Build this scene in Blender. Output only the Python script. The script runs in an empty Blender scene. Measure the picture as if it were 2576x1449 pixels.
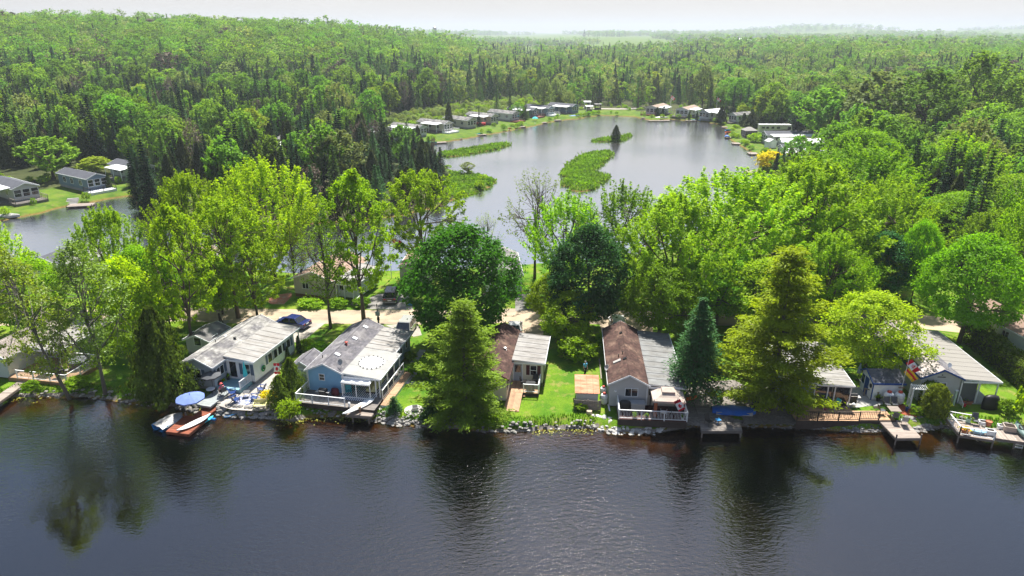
import bpy, math, random
import numpy as np
from mathutils import Vector, Matrix
R = math.radians
sc = bpy.context.scene
col = sc.collection
random.seed(11)

# ------------------------------------------------------------ camera, sky, sun, exposure
PITCH, CAM_Z, FPX = R(20.6), 35.0, 1718.0
cd = bpy.data.cameras.new('camera')
cam = bpy.data.objects.new('camera', cd); col.objects.link(cam)
cam.location = (0, 0, CAM_Z); cam.rotation_euler = (R(90) - PITCH, 0, 0)
cd.sensor_width = 36.0; cd.lens = 36.0 * FPX / 2576.0
cd.clip_start = 0.5; cd.clip_end = 20000
sc.camera = cam
SUN_EL, SUN_AZ = R(60), R(10)
world = bpy.data.worlds.new('World'); sc.world = world; world.use_nodes = True
wn = world.node_tree.nodes; wl = world.node_tree.links
bg = wn['Background']; bg.inputs['Strength'].default_value = 0.071
sky = wn.new('ShaderNodeTexSky'); sky.sky_type = 'NISHITA'; sky.sun_disc = False
sky.sun_elevation = SUN_EL; sky.sun_rotation = SUN_AZ
sky.altitude = 300; sky.air_density = 1.0; sky.dust_density = 1.3; sky.ozone_density = 1.0
# thin white summer veil: strongest at the horizon, gone overhead, the same all round
tcw = wn.new('ShaderNodeTexCoord'); sxw = wn.new('ShaderNodeSeparateXYZ'); wl.new(tcw.outputs['Generated'], sxw.inputs[0])
mrw = wn.new('ShaderNodeMapRange'); mrw.interpolation_type = 'SMOOTHSTEP'
for i_, v_ in (('From Min', .10), ('From Max', .48), ('To Min', .92), ('To Max', .0)): mrw.inputs[i_].default_value = v_
wl.new(sxw.outputs['Z'], mrw.inputs['Value'])
nzw = wn.new('ShaderNodeTexNoise'); nzw.inputs['Scale'].default_value = 3.5; nzw.inputs['Detail'].default_value = 6
mpw = wn.new('ShaderNodeMapping'); mpw.inputs['Scale'].default_value = (1, 1, 4); wl.new(tcw.outputs['Generated'], mpw.inputs[0]); wl.new(mpw.outputs[0], nzw.inputs['Vector'])
mvw = wn.new('ShaderNodeMapRange'); mvw.inputs['From Min'].default_value = .3; mvw.inputs['From Max'].default_value = .7; mvw.inputs['To Min'].default_value = 4.55; mvw.inputs['To Max'].default_value = 5.15; wl.new(nzw.outputs[0], mvw.inputs['Value'])
vcw = wn.new('ShaderNodeVectorMath'); vcw.operation = 'SCALE'; vcw.inputs[0].default_value = (1.0, .925, .868); wl.new(mvw.outputs[0], vcw.inputs['Scale'])
mxw = wn.new('ShaderNodeMix'); mxw.data_type = 'RGBA'; wl.new(mrw.outputs[0], mxw.inputs['Factor']); wl.new(sky.outputs[0], mxw.inputs[6]); wl.new(vcw.outputs[0], mxw.inputs[7])
wl.new(mxw.outputs[2], bg.inputs[0])
sd = bpy.data.lights.new('sun', 'SUN'); sd.energy = 5.0; sd.angle = R(1.8); sd.color = (1, .955, .87)
sun = bpy.data.objects.new('sun', sd); col.objects.link(sun)
sun.rotation_euler = Vector((-math.sin(SUN_AZ) * math.cos(SUN_EL), -math.cos(SUN_AZ) * math.cos(SUN_EL), -math.sin(SUN_EL))).to_track_quat('-Z', 'Y').to_euler()
sc.view_settings.view_transform = 'Standard'; sc.view_settings.look = 'None'
sc.view_settings.exposure = 1.17; sc.view_settings.gamma = 1.0
sc.view_settings.use_curve_mapping = False
sc.render.engine = 'CYCLES'
cy = sc.cycles
cy.max_bounces = 8; cy.diffuse_bounces = 5; cy.glossy_bounces = 3; cy.transmission_bounces = 5
cy.transparent_max_bounces = 8; cy.volume_bounces = 0
cy.sample_clamp_indirect = 6; cy.sample_clamp_direct = 12
cy.caustics_reflective = False; cy.caustics_refractive = False
cy.use_denoising = True
try: cy.denoiser = 'OPENIMAGEDENOISE'
except Exception: pass

# ------------------------------------------------------------ measuring helpers (photograph grid -> point at height z)
LAND = 0.7
def g(px, py, z=LAND):
    dx = (px - 1288) / FPX; dy = (724.5 - py) / FPX
    d = (dx, math.cos(PITCH) + dy * math.sin(PITCH), -math.sin(PITCH) + dy * math.cos(PITCH))
    t = (z - CAM_Z) / d[2]
    return Vector((d[0] * t, d[1] * t, z))
ZT = {1: (0, 603.7, .3612), 2: (402.5, 737.9, .25925), 3: (697.6, 737.9, .25925), 4: (1046.4, 737.9, .25925), 5: (1422, 737.9, .25925),
      6: (1717, 737.9, .25925), 7: (2039.2, 778.1, .27777), 'A': (0, 335.4, .2315), 'B': (912.3, 241.5, .16666), 'C': (1314.8, 228, .19445),
      'D': (1569.7, 228, .20833), 'H': (603.7, 576.9, .1875), 'J': (1261.1, 375.7, .31475), 'K': (1945.4, 402.5, .34251),
      's1': (2240.5, 885.5, .11112), 's2': (2388.1, 1006.2, .09257), 's3': (0, 771.4, .16203), 's4': (483, 925.7, .0926),
      's5': (858.6, 925.7, .10186), 's6': (1542.9, 952.6, .09257), 's7': (1811.2, 1006.2, .10416), 's8': (2146.7, 912.3, .11114)}
def zp(n, x, y):
    a = ZT[n]; return a[0] + x * a[2], a[1] + y * a[2]
def q(n, x, y, z=LAND):
    return g(*zp(n, x, y), z)
def depth_of(p):
    return p[1] * math.cos(PITCH) - (p[2] - CAM_Z) * math.sin(PITCH)
def height_to(p, top_py):
    """height above p at which the sight line at row top_py passes over p"""
    a = PITCH + math.atan((top_py - 724.5) / FPX)
    return CAM_Z - p[1] * math.tan(a) - p[2]

# ------------------------------------------------------------ mesh builder
class MB:
    def __init__(s): s.v = []; s.f = []; s.m = []; s.t = []
    def add(s, vs, fs, mi=0, t=.5, T=None):
        o = len(s.v)
        if T is not None: vs = [tuple(T @ Vector(v)) for v in vs]
        s.v.extend(tuple(v) for v in vs)
        for f in fs: s.f.append([i + o for i in f]); s.m.append(mi); s.t.append(t)
        return s
    def box(s, x0, y0, z0, x1, y1, z1, mi=0, t=.5, T=None):
        v = [(x0, y0, z0), (x1, y0, z0), (x1, y1, z0), (x0, y1, z0), (x0, y0, z1), (x1, y0, z1), (x1, y1, z1), (x0, y1, z1)]
        return s.add(v, [(0, 3, 2, 1), (4, 5, 6, 7), (0, 1, 5, 4), (1, 2, 6, 5), (2, 3, 7, 6), (3, 0, 4, 7)], mi, t, T)
    def cbox(s, c, sz, rz=0, mi=0, t=.5, T=None, rx=0, ry=0):
        X = Matrix.Translation(c) @ Matrix.Rotation(rz, 4, 'Z') @ Matrix.Rotation(ry, 4, 'Y') @ Matrix.Rotation(rx, 4, 'X')
        if T is not None: X = T @ X
        a, b, c2 = sz[0] / 2, sz[1] / 2, sz[2] / 2
        return s.box(-a, -b, -c2, a, b, c2, mi, t, X)
    def bar(s, p, r, w=.05, h=None, mi=0, t=.5, T=None):
        """rectangular bar from p to r"""
        p = Vector(p); r = Vector(r); d = r - p; L = d.length
        if L < 1e-6: return s
        qd = d.to_track_quat('Y', 'Z').to_matrix().to_4x4()
        X = Matrix.Translation(p) @ qd
        if T is not None: X = T @ X
        h = h or w
        return s.box(-w / 2, 0, -h / 2, w / 2, L, h / 2, mi, t, X)
    def tube(s, pts, rs, n=6, mi=0, t=.5, cap=True, T=None):
        pts = [Vector(p) for p in pts]
        if not hasattr(rs, '__len__'): rs = [rs] * len(pts)
        vs = []; fs = []
        for i, p in enumerate(pts):
            d = (pts[min(i + 1, len(pts) - 1)] - pts[max(i - 1, 0)])
            d = d.normalized() if d.length > 1e-9 else Vector((0, 0, 1))
            a = d.orthogonal().normalized() if abs(d.z) < .99 else Vector((1, 0, 0))
            a = (a - d * a.dot(d)).normalized()
            if i and n > 2:
                a2 = pa - d * pa.dot(d)
                if a2.length > 1e-4: a = a2.normalized()
            pa = a; b = d.cross(a)
            for k in range(n):
                an = 2 * math.pi * k / n
                vs.append(p + (a * math.cos(an) + b * math.sin(an)) * rs[i])
        for i in range(len(pts) - 1):
            for k in range(n):
                fs.append((i * n + k, i * n + (k + 1) % n, (i + 1) * n + (k + 1) % n, (i + 1) * n + k))
        if cap:
            fs.append(tuple(range(n))[::-1]); fs.append(tuple((len(pts) - 1) * n + k for k in range(n)))
        return s.add(vs, fs, mi, t, T)
    def lathe(s, c, prof, n=12, mi=0, t=.5, T=None):
        c = Vector(c); vs = []; fs = []
        for r, z in prof:
            for k in range(n):
                a = 2 * math.pi * k / n; vs.append((c.x + r * math.cos(a), c.y + r * math.sin(a), c.z + z))
        for i in range(len(prof) - 1):
            for k in range(n): fs.append((i * n + k, i * n + (k + 1) % n, (i + 1) * n + (k + 1) % n, (i + 1) * n + k))
        fs.append(tuple(range(n))[::-1]); fs.append(tuple((len(prof) - 1) * n + k for k in range(n)))
        return s.add(vs, fs, mi, t, T)
    def prism(s, poly, z0, z1, mi=0, t=.5, T=None):
        n = len(poly)
        if sum(poly[i][0] * poly[(i + 1) % n][1] - poly[(i + 1) % n][0] * poly[i][1] for i in range(n)) < 0: poly = poly[::-1]
        vs = [(p[0], p[1], z0) for p in poly] + [(p[0], p[1], z1) for p in poly]
        fs = [tuple(range(n))[::-1], tuple(range(n, 2 * n))] + [(i, (i + 1) % n, n + (i + 1) % n, n + i) for i in range(n)]
        return s.add(vs, fs, mi, t, T)
    def slab(s, a, b, c, d, th, mi=0, t=.5, T=None):
        """a b c d = top corners counter-clockwise seen from above; th = thickness down"""
        P = [Vector(p) for p in (a, b, c, d)]
        vs = P + [p - Vector((0, 0, th)) for p in P]
        return s.add(vs, [(0, 1, 2, 3), (7, 6, 5, 4), (0, 4, 5, 1), (1, 5, 6, 2), (2, 6, 7, 3), (3, 7, 4, 0)], mi, t, T)
    def mesh(s, name, mats, smooth=False):
        me = bpy.data.meshes.new(name)
        me.from_pydata(s.v, [], s.f)
        if not isinstance(mats, (list, tuple)): mats = [mats]
        for m in mats: me.materials.append(m)
        if len(mats) > 1: me.polygons.foreach_set('material_index', s.m)
        if any(t != .5 for t in s.t):
            at = me.attributes.new('tint', 'FLOAT', 'FACE'); at.data.foreach_set('value', s.t)
        if smooth: me.polygons.foreach_set('use_smooth', [True] * len(s.f))
        me.update(); return me
def link(name, data, parent=None, loc=None, rz=0, kind=None, scale=None):
    o = bpy.data.objects.new(name, data); col.objects.link(o)
    if parent is not None: o.parent = parent
    if loc is not None: o.location = loc
    if rz: o.rotation_euler = (0, 0, rz)
    if scale is not None: o.scale = scale if hasattr(scale, '__len__') else (scale,) * 3
    if kind: o['kind'] = kind
    return o
def obj(name, mb, mats, parent=None, loc=None, rz=0, smooth=False, kind=None):
    return link(name, mb.mesh(name, mats, smooth), parent, loc, rz, kind)
def tag(o, label=None, cat=None, group=None, kind=None):
    if label: o['label'] = label
    if cat: o['category'] = cat
    if group: o['group'] = group
    if kind: o['kind'] = kind
    return o
def thing(name, label, cat, loc=(0, 0, 0), rz=0, group=None):
    return tag(link(name, None, None, loc, rz), label, cat, group)
def solo(name, mb, mats, label, cat, loc=None, rz=0, group=None, smooth=False, kind=None):
    return tag(obj(name, mb, mats, None, loc, rz, smooth, kind), label, cat, group)
CH = {}
def copy_tree(o, parent=None, loc=None, rz=None, label=None, scale=None, group=None):
    c = o.copy(); col.objects.link(c)
    if parent is not None: c.parent = parent
    if loc is not None: c.location = loc
    if rz is not None: c.rotation_euler = (0, 0, rz)
    if scale is not None: c.scale = scale if hasattr(scale, '__len__') else (scale,) * 3
    if label: c['label'] = label
    if group: c['group'] = group
    for ch in list(o.children): copy_tree(ch, c)
    return c
def face(f, off):
    """local frame on a wall: u along it (left to right seen from outside), y outward, z up"""
    a = {'F': Matrix.Rotation(0, 4, 'Z'), 'R': Matrix.Rotation(R(90), 4, 'Z'), 'L': Matrix.Rotation(R(-90), 4, 'Z'), 'B': Matrix.Rotation(R(180), 4, 'Z')}[f]
    o = {'F': (0, off, 0), 'R': (off, 0, 0), 'L': (off, 0, 0), 'B': (0, off, 0)}[f]
    return Matrix.Translation(o) @ a

# ------------------------------------------------------------ materials
def nd(nt, t, **k):
    n = nt.nodes.new(t)
    for a, b in k.items():
        if a in n.inputs: n.inputs[a].default_value = b
        else: setattr(n, a, b)
    return n
def ramp01(nt, fac, a, b, lo=0., hi=1.):
    n = nd(nt, 'ShaderNodeMapRange'); n.inputs['From Min'].default_value = lo; n.inputs['From Max'].default_value = hi
    n.inputs['To Min'].default_value = a; n.inputs['To Max'].default_value = b
    nt.links.new(fac, n.inputs['Value']); return n.outputs[0]
def mulcol(nt, c, f):
    n = nd(nt, 'ShaderNodeVectorMath', operation='SCALE'); nt.links.new(c, n.inputs[0]); nt.links.new(f, n.inputs['Scale']); return n.outputs[0]
def mixc(nt, fac, a, b):
    n = nd(nt, 'ShaderNodeMix', data_type='RGBA'); nt.links.new(fac, n.inputs['Factor'])
    for i, x in ((6, a), (7, b)):
        if isinstance(x, tuple): n.inputs[i].default_value = (*x, 1)
        else: nt.links.new(x, n.inputs[i])
    return n.outputs[2]
def noise(nt, vec, scale, detail=4., rough=.55):
    n = nd(nt, 'ShaderNodeTexNoise', Scale=scale, Detail=detail, Roughness=rough)
    nt.links.new(vec, n.inputs['Vector']); return n.outputs[0]
def mapped(nt, kind='Object', stretch=(1, 1, 1)):
    tc = nd(nt, 'ShaderNodeTexCoord'); mp = nd(nt, 'ShaderNodeMapping'); mp.inputs['Scale'].default_value = stretch
    nt.links.new(tc.outputs[kind], mp.inputs[0]); return mp.outputs[0]
def M(name, c, rough=.7, var=.12, scale=2., bump=0., bscale=25., metal=0., spec=.3, tint=0., orand=0., stretch=(1, 1, 1), c2=None, c2lo=.45, c2hi=.6, c2scale=1., c2stretch=(1, 1, 1)):
    m = bpy.data.materials.new(name); m.use_nodes = True; nt = m.node_tree
    p = nt.nodes['Principled BSDF']; p.inputs['Roughness'].default_value = rough; p.inputs['Metallic'].default_value = metal
    p.inputs['Specular IOR Level'].default_value = spec
    rgb = nd(nt, 'ShaderNodeRGB'); rgb.outputs[0].default_value = (*c, 1); out = rgb.outputs[0]
    vec = mapped(nt, 'Object', stretch)
    if c2 is not None:
        v2 = mapped(nt, 'Object', c2stretch)
        f = ramp01(nt, noise(nt, v2, c2scale, 5.), 0, 1, c2lo, c2hi); out = mixc(nt, f, out, c2)
    if var: out = mulcol(nt, out, ramp01(nt, noise(nt, vec, scale), 1 - 2 * var, 1 + 2 * var, .2, .8))
    if tint:
        a = nd(nt, 'ShaderNodeAttribute'); a.attribute_name = 'tint'; out = mulcol(nt, out, ramp01(nt, a.outputs['Fac'], 1 - tint, 1 + tint))
    if orand:
        a = nd(nt, 'ShaderNodeObjectInfo'); out = mulcol(nt, out, ramp01(nt, a.outputs['Random'], 1 - orand, 1 + orand))
    nt.links.new(out, p.inputs['Base Color'])
    if bump:
        b = nd(nt, 'ShaderNodeBump', Strength=1.0, Distance=bump); nt.links.new(noise(nt, vec, bscale, 3.), b.inputs['Height'])
        nt.links.new(b.outputs[0], p.inputs['Normal'])
    return m
def siding(name, c, step=.11, vertical=False):
    m = M(name, c, .55, .05, .7); nt = m.node_tree; p = nt.nodes['Principled BSDF']
    w = nd(nt, 'ShaderNodeTexWave', wave_type='BANDS', bands_direction='X' if vertical else 'Z', wave_profile='SAW', Scale=.31416 / step)
    nt.links.new(mapped(nt), w.inputs[0]); b = nd(nt, 'ShaderNodeBump', Strength=.6, Distance=.012); nt.links.new(w.outputs['Fac'], b.inputs['Height'])
    nt.links.new(b.outputs[0], p.inputs['Normal']); return m
def leafmat(name, c, trans=.38, hue=.018, val=.28, gloss=.008, yellow=1.2, tintv=.58):
    m = bpy.data.materials.new(name); m.use_nodes = True; nt = m.node_tree
    for n in list(nt.nodes):
        if n.type != 'OUTPUT_MATERIAL': nt.nodes.remove(n)
    out = nt.nodes['Material Output']
    oi = nd(nt, 'ShaderNodeObjectInfo'); at = nd(nt, 'ShaderNodeAttribute'); at.attribute_name = 'tint'
    hs = nd(nt, 'ShaderNodeHueSaturation'); hs.inputs['Color'].default_value = (*c, 1)
    nt.links.new(ramp01(nt, oi.outputs['Random'], .5 - hue, .5 + hue), hs.inputs['Hue'])
    w = nd(nt, 'ShaderNodeTexWhiteNoise', noise_dimensions='1D'); nt.links.new(oi.outputs['Random'], w.inputs['W'])
    nt.links.new(ramp01(nt, w.outputs[0], 1 - val, 1 + val), hs.inputs['Value'])
    c1 = mulcol(nt, hs.outputs[0], ramp01(nt, at.outputs['Fac'], 1 - tintv, 1 + tintv))
    tr = nd(nt, 'ShaderNodeVectorMath', operation='MULTIPLY'); nt.links.new(c1, tr.inputs[0]); tr.inputs[1].default_value = (yellow, 1.15, .55)
    d = nd(nt, 'ShaderNodeBsdfDiffuse'); nt.links.new(c1, d.inputs[0])
    t = nd(nt, 'ShaderNodeBsdfTranslucent'); nt.links.new(tr.outputs[0], t.inputs[0])
    mx = nd(nt, 'ShaderNodeMixShader'); mx.inputs[0].default_value = trans; nt.links.new(d.outputs[0], mx.inputs[1]); nt.links.new(t.outputs[0], mx.inputs[2])
    gl = nd(nt, 'ShaderNodeBsdfGlossy', Roughness=.5); gl.inputs[0].default_value = (.9, .95, .9, 1)
    m2 = nd(nt, 'ShaderNodeMixShader'); m2.inputs[0].default_value = gloss; nt.links.new(mx.outputs[0], m2.inputs[1]); nt.links.new(gl.outputs[0], m2.inputs[2])
    nt.links.new(m2.outputs[0], out.inputs[0]); return m

m_white = M('white_paint', (.78, .79, .8), .5, .05, 1.5)
m_trim = M('white_trim', (.74, .76, .78), .45, .04)
m_black = M('black_plastic', (.018, .018, .02), .45, .1)
m_dark = M('dark_metal', (.035, .037, .04), .4, .1, metal=.6)
m_glass = M('dark_window_glass', (.012, .016, .022), .06, 0, spec=.9)
m_grey = M('grey_plastic', (.33, .34, .35), .5, .06)
m_greyd = M('charcoal_fabric', (.09, .095, .105), .8, .1)
m_steel = M('galvanised_steel', (.5, .5, .5), .4, .08, metal=.7)
m_bark = M('bark', (.105, .085, .065), .9, .25, 3., bump=.03, bscale=9., stretch=(3, 3, .6))
m_barkg = M('pale_grey_bark', (.2, .185, .16), .9, .25, 3., bump=.02, bscale=9., stretch=(3, 3, .6))
m_wood = M('weathered_wood', (.30, .25, .215), .85, .12, 2., tint=.22, stretch=(1, 6, 1))
m_woodw = M('warm_deck_wood', (.40, .25, .15), .8, .14, 2., tint=.2)
m_woodr = M('red_stained_wood', (.22, .062, .03), .6, .15, 2., tint=.22)
m_woodm = M('dark_red_deck_wood', (.065, .026, .022), .7, .15, 2., tint=.22)
m_woodd = M('dark_brown_wood', (.075, .058, .05), .8, .15, 2., tint=.25)
m_woodg = M('grey_deck_wood', (.19, .17, .155), .85, .15, 1.5, tint=.2)
m_deckb = M('pale_blue_deck_paint', (.22, .40, .46), .55, .08, 1.5, tint=.1)
m_deckp = M('pale_grey_deck_paint', (.29, .32, .325), .6, .08, 1.5, tint=.1)
m_conc = M('concrete', (.36, .35, .33), .9, .12, 1.2, bump=.01)
m_stone = M('field_stone', (.36, .345, .32), .85, .2, 6., orand=.38, tint=.35, bump=.01)
m_stonew = M('pale_limestone', (.58, .57, .54), .85, .15, 6., orand=.28, tint=.3, bump=.01)
m_stoneg = M('grey_rubble', (.25, .245, .24), .9, .2, 6., orand=.35, tint=.4)
m_blue = M('navy_blue_plastic', (.02, .055, .20), .45, .08)
m_blueu = M('periwinkle_canvas', (.135, .20, .46), .8, .07, 3., tint=.12)
m_turq = M('turquoise_canvas', (.06, .55, .62), .75, .08)
m_teal = M('teal_plastic', (.05, .30, .36), .5, .08)
m_sky = M('bright_blue_plastic', (.02, .23, .55), .4, .06)
m_tarpb = M('blue_tarpaulin', (.012, .10, .42), .55, .14, 1.5, bump=.04, bscale=2.5)
m_tarps = M('silver_tarpaulin', (.36, .355, .34), .4, .2, 2., bump=.08, bscale=2.2, metal=.2)
m_yel = M('pale_yellow_paint', (.70, .66, .30), .5, .06)
m_red = M('red_plastic', (.52, .015, .02), .5, .06)
m_redcap = M('red_painted_steel', (.42, .05, .03), .5, .1)
m_orange = M('orange_plastic', (.62, .13, .015), .45, .08)
m_terra = M('terracotta', (.40, .16, .085), .85, .12)
m_beige = M('beige_canvas', (.42, .35, .30), .85, .1, 2.)
m_soil = M('potting_soil', (.035, .025, .018), .95, .2)
m_green = M('green_plastic', (.01, .22, .08), .5, .1)
m_skin = M('skin', (.58, .33, .24), .55, .05)
m_pink = M('pink_cloth', (.62, .10, .20), .85, .06)
m_coral = M('coral_hat', (.68, .13, .12), .85, .06)
m_navy = M('navy_cloth', (.02, .022, .035), .9, .1)
m_cyan = M('light_blue_cloth', (.12, .42, .62), .85, .06)
m_hair = M('grey_hair', (.25, .22, .2), .8, .1)
m_metalroof = M('white_metal_roofing', (.27, .26, .25), .5, .1, 1.5, c2=(.16, .135, .11), c2lo=.46, c2hi=.8, c2scale=1.3, c2stretch=(.35, 1.8, 1))
m_metalroof2 = M('weathered_white_metal_roofing', (.25, .24, .23), .55, .1, 1.5, c2=(.12, .105, .09), c2lo=.42, c2hi=.75, c2scale=1.1, c2stretch=(.35, 1.6, 1))
m_metalroofd = M('stained_grey_metal_roofing', (.165, .17, .172), .6, .14, 1.5, c2=(.12, .115, .105), c2lo=.4, c2hi=.72, c2scale=1.2, c2stretch=(.5, 1.4, 1))
m_taupe = M('taupe_metal_roofing', (.235, .22, .2), .55, .06, 1.2, stretch=(.3, 2, 1))
m_membrane = M('white_roof_membrane', (.27, .27, .26), .6, .08, .8, c2=(.2, .185, .165), c2lo=.55, c2hi=.85, c2scale=.6)
m_shg = M('grey_asphalt_shingle', (.155, .15, .155), .9, .12, .9, tint=.28, c2=(.33, .32, .30), c2lo=.42, c2hi=.6, c2scale=.8)
m_shb = M('charcoal_asphalt_shingle', (.125, .12, .135), .9, .1, .8, tint=.25, c2=(.2, .19, .195), c2lo=.45, c2hi=.65, c2scale=.6)
m_shbr = M('brown_asphalt_shingle', (.062, .032, .026), .9, .12, .8, tint=.35, c2=(.15, .095, .07), c2lo=.48, c2hi=.7, c2scale=.7)
m_shbr2 = M('faded_brown_asphalt_shingle', (.32, .215, .17), .9, .12, .8, tint=.22)
m_shdrab = M('drab_asphalt_shingle', (.26, .225, .2), .9, .12, .8, tint=.22)
m_shtan = M('tan_asphalt_shingle', (.34, .26, .2), .9, .1, .8, tint=.15)
m_shgd = M('dark_grey_asphalt_shingle', (.10, .105, .125), .9, .1, .8, tint=.2)
m_tile = M('pinkish_metal_roof_tile', (.38, .32, .31), .5, .08, 1.5, tint=.25)
m_tiled = M('worn_dark_roof_tile', (.06, .065, .09), .5, .08)
m_sblue = siding('sky_blue_shingle_siding', (.22, .44, .66))
m_sgb = siding('grey_blue_siding', (.36, .41, .48))
m_swhite = siding('white_siding', (.66, .69, .71))
m_scream = siding('cream_siding', (.66, .62, .50))
m_sbeige = siding('beige_siding', (.47, .44, .39))
m_sgrey = siding('pale_grey_siding', (.46, .47, .48))
m_steal = siding('slate_blue_siding', (.20, .27, .32))
m_sgreen = siding('pale_green_siding', (.50, .58, .54))
m_sbd = siding('denim_blue_siding', (.13, .19, .27))
m_burg = M('burgundy_shutter_paint', (.07, .012, .018), .5, .05)
m_shut = M('slate_shutter_paint', (.09, .13, .19), .5, .05)
m_shblue = M('royal_blue_paint', (.012, .06, .25), .5, .08)
m_doorg = M('grey_door_paint', (.36, .40, .46), .45, .04)
m_brick = M('brown_brick', (.17, .095, .07), .9, .2, 5.)
m_skirt = M('grey_skirting', (.25, .25, .26), .7, .08)
m_rust = M('rusty_roof_sheet', (.50, .25, .13), .6, .1, 1., c2=(.46, .10, .025), c2lo=.36, c2hi=.6, c2scale=1.2, c2stretch=(.6, 1.6, 1))
m_carblack = M('black_car_paint', (.012, .013, .018), .18, 0, spec=.7)
m_carblue = M('dark_blue_car_paint', (.012, .02, .11), .18, 0, spec=.7)
m_carsilver = M('silver_car_paint', (.5, .5, .48), .25, 0, metal=.5, spec=.6)
m_tyre = M('tyre_rubber', (.015, .015, .015), .9, 0)
m_tail = M('red_lamp_glass', (.4, .02, .02), .2, 0)
m_lamp = M('clear_lamp_glass', (.7, .72, .75), .1, 0)
m_flagr = M('red_flag_cloth', (.58, .01, .03), .8, .04)
m_flagw = M('white_flag_cloth', (.8, .8, .8), .8, .03)
m_flagy = M('yellow_flag_cloth', (.75, .48, .02), .8, .04)
# foliage
L_dark = leafmat('dark_maple_leaf', (.070, .205, .008), .5)
L_dark2 = leafmat('deep_blue_green_leaf', (.034, .135, .036), .42)
L_mid = leafmat('mid_green_leaf', (.185, .335, .006), .58)
L_light = leafmat('fresh_light_green_leaf', (.245, .395, .005), .6)
L_lime = leafmat('yellow_green_leaf', (.23, .37, .006), .55, hue=.006, val=.15)
L_yel = leafmat('golden_green_leaf', (.27, .345, .010), .5)
L_olive = leafmat('olive_leaf', (.18, .29, .014), .5)
L_poplar = leafmat('poplar_leaf', (.165, .265, .022), .5, gloss=.03)
L_pine = leafmat('white_pine_needle', (.165, .275, .022), .46, tintv=.55, hue=.006, val=.05)
L_pineg = leafmat('golden_pine_needle', (.225, .315, .010), .5, tintv=.6, hue=.006, val=.05)
L_spruce = leafmat('blue_spruce_needle', (.062, .155, .05), .34, tintv=.4)
L_spr2 = leafmat('dark_spruce_needle', (.022, .058, .026), .2, tintv=.5)
L_cedar = leafmat('cedar_spray', (.115, .18, .018), .42, tintv=.5)
L_cedard = leafmat('dull_cedar_spray', (.07, .095, .03), .3, tintv=.45)
L_tam = leafmat('tamarack_needle', (.085, .18, .042), .42)
L_greyg = leafmat('silvery_willow_leaf', (.20, .27, .085), .46)
L_bare = leafmat('bare_twig', (.13, .105, .08), .1, hue=.01)
L_brown = leafmat('russet_bud', (.19, .10, .045), .3)
L_gold = leafmat('golden_forsythia', (.60, .52, .010), .4, hue=.0, val=.1)
L_grass = leafmat('marsh_grass_blade', (.15, .31, .018), .5, hue=.01)
L_hedge = leafmat('clipped_hedge_leaf', (.16, .22, .018), .42)
L_hedged = leafmat('dark_hedge_leaf', (.040, .085, .018), .3)
F_maple = leafmat('woodland_maple_leaf', (.125, .255, .022), .5)
F_light = leafmat('woodland_light_leaf', (.15, .285, .024), .5)
F_lime = leafmat('woodland_lime_leaf', (.21, .30, .02), .5)
F_pop = leafmat('tall_poplar_leaf', (.15, .27, .024), .5)
L_lily = leafmat('lily_pad', (.32, .34, .06), .2)

# ------------------------------------------------------------ trees
def leaf_mesh(name, C, N, S, mat, tint, asp=1.7, axis=None):
    """one small bent diamond per leaf"""
    C = np.asarray(C, float); N = np.asarray(N, float); n = len(C)
    N = N / (np.linalg.norm(N, axis=1, keepdims=True) + 1e-9)
    if axis is None: axis = RNG.normal(size=(n, 3))
    T = axis - N * np.sum(axis * N, axis=1, keepdims=True); T /= (np.linalg.norm(T, axis=1, keepdims=True) + 1e-9)
    B = np.cross(N, T); S = np.asarray(S)[:, None] * .5
    V = np.empty((n, 4, 3)); V[:, 0] = C - T * S - N * S * .3; V[:, 1] = C - B * S / asp; V[:, 2] = C + T * S - N * S * .3; V[:, 3] = C + B * S / asp
    me = bpy.data.meshes.new(name); me.vertices.add(n * 4); me.vertices.foreach_set('co', V.ravel())
    me.loops.add(n * 4); me.loops.foreach_set('vertex_index', np.arange(n * 4, dtype=np.int32))
    me.polygons.add(n); me.polygons.foreach_set('loop_start', np.arange(0, n * 4, 4, dtype=np.int32))
    at = me.attributes.new('tint', 'FLOAT', 'FACE'); at.data.foreach_set('value', np.clip(tint, 0, 1).astype(np.float32))
    me.materials.append(mat); me.update(calc_edges=True); me.validate(); return me
RNG = np.random.default_rng(5)
def unit(n):
    d = RNG.normal(size=(n, 3)); return d / np.linalg.norm(d, axis=1, keepdims=True)
def profile(shape, t):
    t = np.clip(t, 0, 1)
    if shape == 'round': return np.sin(np.pi * np.clip(t, .02, .98) ** .85) ** .55
    if shape == 'vase': return np.clip(t * 2.2, .15, 1) ** .7 * np.clip((1 - t) * 2.6, 0, 1) ** .5
    if shape == 'oval': return np.sin(np.pi * np.clip(t, .02, .98) ** .75) ** .7
    return np.sin(np.pi * t)
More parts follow.
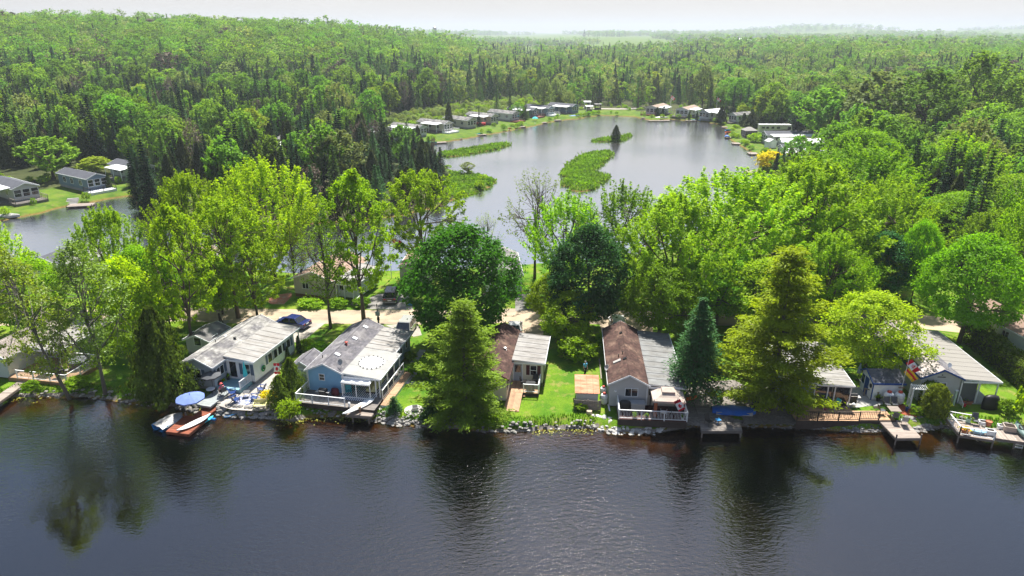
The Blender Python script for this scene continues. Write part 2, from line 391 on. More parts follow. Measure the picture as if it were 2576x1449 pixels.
def broadleaf(name, mat, H=12., Rr=4.5, zb=2.5, nc=170, per=34, leaf=.36, shape='round', seed=1, spray=0., clump=.13, trunk_r=.22, bark=None, limbs=8, inner=.25, lobes=.22, kx=0., twigs=0):
    global RNG
    RNG = np.random.default_rng(seed); rnd = random.Random(seed)
    t = RNG.random(nc) ** .85; az = RNG.random(nc) * 2 * np.pi
    ph = RNG.random(6) * 6.28
    lob = 1 + lobes * (np.sin(2 * az + ph[0] + 3 * t) * .5 + np.sin(3 * az + ph[1] - 5 * t) * .4 + np.sin(5 * az + ph[2] + 9 * t) * .35)
    rr = Rr * profile(shape, t) * lob * np.where(RNG.random(nc) < inner, RNG.random(nc) ** .5, .8 + .25 * RNG.random(nc))
    CC = np.stack([rr * np.cos(az), rr * np.sin(az), zb + (H - zb) * (t * .96 + .03)], 1)
    ctr = np.array([0, 0, zb + (H - zb) * .35])
    out = CC - ctr; out /= np.linalg.norm(out, axis=1, keepdims=True) + 1e-9
    cs = Rr * clump * (.7 + .7 * RNG.random(nc))
    k = np.repeat(np.arange(nc), per); n = len(k)
    off = RNG.normal(size=(n, 3)) * .55 * cs[k][:, None]
    off[:, 2] *= .7
    if spray:
        sd_ = out * .6 + np.array([0, 0, .75]); sd_ /= np.linalg.norm(sd_, axis=1, keepdims=True)
        L = (RNG.random(n) - .35) * 2 * spray * (.6 + .8 * RNG.random(nc))[k]
        taper = np.clip(1 - np.abs(L) / (spray * 2.2), .25, 1)
        off = off * taper[:, None] * .55 + sd_[k] * L[:, None]
    C = CC[k] + off; C[:, 2] = np.maximum(C[:, 2], .4)
    N = out[k] * .55 + np.array([0, 0, .55]) + RNG.normal(size=(n, 3)) * .55
    S = leaf * (.65 + .7 * RNG.random(n))
    ctint = np.repeat(RNG.random(nc), per)
    tint = .25 + .35 * ctint + .4 * RNG.random(n)
    crown = leaf_mesh(name + '_crown', C, N, S, mat, tint)
    mb = MB(); top = zb + (H - zb) * .62
    wob = [Vector((rnd.uniform(-.25, .25), rnd.uniform(-.25, .25), 0)) * (i / 3) for i in range(5)]
    tp = [Vector((0, 0, top * i / 4 - (.3 if i == 0 else 0))) + wob[i] for i in range(5)]
    mb.tube(tp, [trunk_r * (1.25 if i == 0 else 1 - .17 * i) for i in range(5)], 7)
    ends = []
    order = list(range(nc)); rnd.shuffle(order)
    for i in range(limbs):
        e = Vector(CC[order[i]]); zs = rnd.uniform(max(zb * .75, .8), top * .9); f = zs / top * 4; a = int(min(f, 3)); s0 = tp[a].lerp(tp[a + 1], f - a)
        if e.z < zs + .3: e.z = zs + abs(e.z - zs) * .3 + .6
        mid = s0.lerp(e, .5) + Vector((0, 0, -.06 * (e - s0).length)) + Vector((rnd.uniform(-.3, .3), rnd.uniform(-.3, .3), 0))
        mb.tube([s0, mid, e], [trunk_r * .5, trunk_r * .3, trunk_r * .1], 5, cap=False); ends.append((mid, e))
    for i in range(limbs, min(nc, limbs * 4 + twigs)):
        e = Vector(CC[order[i]]); b = min(ends, key=lambda x: (x[0] - e).length)
        s0 = b[0].lerp(b[1], rnd.uniform(0, .6))
        mb.tube([s0, s0.lerp(e, .55) + Vector((0, 0, .15)), e], [trunk_r * .2, trunk_r * .13, trunk_r * .05], 4, cap=False)
    return mb.mesh(name + '_trunk', bark or m_bark, True), crown, H, Rr
def conifer(name, mat, H=12., Rr=2.4, zb=.6, levels=26, per=8, tufts=5, q=9, size=.34, seed=1, droop=-.25, power=.85, trunk_r=.17, plume=0., ragged=.25, asp=2.2, bark=None, flat=.35):
    global RNG
    RNG = np.random.default_rng(seed)
    C = []; N = []; A = []; tn = []; S = []; mb = MB()
    mb.tube([(0, 0, -.3), (.05, 0, H * .5), (0, 0, H * .98)], [trunk_r * 1.15, trunk_r * .65, .02], 6)
    for i in range(levels):
        f = i / (levels - 1); z = zb + (H - zb) * f
        L0 = Rr * max(.04, (1 - f)) ** power * (1 if not plume else min(1., .8 + 1.5 * f))
        k = max(3, int(per * (1 - .45 * f)))
        for j in range(k):
            a = 2 * np.pi * (j / k) + i * 2.4 + RNG.normal() * .25
            L = L0 * (1 - ragged + 1.5 * ragged * RNG.random())
            d = np.array([math.cos(a), math.sin(a), 0.]); dz = droop * (1 - f * .9)
            if plume: dz = droop + .35 * f
            nt_ = max(2, int(tufts * (.4 + .6 * L / Rr)))
            if L > .8: mb.tube([(0, 0, z), tuple(d * L * .9 + np.array([0, 0, z + dz * L * .9]))], [.05, .015], 3, cap=False)
            u = (.22 + .8 * (np.arange(nt_) + RNG.random(nt_)) / nt_)
            tt = RNG.random()
            for uu in u:
                w = (plume if plume else .16 * L0 + .12) * (1.15 - .5 * uu)
                m = q
                o = RNG.normal(size=(m, 3)) * np.array([w, w, w * flat])
                pos = d * L * uu + np.array([0, 0, z + dz * L * uu + (.12 * L * uu * uu if plume else 0)]) + o
                C.append(pos); N.append(np.array([0, 0, 1.]) + d * .25 + RNG.normal(size=(m, 3)) * .45)
                A.append(d + RNG.normal(size=(m, 3)) * .45 + np.array([0, 0, -.2 if not plume else .15]))
                tn.append(.15 + .3 * tt + .3 * RNG.random(m) + .25 * uu); S.append(size * (.7 + .6 * RNG.random(m)))
    tipn = 10; C.append(np.stack([RNG.normal(size=tipn) * .06, RNG.normal(size=tipn) * .06, H - .9 * RNG.random(tipn)], 1)); N.append(unit(tipn)); A.append(np.tile([0, 0, 1.], (tipn, 1)) + RNG.normal(size=(tipn, 3)) * .2); tn.append(np.full(tipn, .6)); S.append(np.full(tipn, size))
    C = np.concatenate(C); N = np.concatenate(N); A = np.concatenate(A)
    crown = leaf_mesh(name + '_crown', C, N, np.concatenate(S), mat, np.concatenate(tn), asp, A)
    return mb.mesh(name + '_trunk', bark or m_bark, True), crown, H, Rr
def bushy(name, mat, H=8., Rr=1.6, n=1500, size=.4, seed=1, power=.6, base=.1, up=.9, trunk_r=.12, asp=1.9, lump=1.):
    """cedar or clipped column: vertical sprays over a closed surface"""
    global RNG
    RNG = np.random.default_rng(seed)
    f = RNG.random(n) ** 1.25; az = RNG.random(n) * 2 * np.pi; ph = RNG.random(4) * 6.28
    r = Rr * np.clip(1 - f, .03, 1) ** power * np.clip(.55 + f * 4, 0, 1)
    r *= 1 + lump * (.13 * np.sin(4 * az + ph[0] + 7 * f) + .12 * np.sin(7 * az + ph[1] - 13 * f)) + .08 * lump * np.sin(11 * az + ph[2] + 19 * f)
    r *= np.where(RNG.random(n) < .3, .55 + .4 * RNG.random(n), .9 + .18 * RNG.random(n))
    C = np.stack([r * np.cos(az), r * np.sin(az), base + (H - base) * f], 1)
    o = np.stack([np.cos(az), np.sin(az), np.full(n, .35)], 1)
    N = o + RNG.normal(size=(n, 3)) * .45; A = np.tile([0, 0, up], (n, 1)) + o * .25 + RNG.normal(size=(n, 3)) * .35
    cl = .5 + .5 * np.sin(5 * az + 9 * f + ph[3]) * np.sin(17 * f + ph[0])
    crown = leaf_mesh(name + '_crown', C, N, size * (.7 + .6 * RNG.random(n)), mat, .15 + .35 * cl + .45 * RNG.random(n), asp, A)
    mb = MB(); mb.tube([(0, 0, -.3), (0, 0, H * .7)], [trunk_r, trunk_r * .4], 6)
    return mb.mesh(name + '_trunk', m_bark, True), crown, H, Rr
def hedge_crown(name, mat, P, Q, w, h, n, size, seed):
    """leaves over a clipped box hedge from P to Q (2D)"""
    global RNG
    RNG = np.random.default_rng(seed); P = np.array(P[:2]); Q = np.array(Q[:2]); d = Q - P; L = np.linalg.norm(d); d /= L; s = np.array([-d[1], d[0]])
    u = RNG.random(n) * (L + w) - w / 2; side = RNG.random(n); C = np.zeros((n, 3)); N = np.zeros((n, 3))
    v = (RNG.random(n) - .5) * w; z = RNG.random(n) * h
    top = side < .45; left = (side >= .45) & (side < .65); right = (side >= .65) & (side < .85); end = side >= .85
    v = np.where(left, -w / 2, np.where(right, w / 2, v)); z = np.where(top, h, z); u = np.where(end, np.where(RNG.random(n) < .5, -w / 2, L + w / 2), u)
    bul = 1 - .22 * (z / h) ** 4
    z = z - np.where(top, .28 * (np.abs(v) / (w / 2)) ** 3 * .6, 0) + .12 * np.sin(u * 1.7 + seed) + RNG.normal(size=n) * .07
    v = v * bul + RNG.normal(size=n) * .07; u = u + RNG.normal(size=n) * .07
    C[:, :2] = P + u[:, None] * d + v[:, None] * s; C[:, 2] = LAND + np.maximum(z, .05)
    N[:, :2] = np.where(left | right, np.sign(v), 0)[:, None] * s; N[:, 2] = np.where(top, 1, .3); N += RNG.normal(size=(n, 3)) * .45
    return leaf_mesh(name, C, N, size * (.6 + .8 * RNG.random(n)), mat, RNG.random(n))
def plant(name, label, cat, meshes, loc, H=None, W=None, rz=None, group=None, lean=(0, 0), parts=True, crown_name='crown', mat=None):
    tr, cr, h0, r0 = meshes[:4]
    sz = (H / h0) if H else 1.; sx = (W / (2 * r0)) if W else sz
    r = thing(name, label, cat, loc, rz if rz is not None else random.uniform(0, 6.28), group)
    r.scale = (sx, sx, sz)
    if lean != (0, 0): r.rotation_euler = (lean[0], lean[1], 0)
    link('trunk', tr, r); link(crown_name, cr, r)
    return r
def tree_at(name, label, meshes, bx, by, top, wpx=None, group=None, z=LAND, H=None, lean=(0, 0), cat='tree'):
    p = g(bx, by, z); h = H or height_to(p, top)
    W = wpx * (depth_of(p) - h * .25) / FPX if wpx else None
    return plant(name, label, cat, meshes, p, h, W, group=group, lean=lean)

# ------------------------------------------------------------ the setting: terrain, water, road
def S(t):
    t = np.clip(t, 0, 1); return t * t * (3 - 2 * t)
def hill(x, y):
    x = np.asarray(x, float); y = np.asarray(y, float)
    h = 24 * S((y - 230) / 330) * S((-x + 20) / 230) + 5 * S((y - 300) / 250) * S((-x - 230) / 120)
    h = h * (1 - .75 * S((y - 800) / 900))
    h = h + 8 * S((y - 1000) / 1800) + 5 * S((y - 150) / 250) * S((x - 130) / 160)
    h = h + 50 * np.exp(-((x - 1780) / 420) ** 2 - ((y - 4300) / 500) ** 2) + 34 * np.exp(-((x - 3300) / 900) ** 2 - ((y - 4600) / 500) ** 2)
    return h
def px_poly(pts, z=0.): return np.array([tuple(g(a, b, z))[:2] for a, b in pts])
NEAR_SHORE = [(-60, 1004), (0, 1008), (32, 997), (108, 999), (155, 1001), (217, 997), (300, 1010), (361, 1017), (434, 1021), (480, 1031), (514, 1034), (542, 1040), (584, 1048),
              (636, 1050), (695, 1050), (712, 1056), (740, 1060), (776, 1048), (869, 1047), (931, 1055), (957, 1059), (1003, 1067), (1060, 1073), (1125, 1075), (1176, 1082),
              (1223, 1086), (1280, 1086), (1332, 1084), (1383, 1079), (1474, 1077), (1500, 1080), (1539, 1086), (1603, 1089), (1668, 1085), (1723, 1076), (1764, 1073), (1867, 1072),
              (1937, 1074), (2002, 1076), (2080, 1081), (2161, 1086), (2220, 1085), (2289, 1081), (2317, 1085), (2345, 1077), (2414, 1073), (2500, 1084), (2590, 1096), (2650, 1100)]
shore = px_poly(NEAR_SHORE)
LAKE = np.concatenate([[(-400, 66), (-120, 66)], shore, [(110, 52), (400, 50), (400, -400), (-400, -400)]])
POND = px_poly([(-330, 560), (-150, 566), (0, 558), (42, 548), (93, 539), (130, 528), (176, 518), (234, 509), (278, 500), (329, 493), (342, 505), (356, 528), (430, 548), (560, 560), (720, 566),
                (860, 560), (1000, 545), (1100, 522), (1150, 500), (1190, 488), (1235, 470), (1250, 456), (1225, 447), (1165, 439), (1125, 424), (1098, 404), (1070, 386), (1058, 374),
                (1069, 362), (1116, 357), (1159, 352), (1209, 342), (1279, 330), (1312, 322), (1342, 318), (1373, 310), (1408, 303), (1451, 300), (1474, 295), (1509, 291), (1548, 292),
                (1595, 294), (1638, 303), (1686, 301), (1753, 304), (1799, 311), (1822, 320), (1832, 332), (1830, 347), (1851, 361), (1870, 372), (1886, 382), (1911, 395), (1911, 411),
                (1903, 436), (1897, 453), (1870, 500), (1810, 560), (1710, 620), (1560, 648), (1400, 662), (1290, 670), (1130, 680), (1000, 683), (860, 691), (740, 689), (600, 676),
                (400, 664), (200, 658), (60, 655), (-100, 655), (-330, 655)])
ISLES = [px_poly([zp('B', *p) for p in [(1130, 900), (1290, 925), (1490, 905), (1800, 848), (2060, 800), (2240, 740), (2180, 712), (2000, 735), (1800, 765), (1560, 805), (1400, 835), (1180, 868)]]),
         px_poly([zp('C', *p) for p in [(490, 1110), (600, 1122), (540, 1170), (490, 1215), (505, 1242), (700, 1252), (600, 1300), (720, 1318), (900, 1292), (960, 1272), (950, 1222), (1080, 1182),
                                        (1130, 1132), (1110, 1112), (1000, 1095), (900, 1025), (990, 992), (1070, 932), (1060, 892), (1120, 882), (1180, 832), (1160, 800), (1090, 785), (930, 805), (780, 825), (660, 905), (545, 980), (580, 996), (515, 1050)]]),
         px_poly([zp('C', *p) for p in [(885, 650), (960, 668), (1100, 664), (1240, 660), (1330, 645), (1345, 615), (1410, 595), (1400, 572), (1350, 568), (1250, 600), (1100, 612), (1000, 632)]])]
SPIT = px_poly([(352, 530), (430, 550), (560, 562), (720, 568), (860, 562), (1000, 547), (1100, 524), (1150, 502), (1140, 440), (1110, 418), (1085, 398), (1050, 375), (930, 372), (800, 372), (640, 398), (480, 425), (330, 470)], .7)
def sdf(poly, X, Y):
    """signed distance, positive inside"""
    X = np.ravel(X); Y = np.ravel(Y); d2 = np.full(X.shape, 1e18); ins = np.zeros(X.shape, bool)
    n = len(poly)
    for i in range(n):
        ax, ay = poly[i]; bx, by = poly[(i + 1) % n]; ex, ey = bx - ax, by - ay
        t = np.clip(((X - ax) * ex + (Y - ay) * ey) / (ex * ex + ey * ey + 1e-12), 0, 1)
        d2 = np.minimum(d2, (X - ax - t * ex) ** 2 + (Y - ay - t * ey) ** 2)
        c = (ay > Y) != (by > Y)
        with np.errstate(divide='ignore', invalid='ignore'): ins ^= c & (X < (bx - ax) * (Y - ay) / (by - ay + 1e-12) + ax)
    return np.where(ins, 1, -1) * np.sqrt(d2)
def water_d(X, Y, isles=True):
    d = np.maximum(sdf(LAKE, X, Y), sdf(POND, X, Y))
    if isles:
        for p in ISLES: d = np.minimum(d, -sdf(p, X, Y))
    return d
def ground_z(X, Y):
    X = np.ravel(np.asarray(X, float)); Y = np.ravel(np.asarray(Y, float)); d = water_d(X, Y)
    isl = np.max([sdf(p, X, Y) for p in ISLES], axis=0) > -.5
    wob = .10 * np.sin(X * 1.9 + 1.3 * np.sin(Y * .8)) + .08 * np.sin(X * 4.3 + Y * 3.1)
    base = np.where(isl, .4, LAND) + hill(X, Y)
    f = S((-d + wob * .5) / np.where(Y < 90, .75, 1.6))
    return np.where(d < 0, base * f, -np.minimum(2.6, .05 + d * .15 + .3 * np.maximum(0, d - 2.4)))
def gz(x, y): return float(ground_z([x], [y])[0])
def hit(px, py):
    z = LAND
    for _ in range(12):
        p = g(px, py, z); z = LAND + float(hill(p.x, p.y))
    return Vector((p.x, p.y, z))
def axis(lo, hi, step0, core, grow, end):
    a = [lo + i * step0 for i in range(int((hi - lo) / step0) + 1)]; s = step0; b = [a[-1]]
    while b[-1] < end: s = min(s * grow, 260); b.append(b[-1] + s)
    return a + b[1:]
xs_p = axis(0, 66, .6, 0, 1.045, 8500); xs = np.array([-x for x in xs_p[:0:-1]] + xs_p)
ys_p = axis(40, 112, .6, 0, 1.022, 8500); ys = np.array([-300, -120, -40, 0, 20, 30, 35, 38] + ys_p)
GX, GY = np.meshgrid(xs, ys); zz = ground_z(GX, GY)
nx, ny = len(xs), len(ys)
me = bpy.data.meshes.new('ground')
me.vertices.add(nx * ny); me.vertices.foreach_set('co', np.stack([GX.ravel(), GY.ravel(), zz], 1).ravel())
ii = (np.arange(ny - 1)[:, None] * nx + np.arange(nx - 1)[None, :]).ravel()
quads = np.stack([ii, ii + 1, ii + nx + 1, ii + nx], 1).astype(np.int32)
me.loops.add(quads.size); me.loops.foreach_set('vertex_index', quads.ravel()); me.polygons.add(len(quads)); me.polygons.foreach_set('loop_start', np.arange(0, quads.size, 4, dtype=np.int32))
dw = water_d(GX, GY); spit_d = sdf(SPIT, GX, GY)
lawn = np.where((GY.ravel() < 104), 1., np.where((dw > -19) & (spit_d < 0) & (GY.ravel() < 420), .68, 0.))
lawn = np.where(GY.ravel() > 1150, .75, lawn)
lawn = np.where((np.max([sdf(p, GX, GY) for p in ISLES], axis=0) > -1), .8, lawn)
at = me.attributes.new('lawn', 'FLOAT', 'POINT'); at.data.foreach_set('value', lawn.astype(np.float32))
me.polygons.foreach_set('use_smooth', np.ones(len(quads), bool)); me.update(calc_edges=True)
mg = bpy.data.materials.new('lawn_and_forest_floor'); mg.use_nodes = True; nt = mg.node_tree; pb = nt.nodes['Principled BSDF']; pb.inputs['Roughness'].default_value = .95; pb.inputs['Specular IOR Level'].default_value = .1
vec = mapped(nt)
gr = mixc(nt, ramp01(nt, noise(nt, vec, .35, 6.), 0, 1,   .38, .64), (.06, .15, .010), (.15, .235, .016))
gr = mixc(nt, ramp01(nt, noise(nt, vec, .9, 5.), 0, 1, .54, .74), gr, (.23, .21, .06))
gr = mulcol(nt, gr, ramp01(nt, noise(nt, vec, 7., 4., .7), .62, 1.38, .25, .75))
fl = mixc(nt, ramp01(nt, noise(nt, vec, .12, 6.), 0, 1, .4, .65), (.035, .045, .014), (.075, .085, .030))
at = nd(nt, 'ShaderNodeAttribute'); at.attribute_name = 'lawn'
c = mixc(nt, at.outputs['Fac'], fl, gr)
geo = nd(nt, 'ShaderNodeNewGeometry'); sx = nd(nt, 'ShaderNodeSeparateXYZ'); nt.links.new(geo.outputs['Position'], sx.inputs[0])
n1 = noise(nt, vec, 2.5, 5.)
mud = mixc(nt, ramp01(nt, n1, 0, 1, .35, .7), (.12, .07, .022), (.26, .165, .055))
deep = mixc(nt, ramp01(nt, sx.outputs['Z'], 0, 1, -.75, -.15), (.010, .009, .005), mud)
zw = nd(nt, 'ShaderNodeMath', operation='ADD'); nt.links.new(sx.outputs['Z'], zw.inputs[0]); nt.links.new(ramp01(nt, n1, -.12, .12), zw.inputs[1])
c = mixc(nt, ramp01(nt, zw.outputs[0], 0, 1, .02, .30), deep, c)
nt.links.new(c, pb.inputs['Base Color'])
b = nd(nt, 'ShaderNodeBump', Strength=.8, Distance=.06); nt.links.new(noise(nt, vec, 9., 4.), b.inputs['Height']); nt.links.new(b.outputs[0], pb.inputs['Normal'])
me.materials.append(mg)
ground = link('ground', me, kind='structure')

def water_mat(name, ripple, sc1, sc2, turb, rough=.03, stretch=(1, 1, 1), gust=.05, sheen=.6):
    m = bpy.data.materials.new(name); m.use_nodes = True; nt = m.node_tree
    for n in list(nt.nodes):
        if n.type != 'OUTPUT_MATERIAL': nt.nodes.remove(n)
    tc = nd(nt, 'ShaderNodeTexCoord'); mp = nd(nt, 'ShaderNodeMapping'); mp.inputs['Rotation'].default_value = (0, 0, R(-28)); mp.inputs['Scale'].default_value = stretch
    nt.links.new(tc.outputs['Object'], mp.inputs[0]); vec = mp.outputs[0]
    mp2 = nd(nt, 'ShaderNodeMapping'); mp2.inputs['Rotation'].default_value = (0, 0, R(22)); mp2.inputs['Scale'].default_value = stretch; nt.links.new(tc.outputs['Object'], mp2.inputs[0])
    a = noise(nt, vec, sc1, 3.2, .52); b2 = noise(nt, mp2.outputs[0], sc2, 2., .5)
    ad = nd(nt, 'ShaderNodeMath', operation='MULTIPLY_ADD'); nt.links.new(b2, ad.inputs[0]); ad.inputs[1].default_value = .45; nt.links.new(a, ad.inputs[2])
    gs = ramp01(nt, noise(nt, tc.outputs['Object'], gust, 4.), .06, 1.15, .36, .62)
    bp = nd(nt, 'ShaderNodeBump', Distance=ripple); nt.links.new(gs, bp.inputs['Strength']); nt.links.new(ad.outputs[0], bp.inputs['Height'])
    fr = nd(nt, 'ShaderNodeFresnel', IOR=1.33); nt.links.new(bp.outputs[0], fr.inputs['Normal'])
    pw_ = nd(nt, 'ShaderNodeMath', operation='POWER'); nt.links.new(fr.outputs[0], pw_.inputs[0]); pw_.inputs[1].default_value = sheen
    gl = nd(nt, 'ShaderNodeBsdfGlossy', Roughness=rough); nt.links.new(bp.outputs[0], gl.inputs['Normal'])
    tr = nd(nt, 'ShaderNodeBsdfTransparent'); tr.inputs[0].default_value = (.62, .47, .24, 1)
    df = nd(nt, 'ShaderNodeBsdfDiffuse'); df.inputs[0].default_value = turb
    mx0 = nd(nt, 'ShaderNodeMixShader'); mx0.inputs[0].default_value = .3; nt.links.new(tr.outputs[0], mx0.inputs[1]); nt.links.new(df.outputs[0], mx0.inputs[2])
    mx = nd(nt, 'ShaderNodeMixShader'); nt.links.new(pw_.outputs[0], mx.inputs[0]); nt.links.new(mx0.outputs[0], mx.inputs[1]); nt.links.new(gl.outputs[0], mx.inputs[2])
    nt.links.new(mx.outputs[0], nt.nodes['Material Output'].inputs[0]); return m
mw1 = water_mat('lake_water', .07, 1.5, 3.7, (.001, .002, .003, 1), .012, (1, 2.1, 1), .035, .5)
mw2 = water_mat('pond_water', .075, .7, 1.9, (.10, .105, .10, 1), .14, (1, 1.6, 1), .02, .06)
w = MB(); w.add([(-380, -280, 0), (380, -280, 0), (380, 74, 0), (-380, 74, 0)], [(0, 1, 2, 3)]); obj('lake_water', w, mw1, kind='structure')
w = MB(); w.add([(-260, 82, 0), (300, 82, 0), (300, 420, 0), (-260, 420, 0)], [(0, 1, 2, 3)]); obj('pond_water', w, mw2, kind='structure')

m_road = M('tan_gravel_road', (.40, .315, .225), .95, .10, .6, bump=.02, c2=(.25, .21, .165), c2lo=.46, c2hi=.7, c2scale=.5, c2stretch=(.35, 1.4, 1))
m_drive = M('pale_gravel_drive', (.36, .325, .28), .95, .12, 1.1, bump=.02, c2=(.24, .22, .19), c2lo=.48, c2hi=.75, c2scale=.7)
m_asph = M('worn_grey_asphalt', (.21, .20, .19), .95, .12, .9, bump=.01, c2=(.31, .29, .26), c2lo=.5, c2hi=.75, c2scale=.6)
m_pebble = M('pebble_patio', (.40, .37, .33), .95, .16, 9., bump=.03, bscale=12., c2=(.30, .28, .25), c2lo=.45, c2hi=.7, c2scale=.8)
m_brickp = M('red_brick_paving', (.34, .135, .09), .9, .16, 4., bump=.01, c2=(.30, .22, .18), c2lo=.45, c2hi=.7, c2scale=1.2)
m_dirt = M('dark_gravel_soil', (.18, .16, .145), .95, .2, 5., bump=.03, bscale=10.)  # dark gravelly soil, used for the yards and the shore bank
m_mulch = M('red_mulch', (.30, .075, .035), .95, .25, 8., bump=.03)
m_field = M('crop_field', (.10, .22, .03), .95, .1, .01)
m_fieldt = M('tilled_field', (.34, .25, .2), .95, .1, .01)
def sheet(name, pts, mat, dz=.004, z=LAND, sub=True):
    b = MB(); b.add([(p[0], p[1], z + dz) for p in pts], [tuple(range(len(pts)))]); return obj(name, b, mat, kind='structure')
def strip(name, pts, half, mat, dz=.004, z=LAND):
    b = MB(); P = [Vector((p[0], p[1], 0)) for p in pts]; v = []
    for i, p in enumerate(P):
        d = (P[min(i + 1, len(P) - 1)] - P[max(i - 1, 0)]).normalized(); s = Vector((-d.y, d.x, 0)); h = half * (1 + .05 * math.sin(i * 2.3))
        v += [tuple(p + s * h)[:2] + (z + dz,), tuple(p - s * h)[:2] + (z + dz,)]
    b.add(v, [(2 * i, 2 * i + 1, 2 * i + 3, 2 * i + 2) for i in range(len(P) - 1)]); return obj(name, b, mat, kind='structure')
strip('road', [(-70, 80), (-48, 81)] + [tuple(g(a, b))[:2] for a, b in ((480, 790), (620, 795), (760, 796), (900, 797), (1050, 797), (1200, 796), (1330, 792), (1480, 796), (1600, 800), (1800, 800), (2000, 800), (2180, 800), (2290, 806), (2400, 818), (2480, 824), (2576, 822))] + [(80, 74)], 2.35, m_road)
sheet('driveway', [q(2, *p) for p in ((1130, 300), (1180, 285), (1610, 285), (1430, 430), (1390, 475), (1300, 475))], m_drive, .008)
sheet('driveway', [q('H', *p) for p in ((1740, 920), (1850, 870), (2250, 830), (2320, 1078), (1700, 1072))], m_asph, .008)
sheet('driveway', [q('H', *p) for p in ((1950, 1285), (2100, 1275), (2400, 1290), (2440, 1420), (2330, 1440))], m_drive, .008)
sheet('driveway', [q(4, *p) for p in ((960, 175), (1250, 160), (1235, 400), (1000, 400))], m_road, .008)
sheet('driveway', [q(4, *p) for p in ((960, 10), (1120, 0), (1215, 165), (965, 170))], m_asph, .008)
sheet('driveway', [q(5, *p) for p in ((330, 285), (850, 270), (850, 400), (360, 400))], m_road, .008)
sheet('driveway', [q(7, *p) for p in ((1360, 320), (1640, 225), (1790, 330), (1700, 345), (1560, 240))], m_drive, .008)
sheet('driveway', [q(2, *p) for p in ((450, 330), (600, 260), (690, 260), (600, 330), (500, 390))], m_asph, .008)
sheet('brick_paving', [q('H', *p) for p in ((330, 950), (480, 880), (690, 850), (700, 900), (590, 1005), (420, 1005))], m_brickp, .008)
sheet('pebble_patio', [q(2, *p) for p in ((555, 1085), (640, 1112), (700, 1128), (900, 1140), (1120, 1132), (1100, 900), (1150, 790), (1190, 690), (1130, 690), (940, 875), (700, 930), (560, 1040))], m_pebble, .006)
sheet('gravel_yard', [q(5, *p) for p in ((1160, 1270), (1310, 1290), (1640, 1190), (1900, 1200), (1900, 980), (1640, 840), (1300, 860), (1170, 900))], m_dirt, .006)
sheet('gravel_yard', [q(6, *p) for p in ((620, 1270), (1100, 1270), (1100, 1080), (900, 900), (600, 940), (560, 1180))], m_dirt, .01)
sheet('stone_terrace', [q(7, *p) for p in ((120, 900), (420, 890), (660, 860), (640, 760), (420, 700), (180, 760))], m_conc, .006)
sheet('mulch_bed', [q('s8', *p) for p in ((960, 960), (1120, 940), (1320, 1060), (1500, 1230), (1260, 1250), (1080, 1150))], m_mulch, .006)

# ------------------------------------------------------------ building helpers
def shingle_field(mb, p0, u, v, L, W, cw=.33, ch=.2, mi=0):
    """overlapping tabs from eave corner p0; u along the eave, v up the slope"""
    p0 = Vector(p0); u = Vector(u).normalized(); v = Vector(v).normalized(); n = u.cross(v).normalized()
    if n.z < 0: n = -n
    nr = int(W / ch); nc = int(L / cw)
    for r in range(nr):
        off = (r % 2) * .5 - .25
        for c in range(nc + 1):
            a = max(0, (c + off) * cw); b = min(L, (c + 1 + off) * cw - .012)
            if b - a < .03: continue
            lo = p0 + v * (r * ch); hi = p0 + v * min(W, (r + 1) * ch + .01)
            th = .022 + .008 * random.random(); A = lo + u * a + n * th; B = lo + u * b + n * th
            mb.add([A, B, hi + u * b + n * .004, hi + u * a + n * .004, lo + u * a, lo + u * b], [(0, 1, 2, 3), (4, 5, 1, 0)], mi, random.random())
def planks(mb, p0, u, v, L, W, pw=.14, th=.035, gap=.012, mi=0, z=0):
    """boards running along u, laid side by side along v"""
    p0 = Vector(p0); u = Vector(u).normalized(); v = Vector(v).normalized(); k = max(1, int(W / pw)); pw = W / k
    for i in range(k):
        a = p0 + v * (i * pw + gap / 2); b = p0 + v * ((i + 1) * pw - gap / 2); e = random.uniform(-.01, .01)
        mb.slab(a + Vector((0, 0, e * .3)), a + u * (L + e), b + u * (L + e), b + Vector((0, 0, e * .3)), th, mi, random.random())
        mb.f[-6:] = mb.f[-6:]
def window(root, f, off, u, z, w, h, nx=2, trim=None, shut=None, bars=0, glass=None, ny=1):
    T = face(f, off) @ Matrix.Translation((u, 0, z)); t = .06
    m = MB(); m.box(-w / 2 - t, -.04, -t, w / 2 + t, .0, 0, T=T); m.box(-w / 2 - t, -.04, h, w / 2 + t, 0, h + t, T=T)
    m.box(-w / 2 - t, -.04, 0, -w / 2, 0, h, T=T); m.box(w / 2, -.04, 0, w / 2 + t, 0, h, T=T)
    for i in range(1, nx): x = -w / 2 + w * i / nx; m.box(x - .03, -.035, 0, x + .03, -.003, h, T=T)
    for i in range(1, ny): y = h * i / ny; m.box(-w / 2, -.033, y - .025, w / 2, -.004, y + .025, T=T)
    fr = obj('window', m, trim or m_trim, root)
    pm = MB(); pm.box(-w / 2, -.014, 0, w / 2, .012, h, T=T); obj('pane', pm, glass or m_glass, fr)
    if shut:
        for s in (-1, 1):
            s_ = MB(); x = s * (w / 2 + t + .21); s_.box(x - .18, -.03, -.03, x + .18, 0, h + .03, T=T); obj('shutter', s_, shut, root)
    return fr
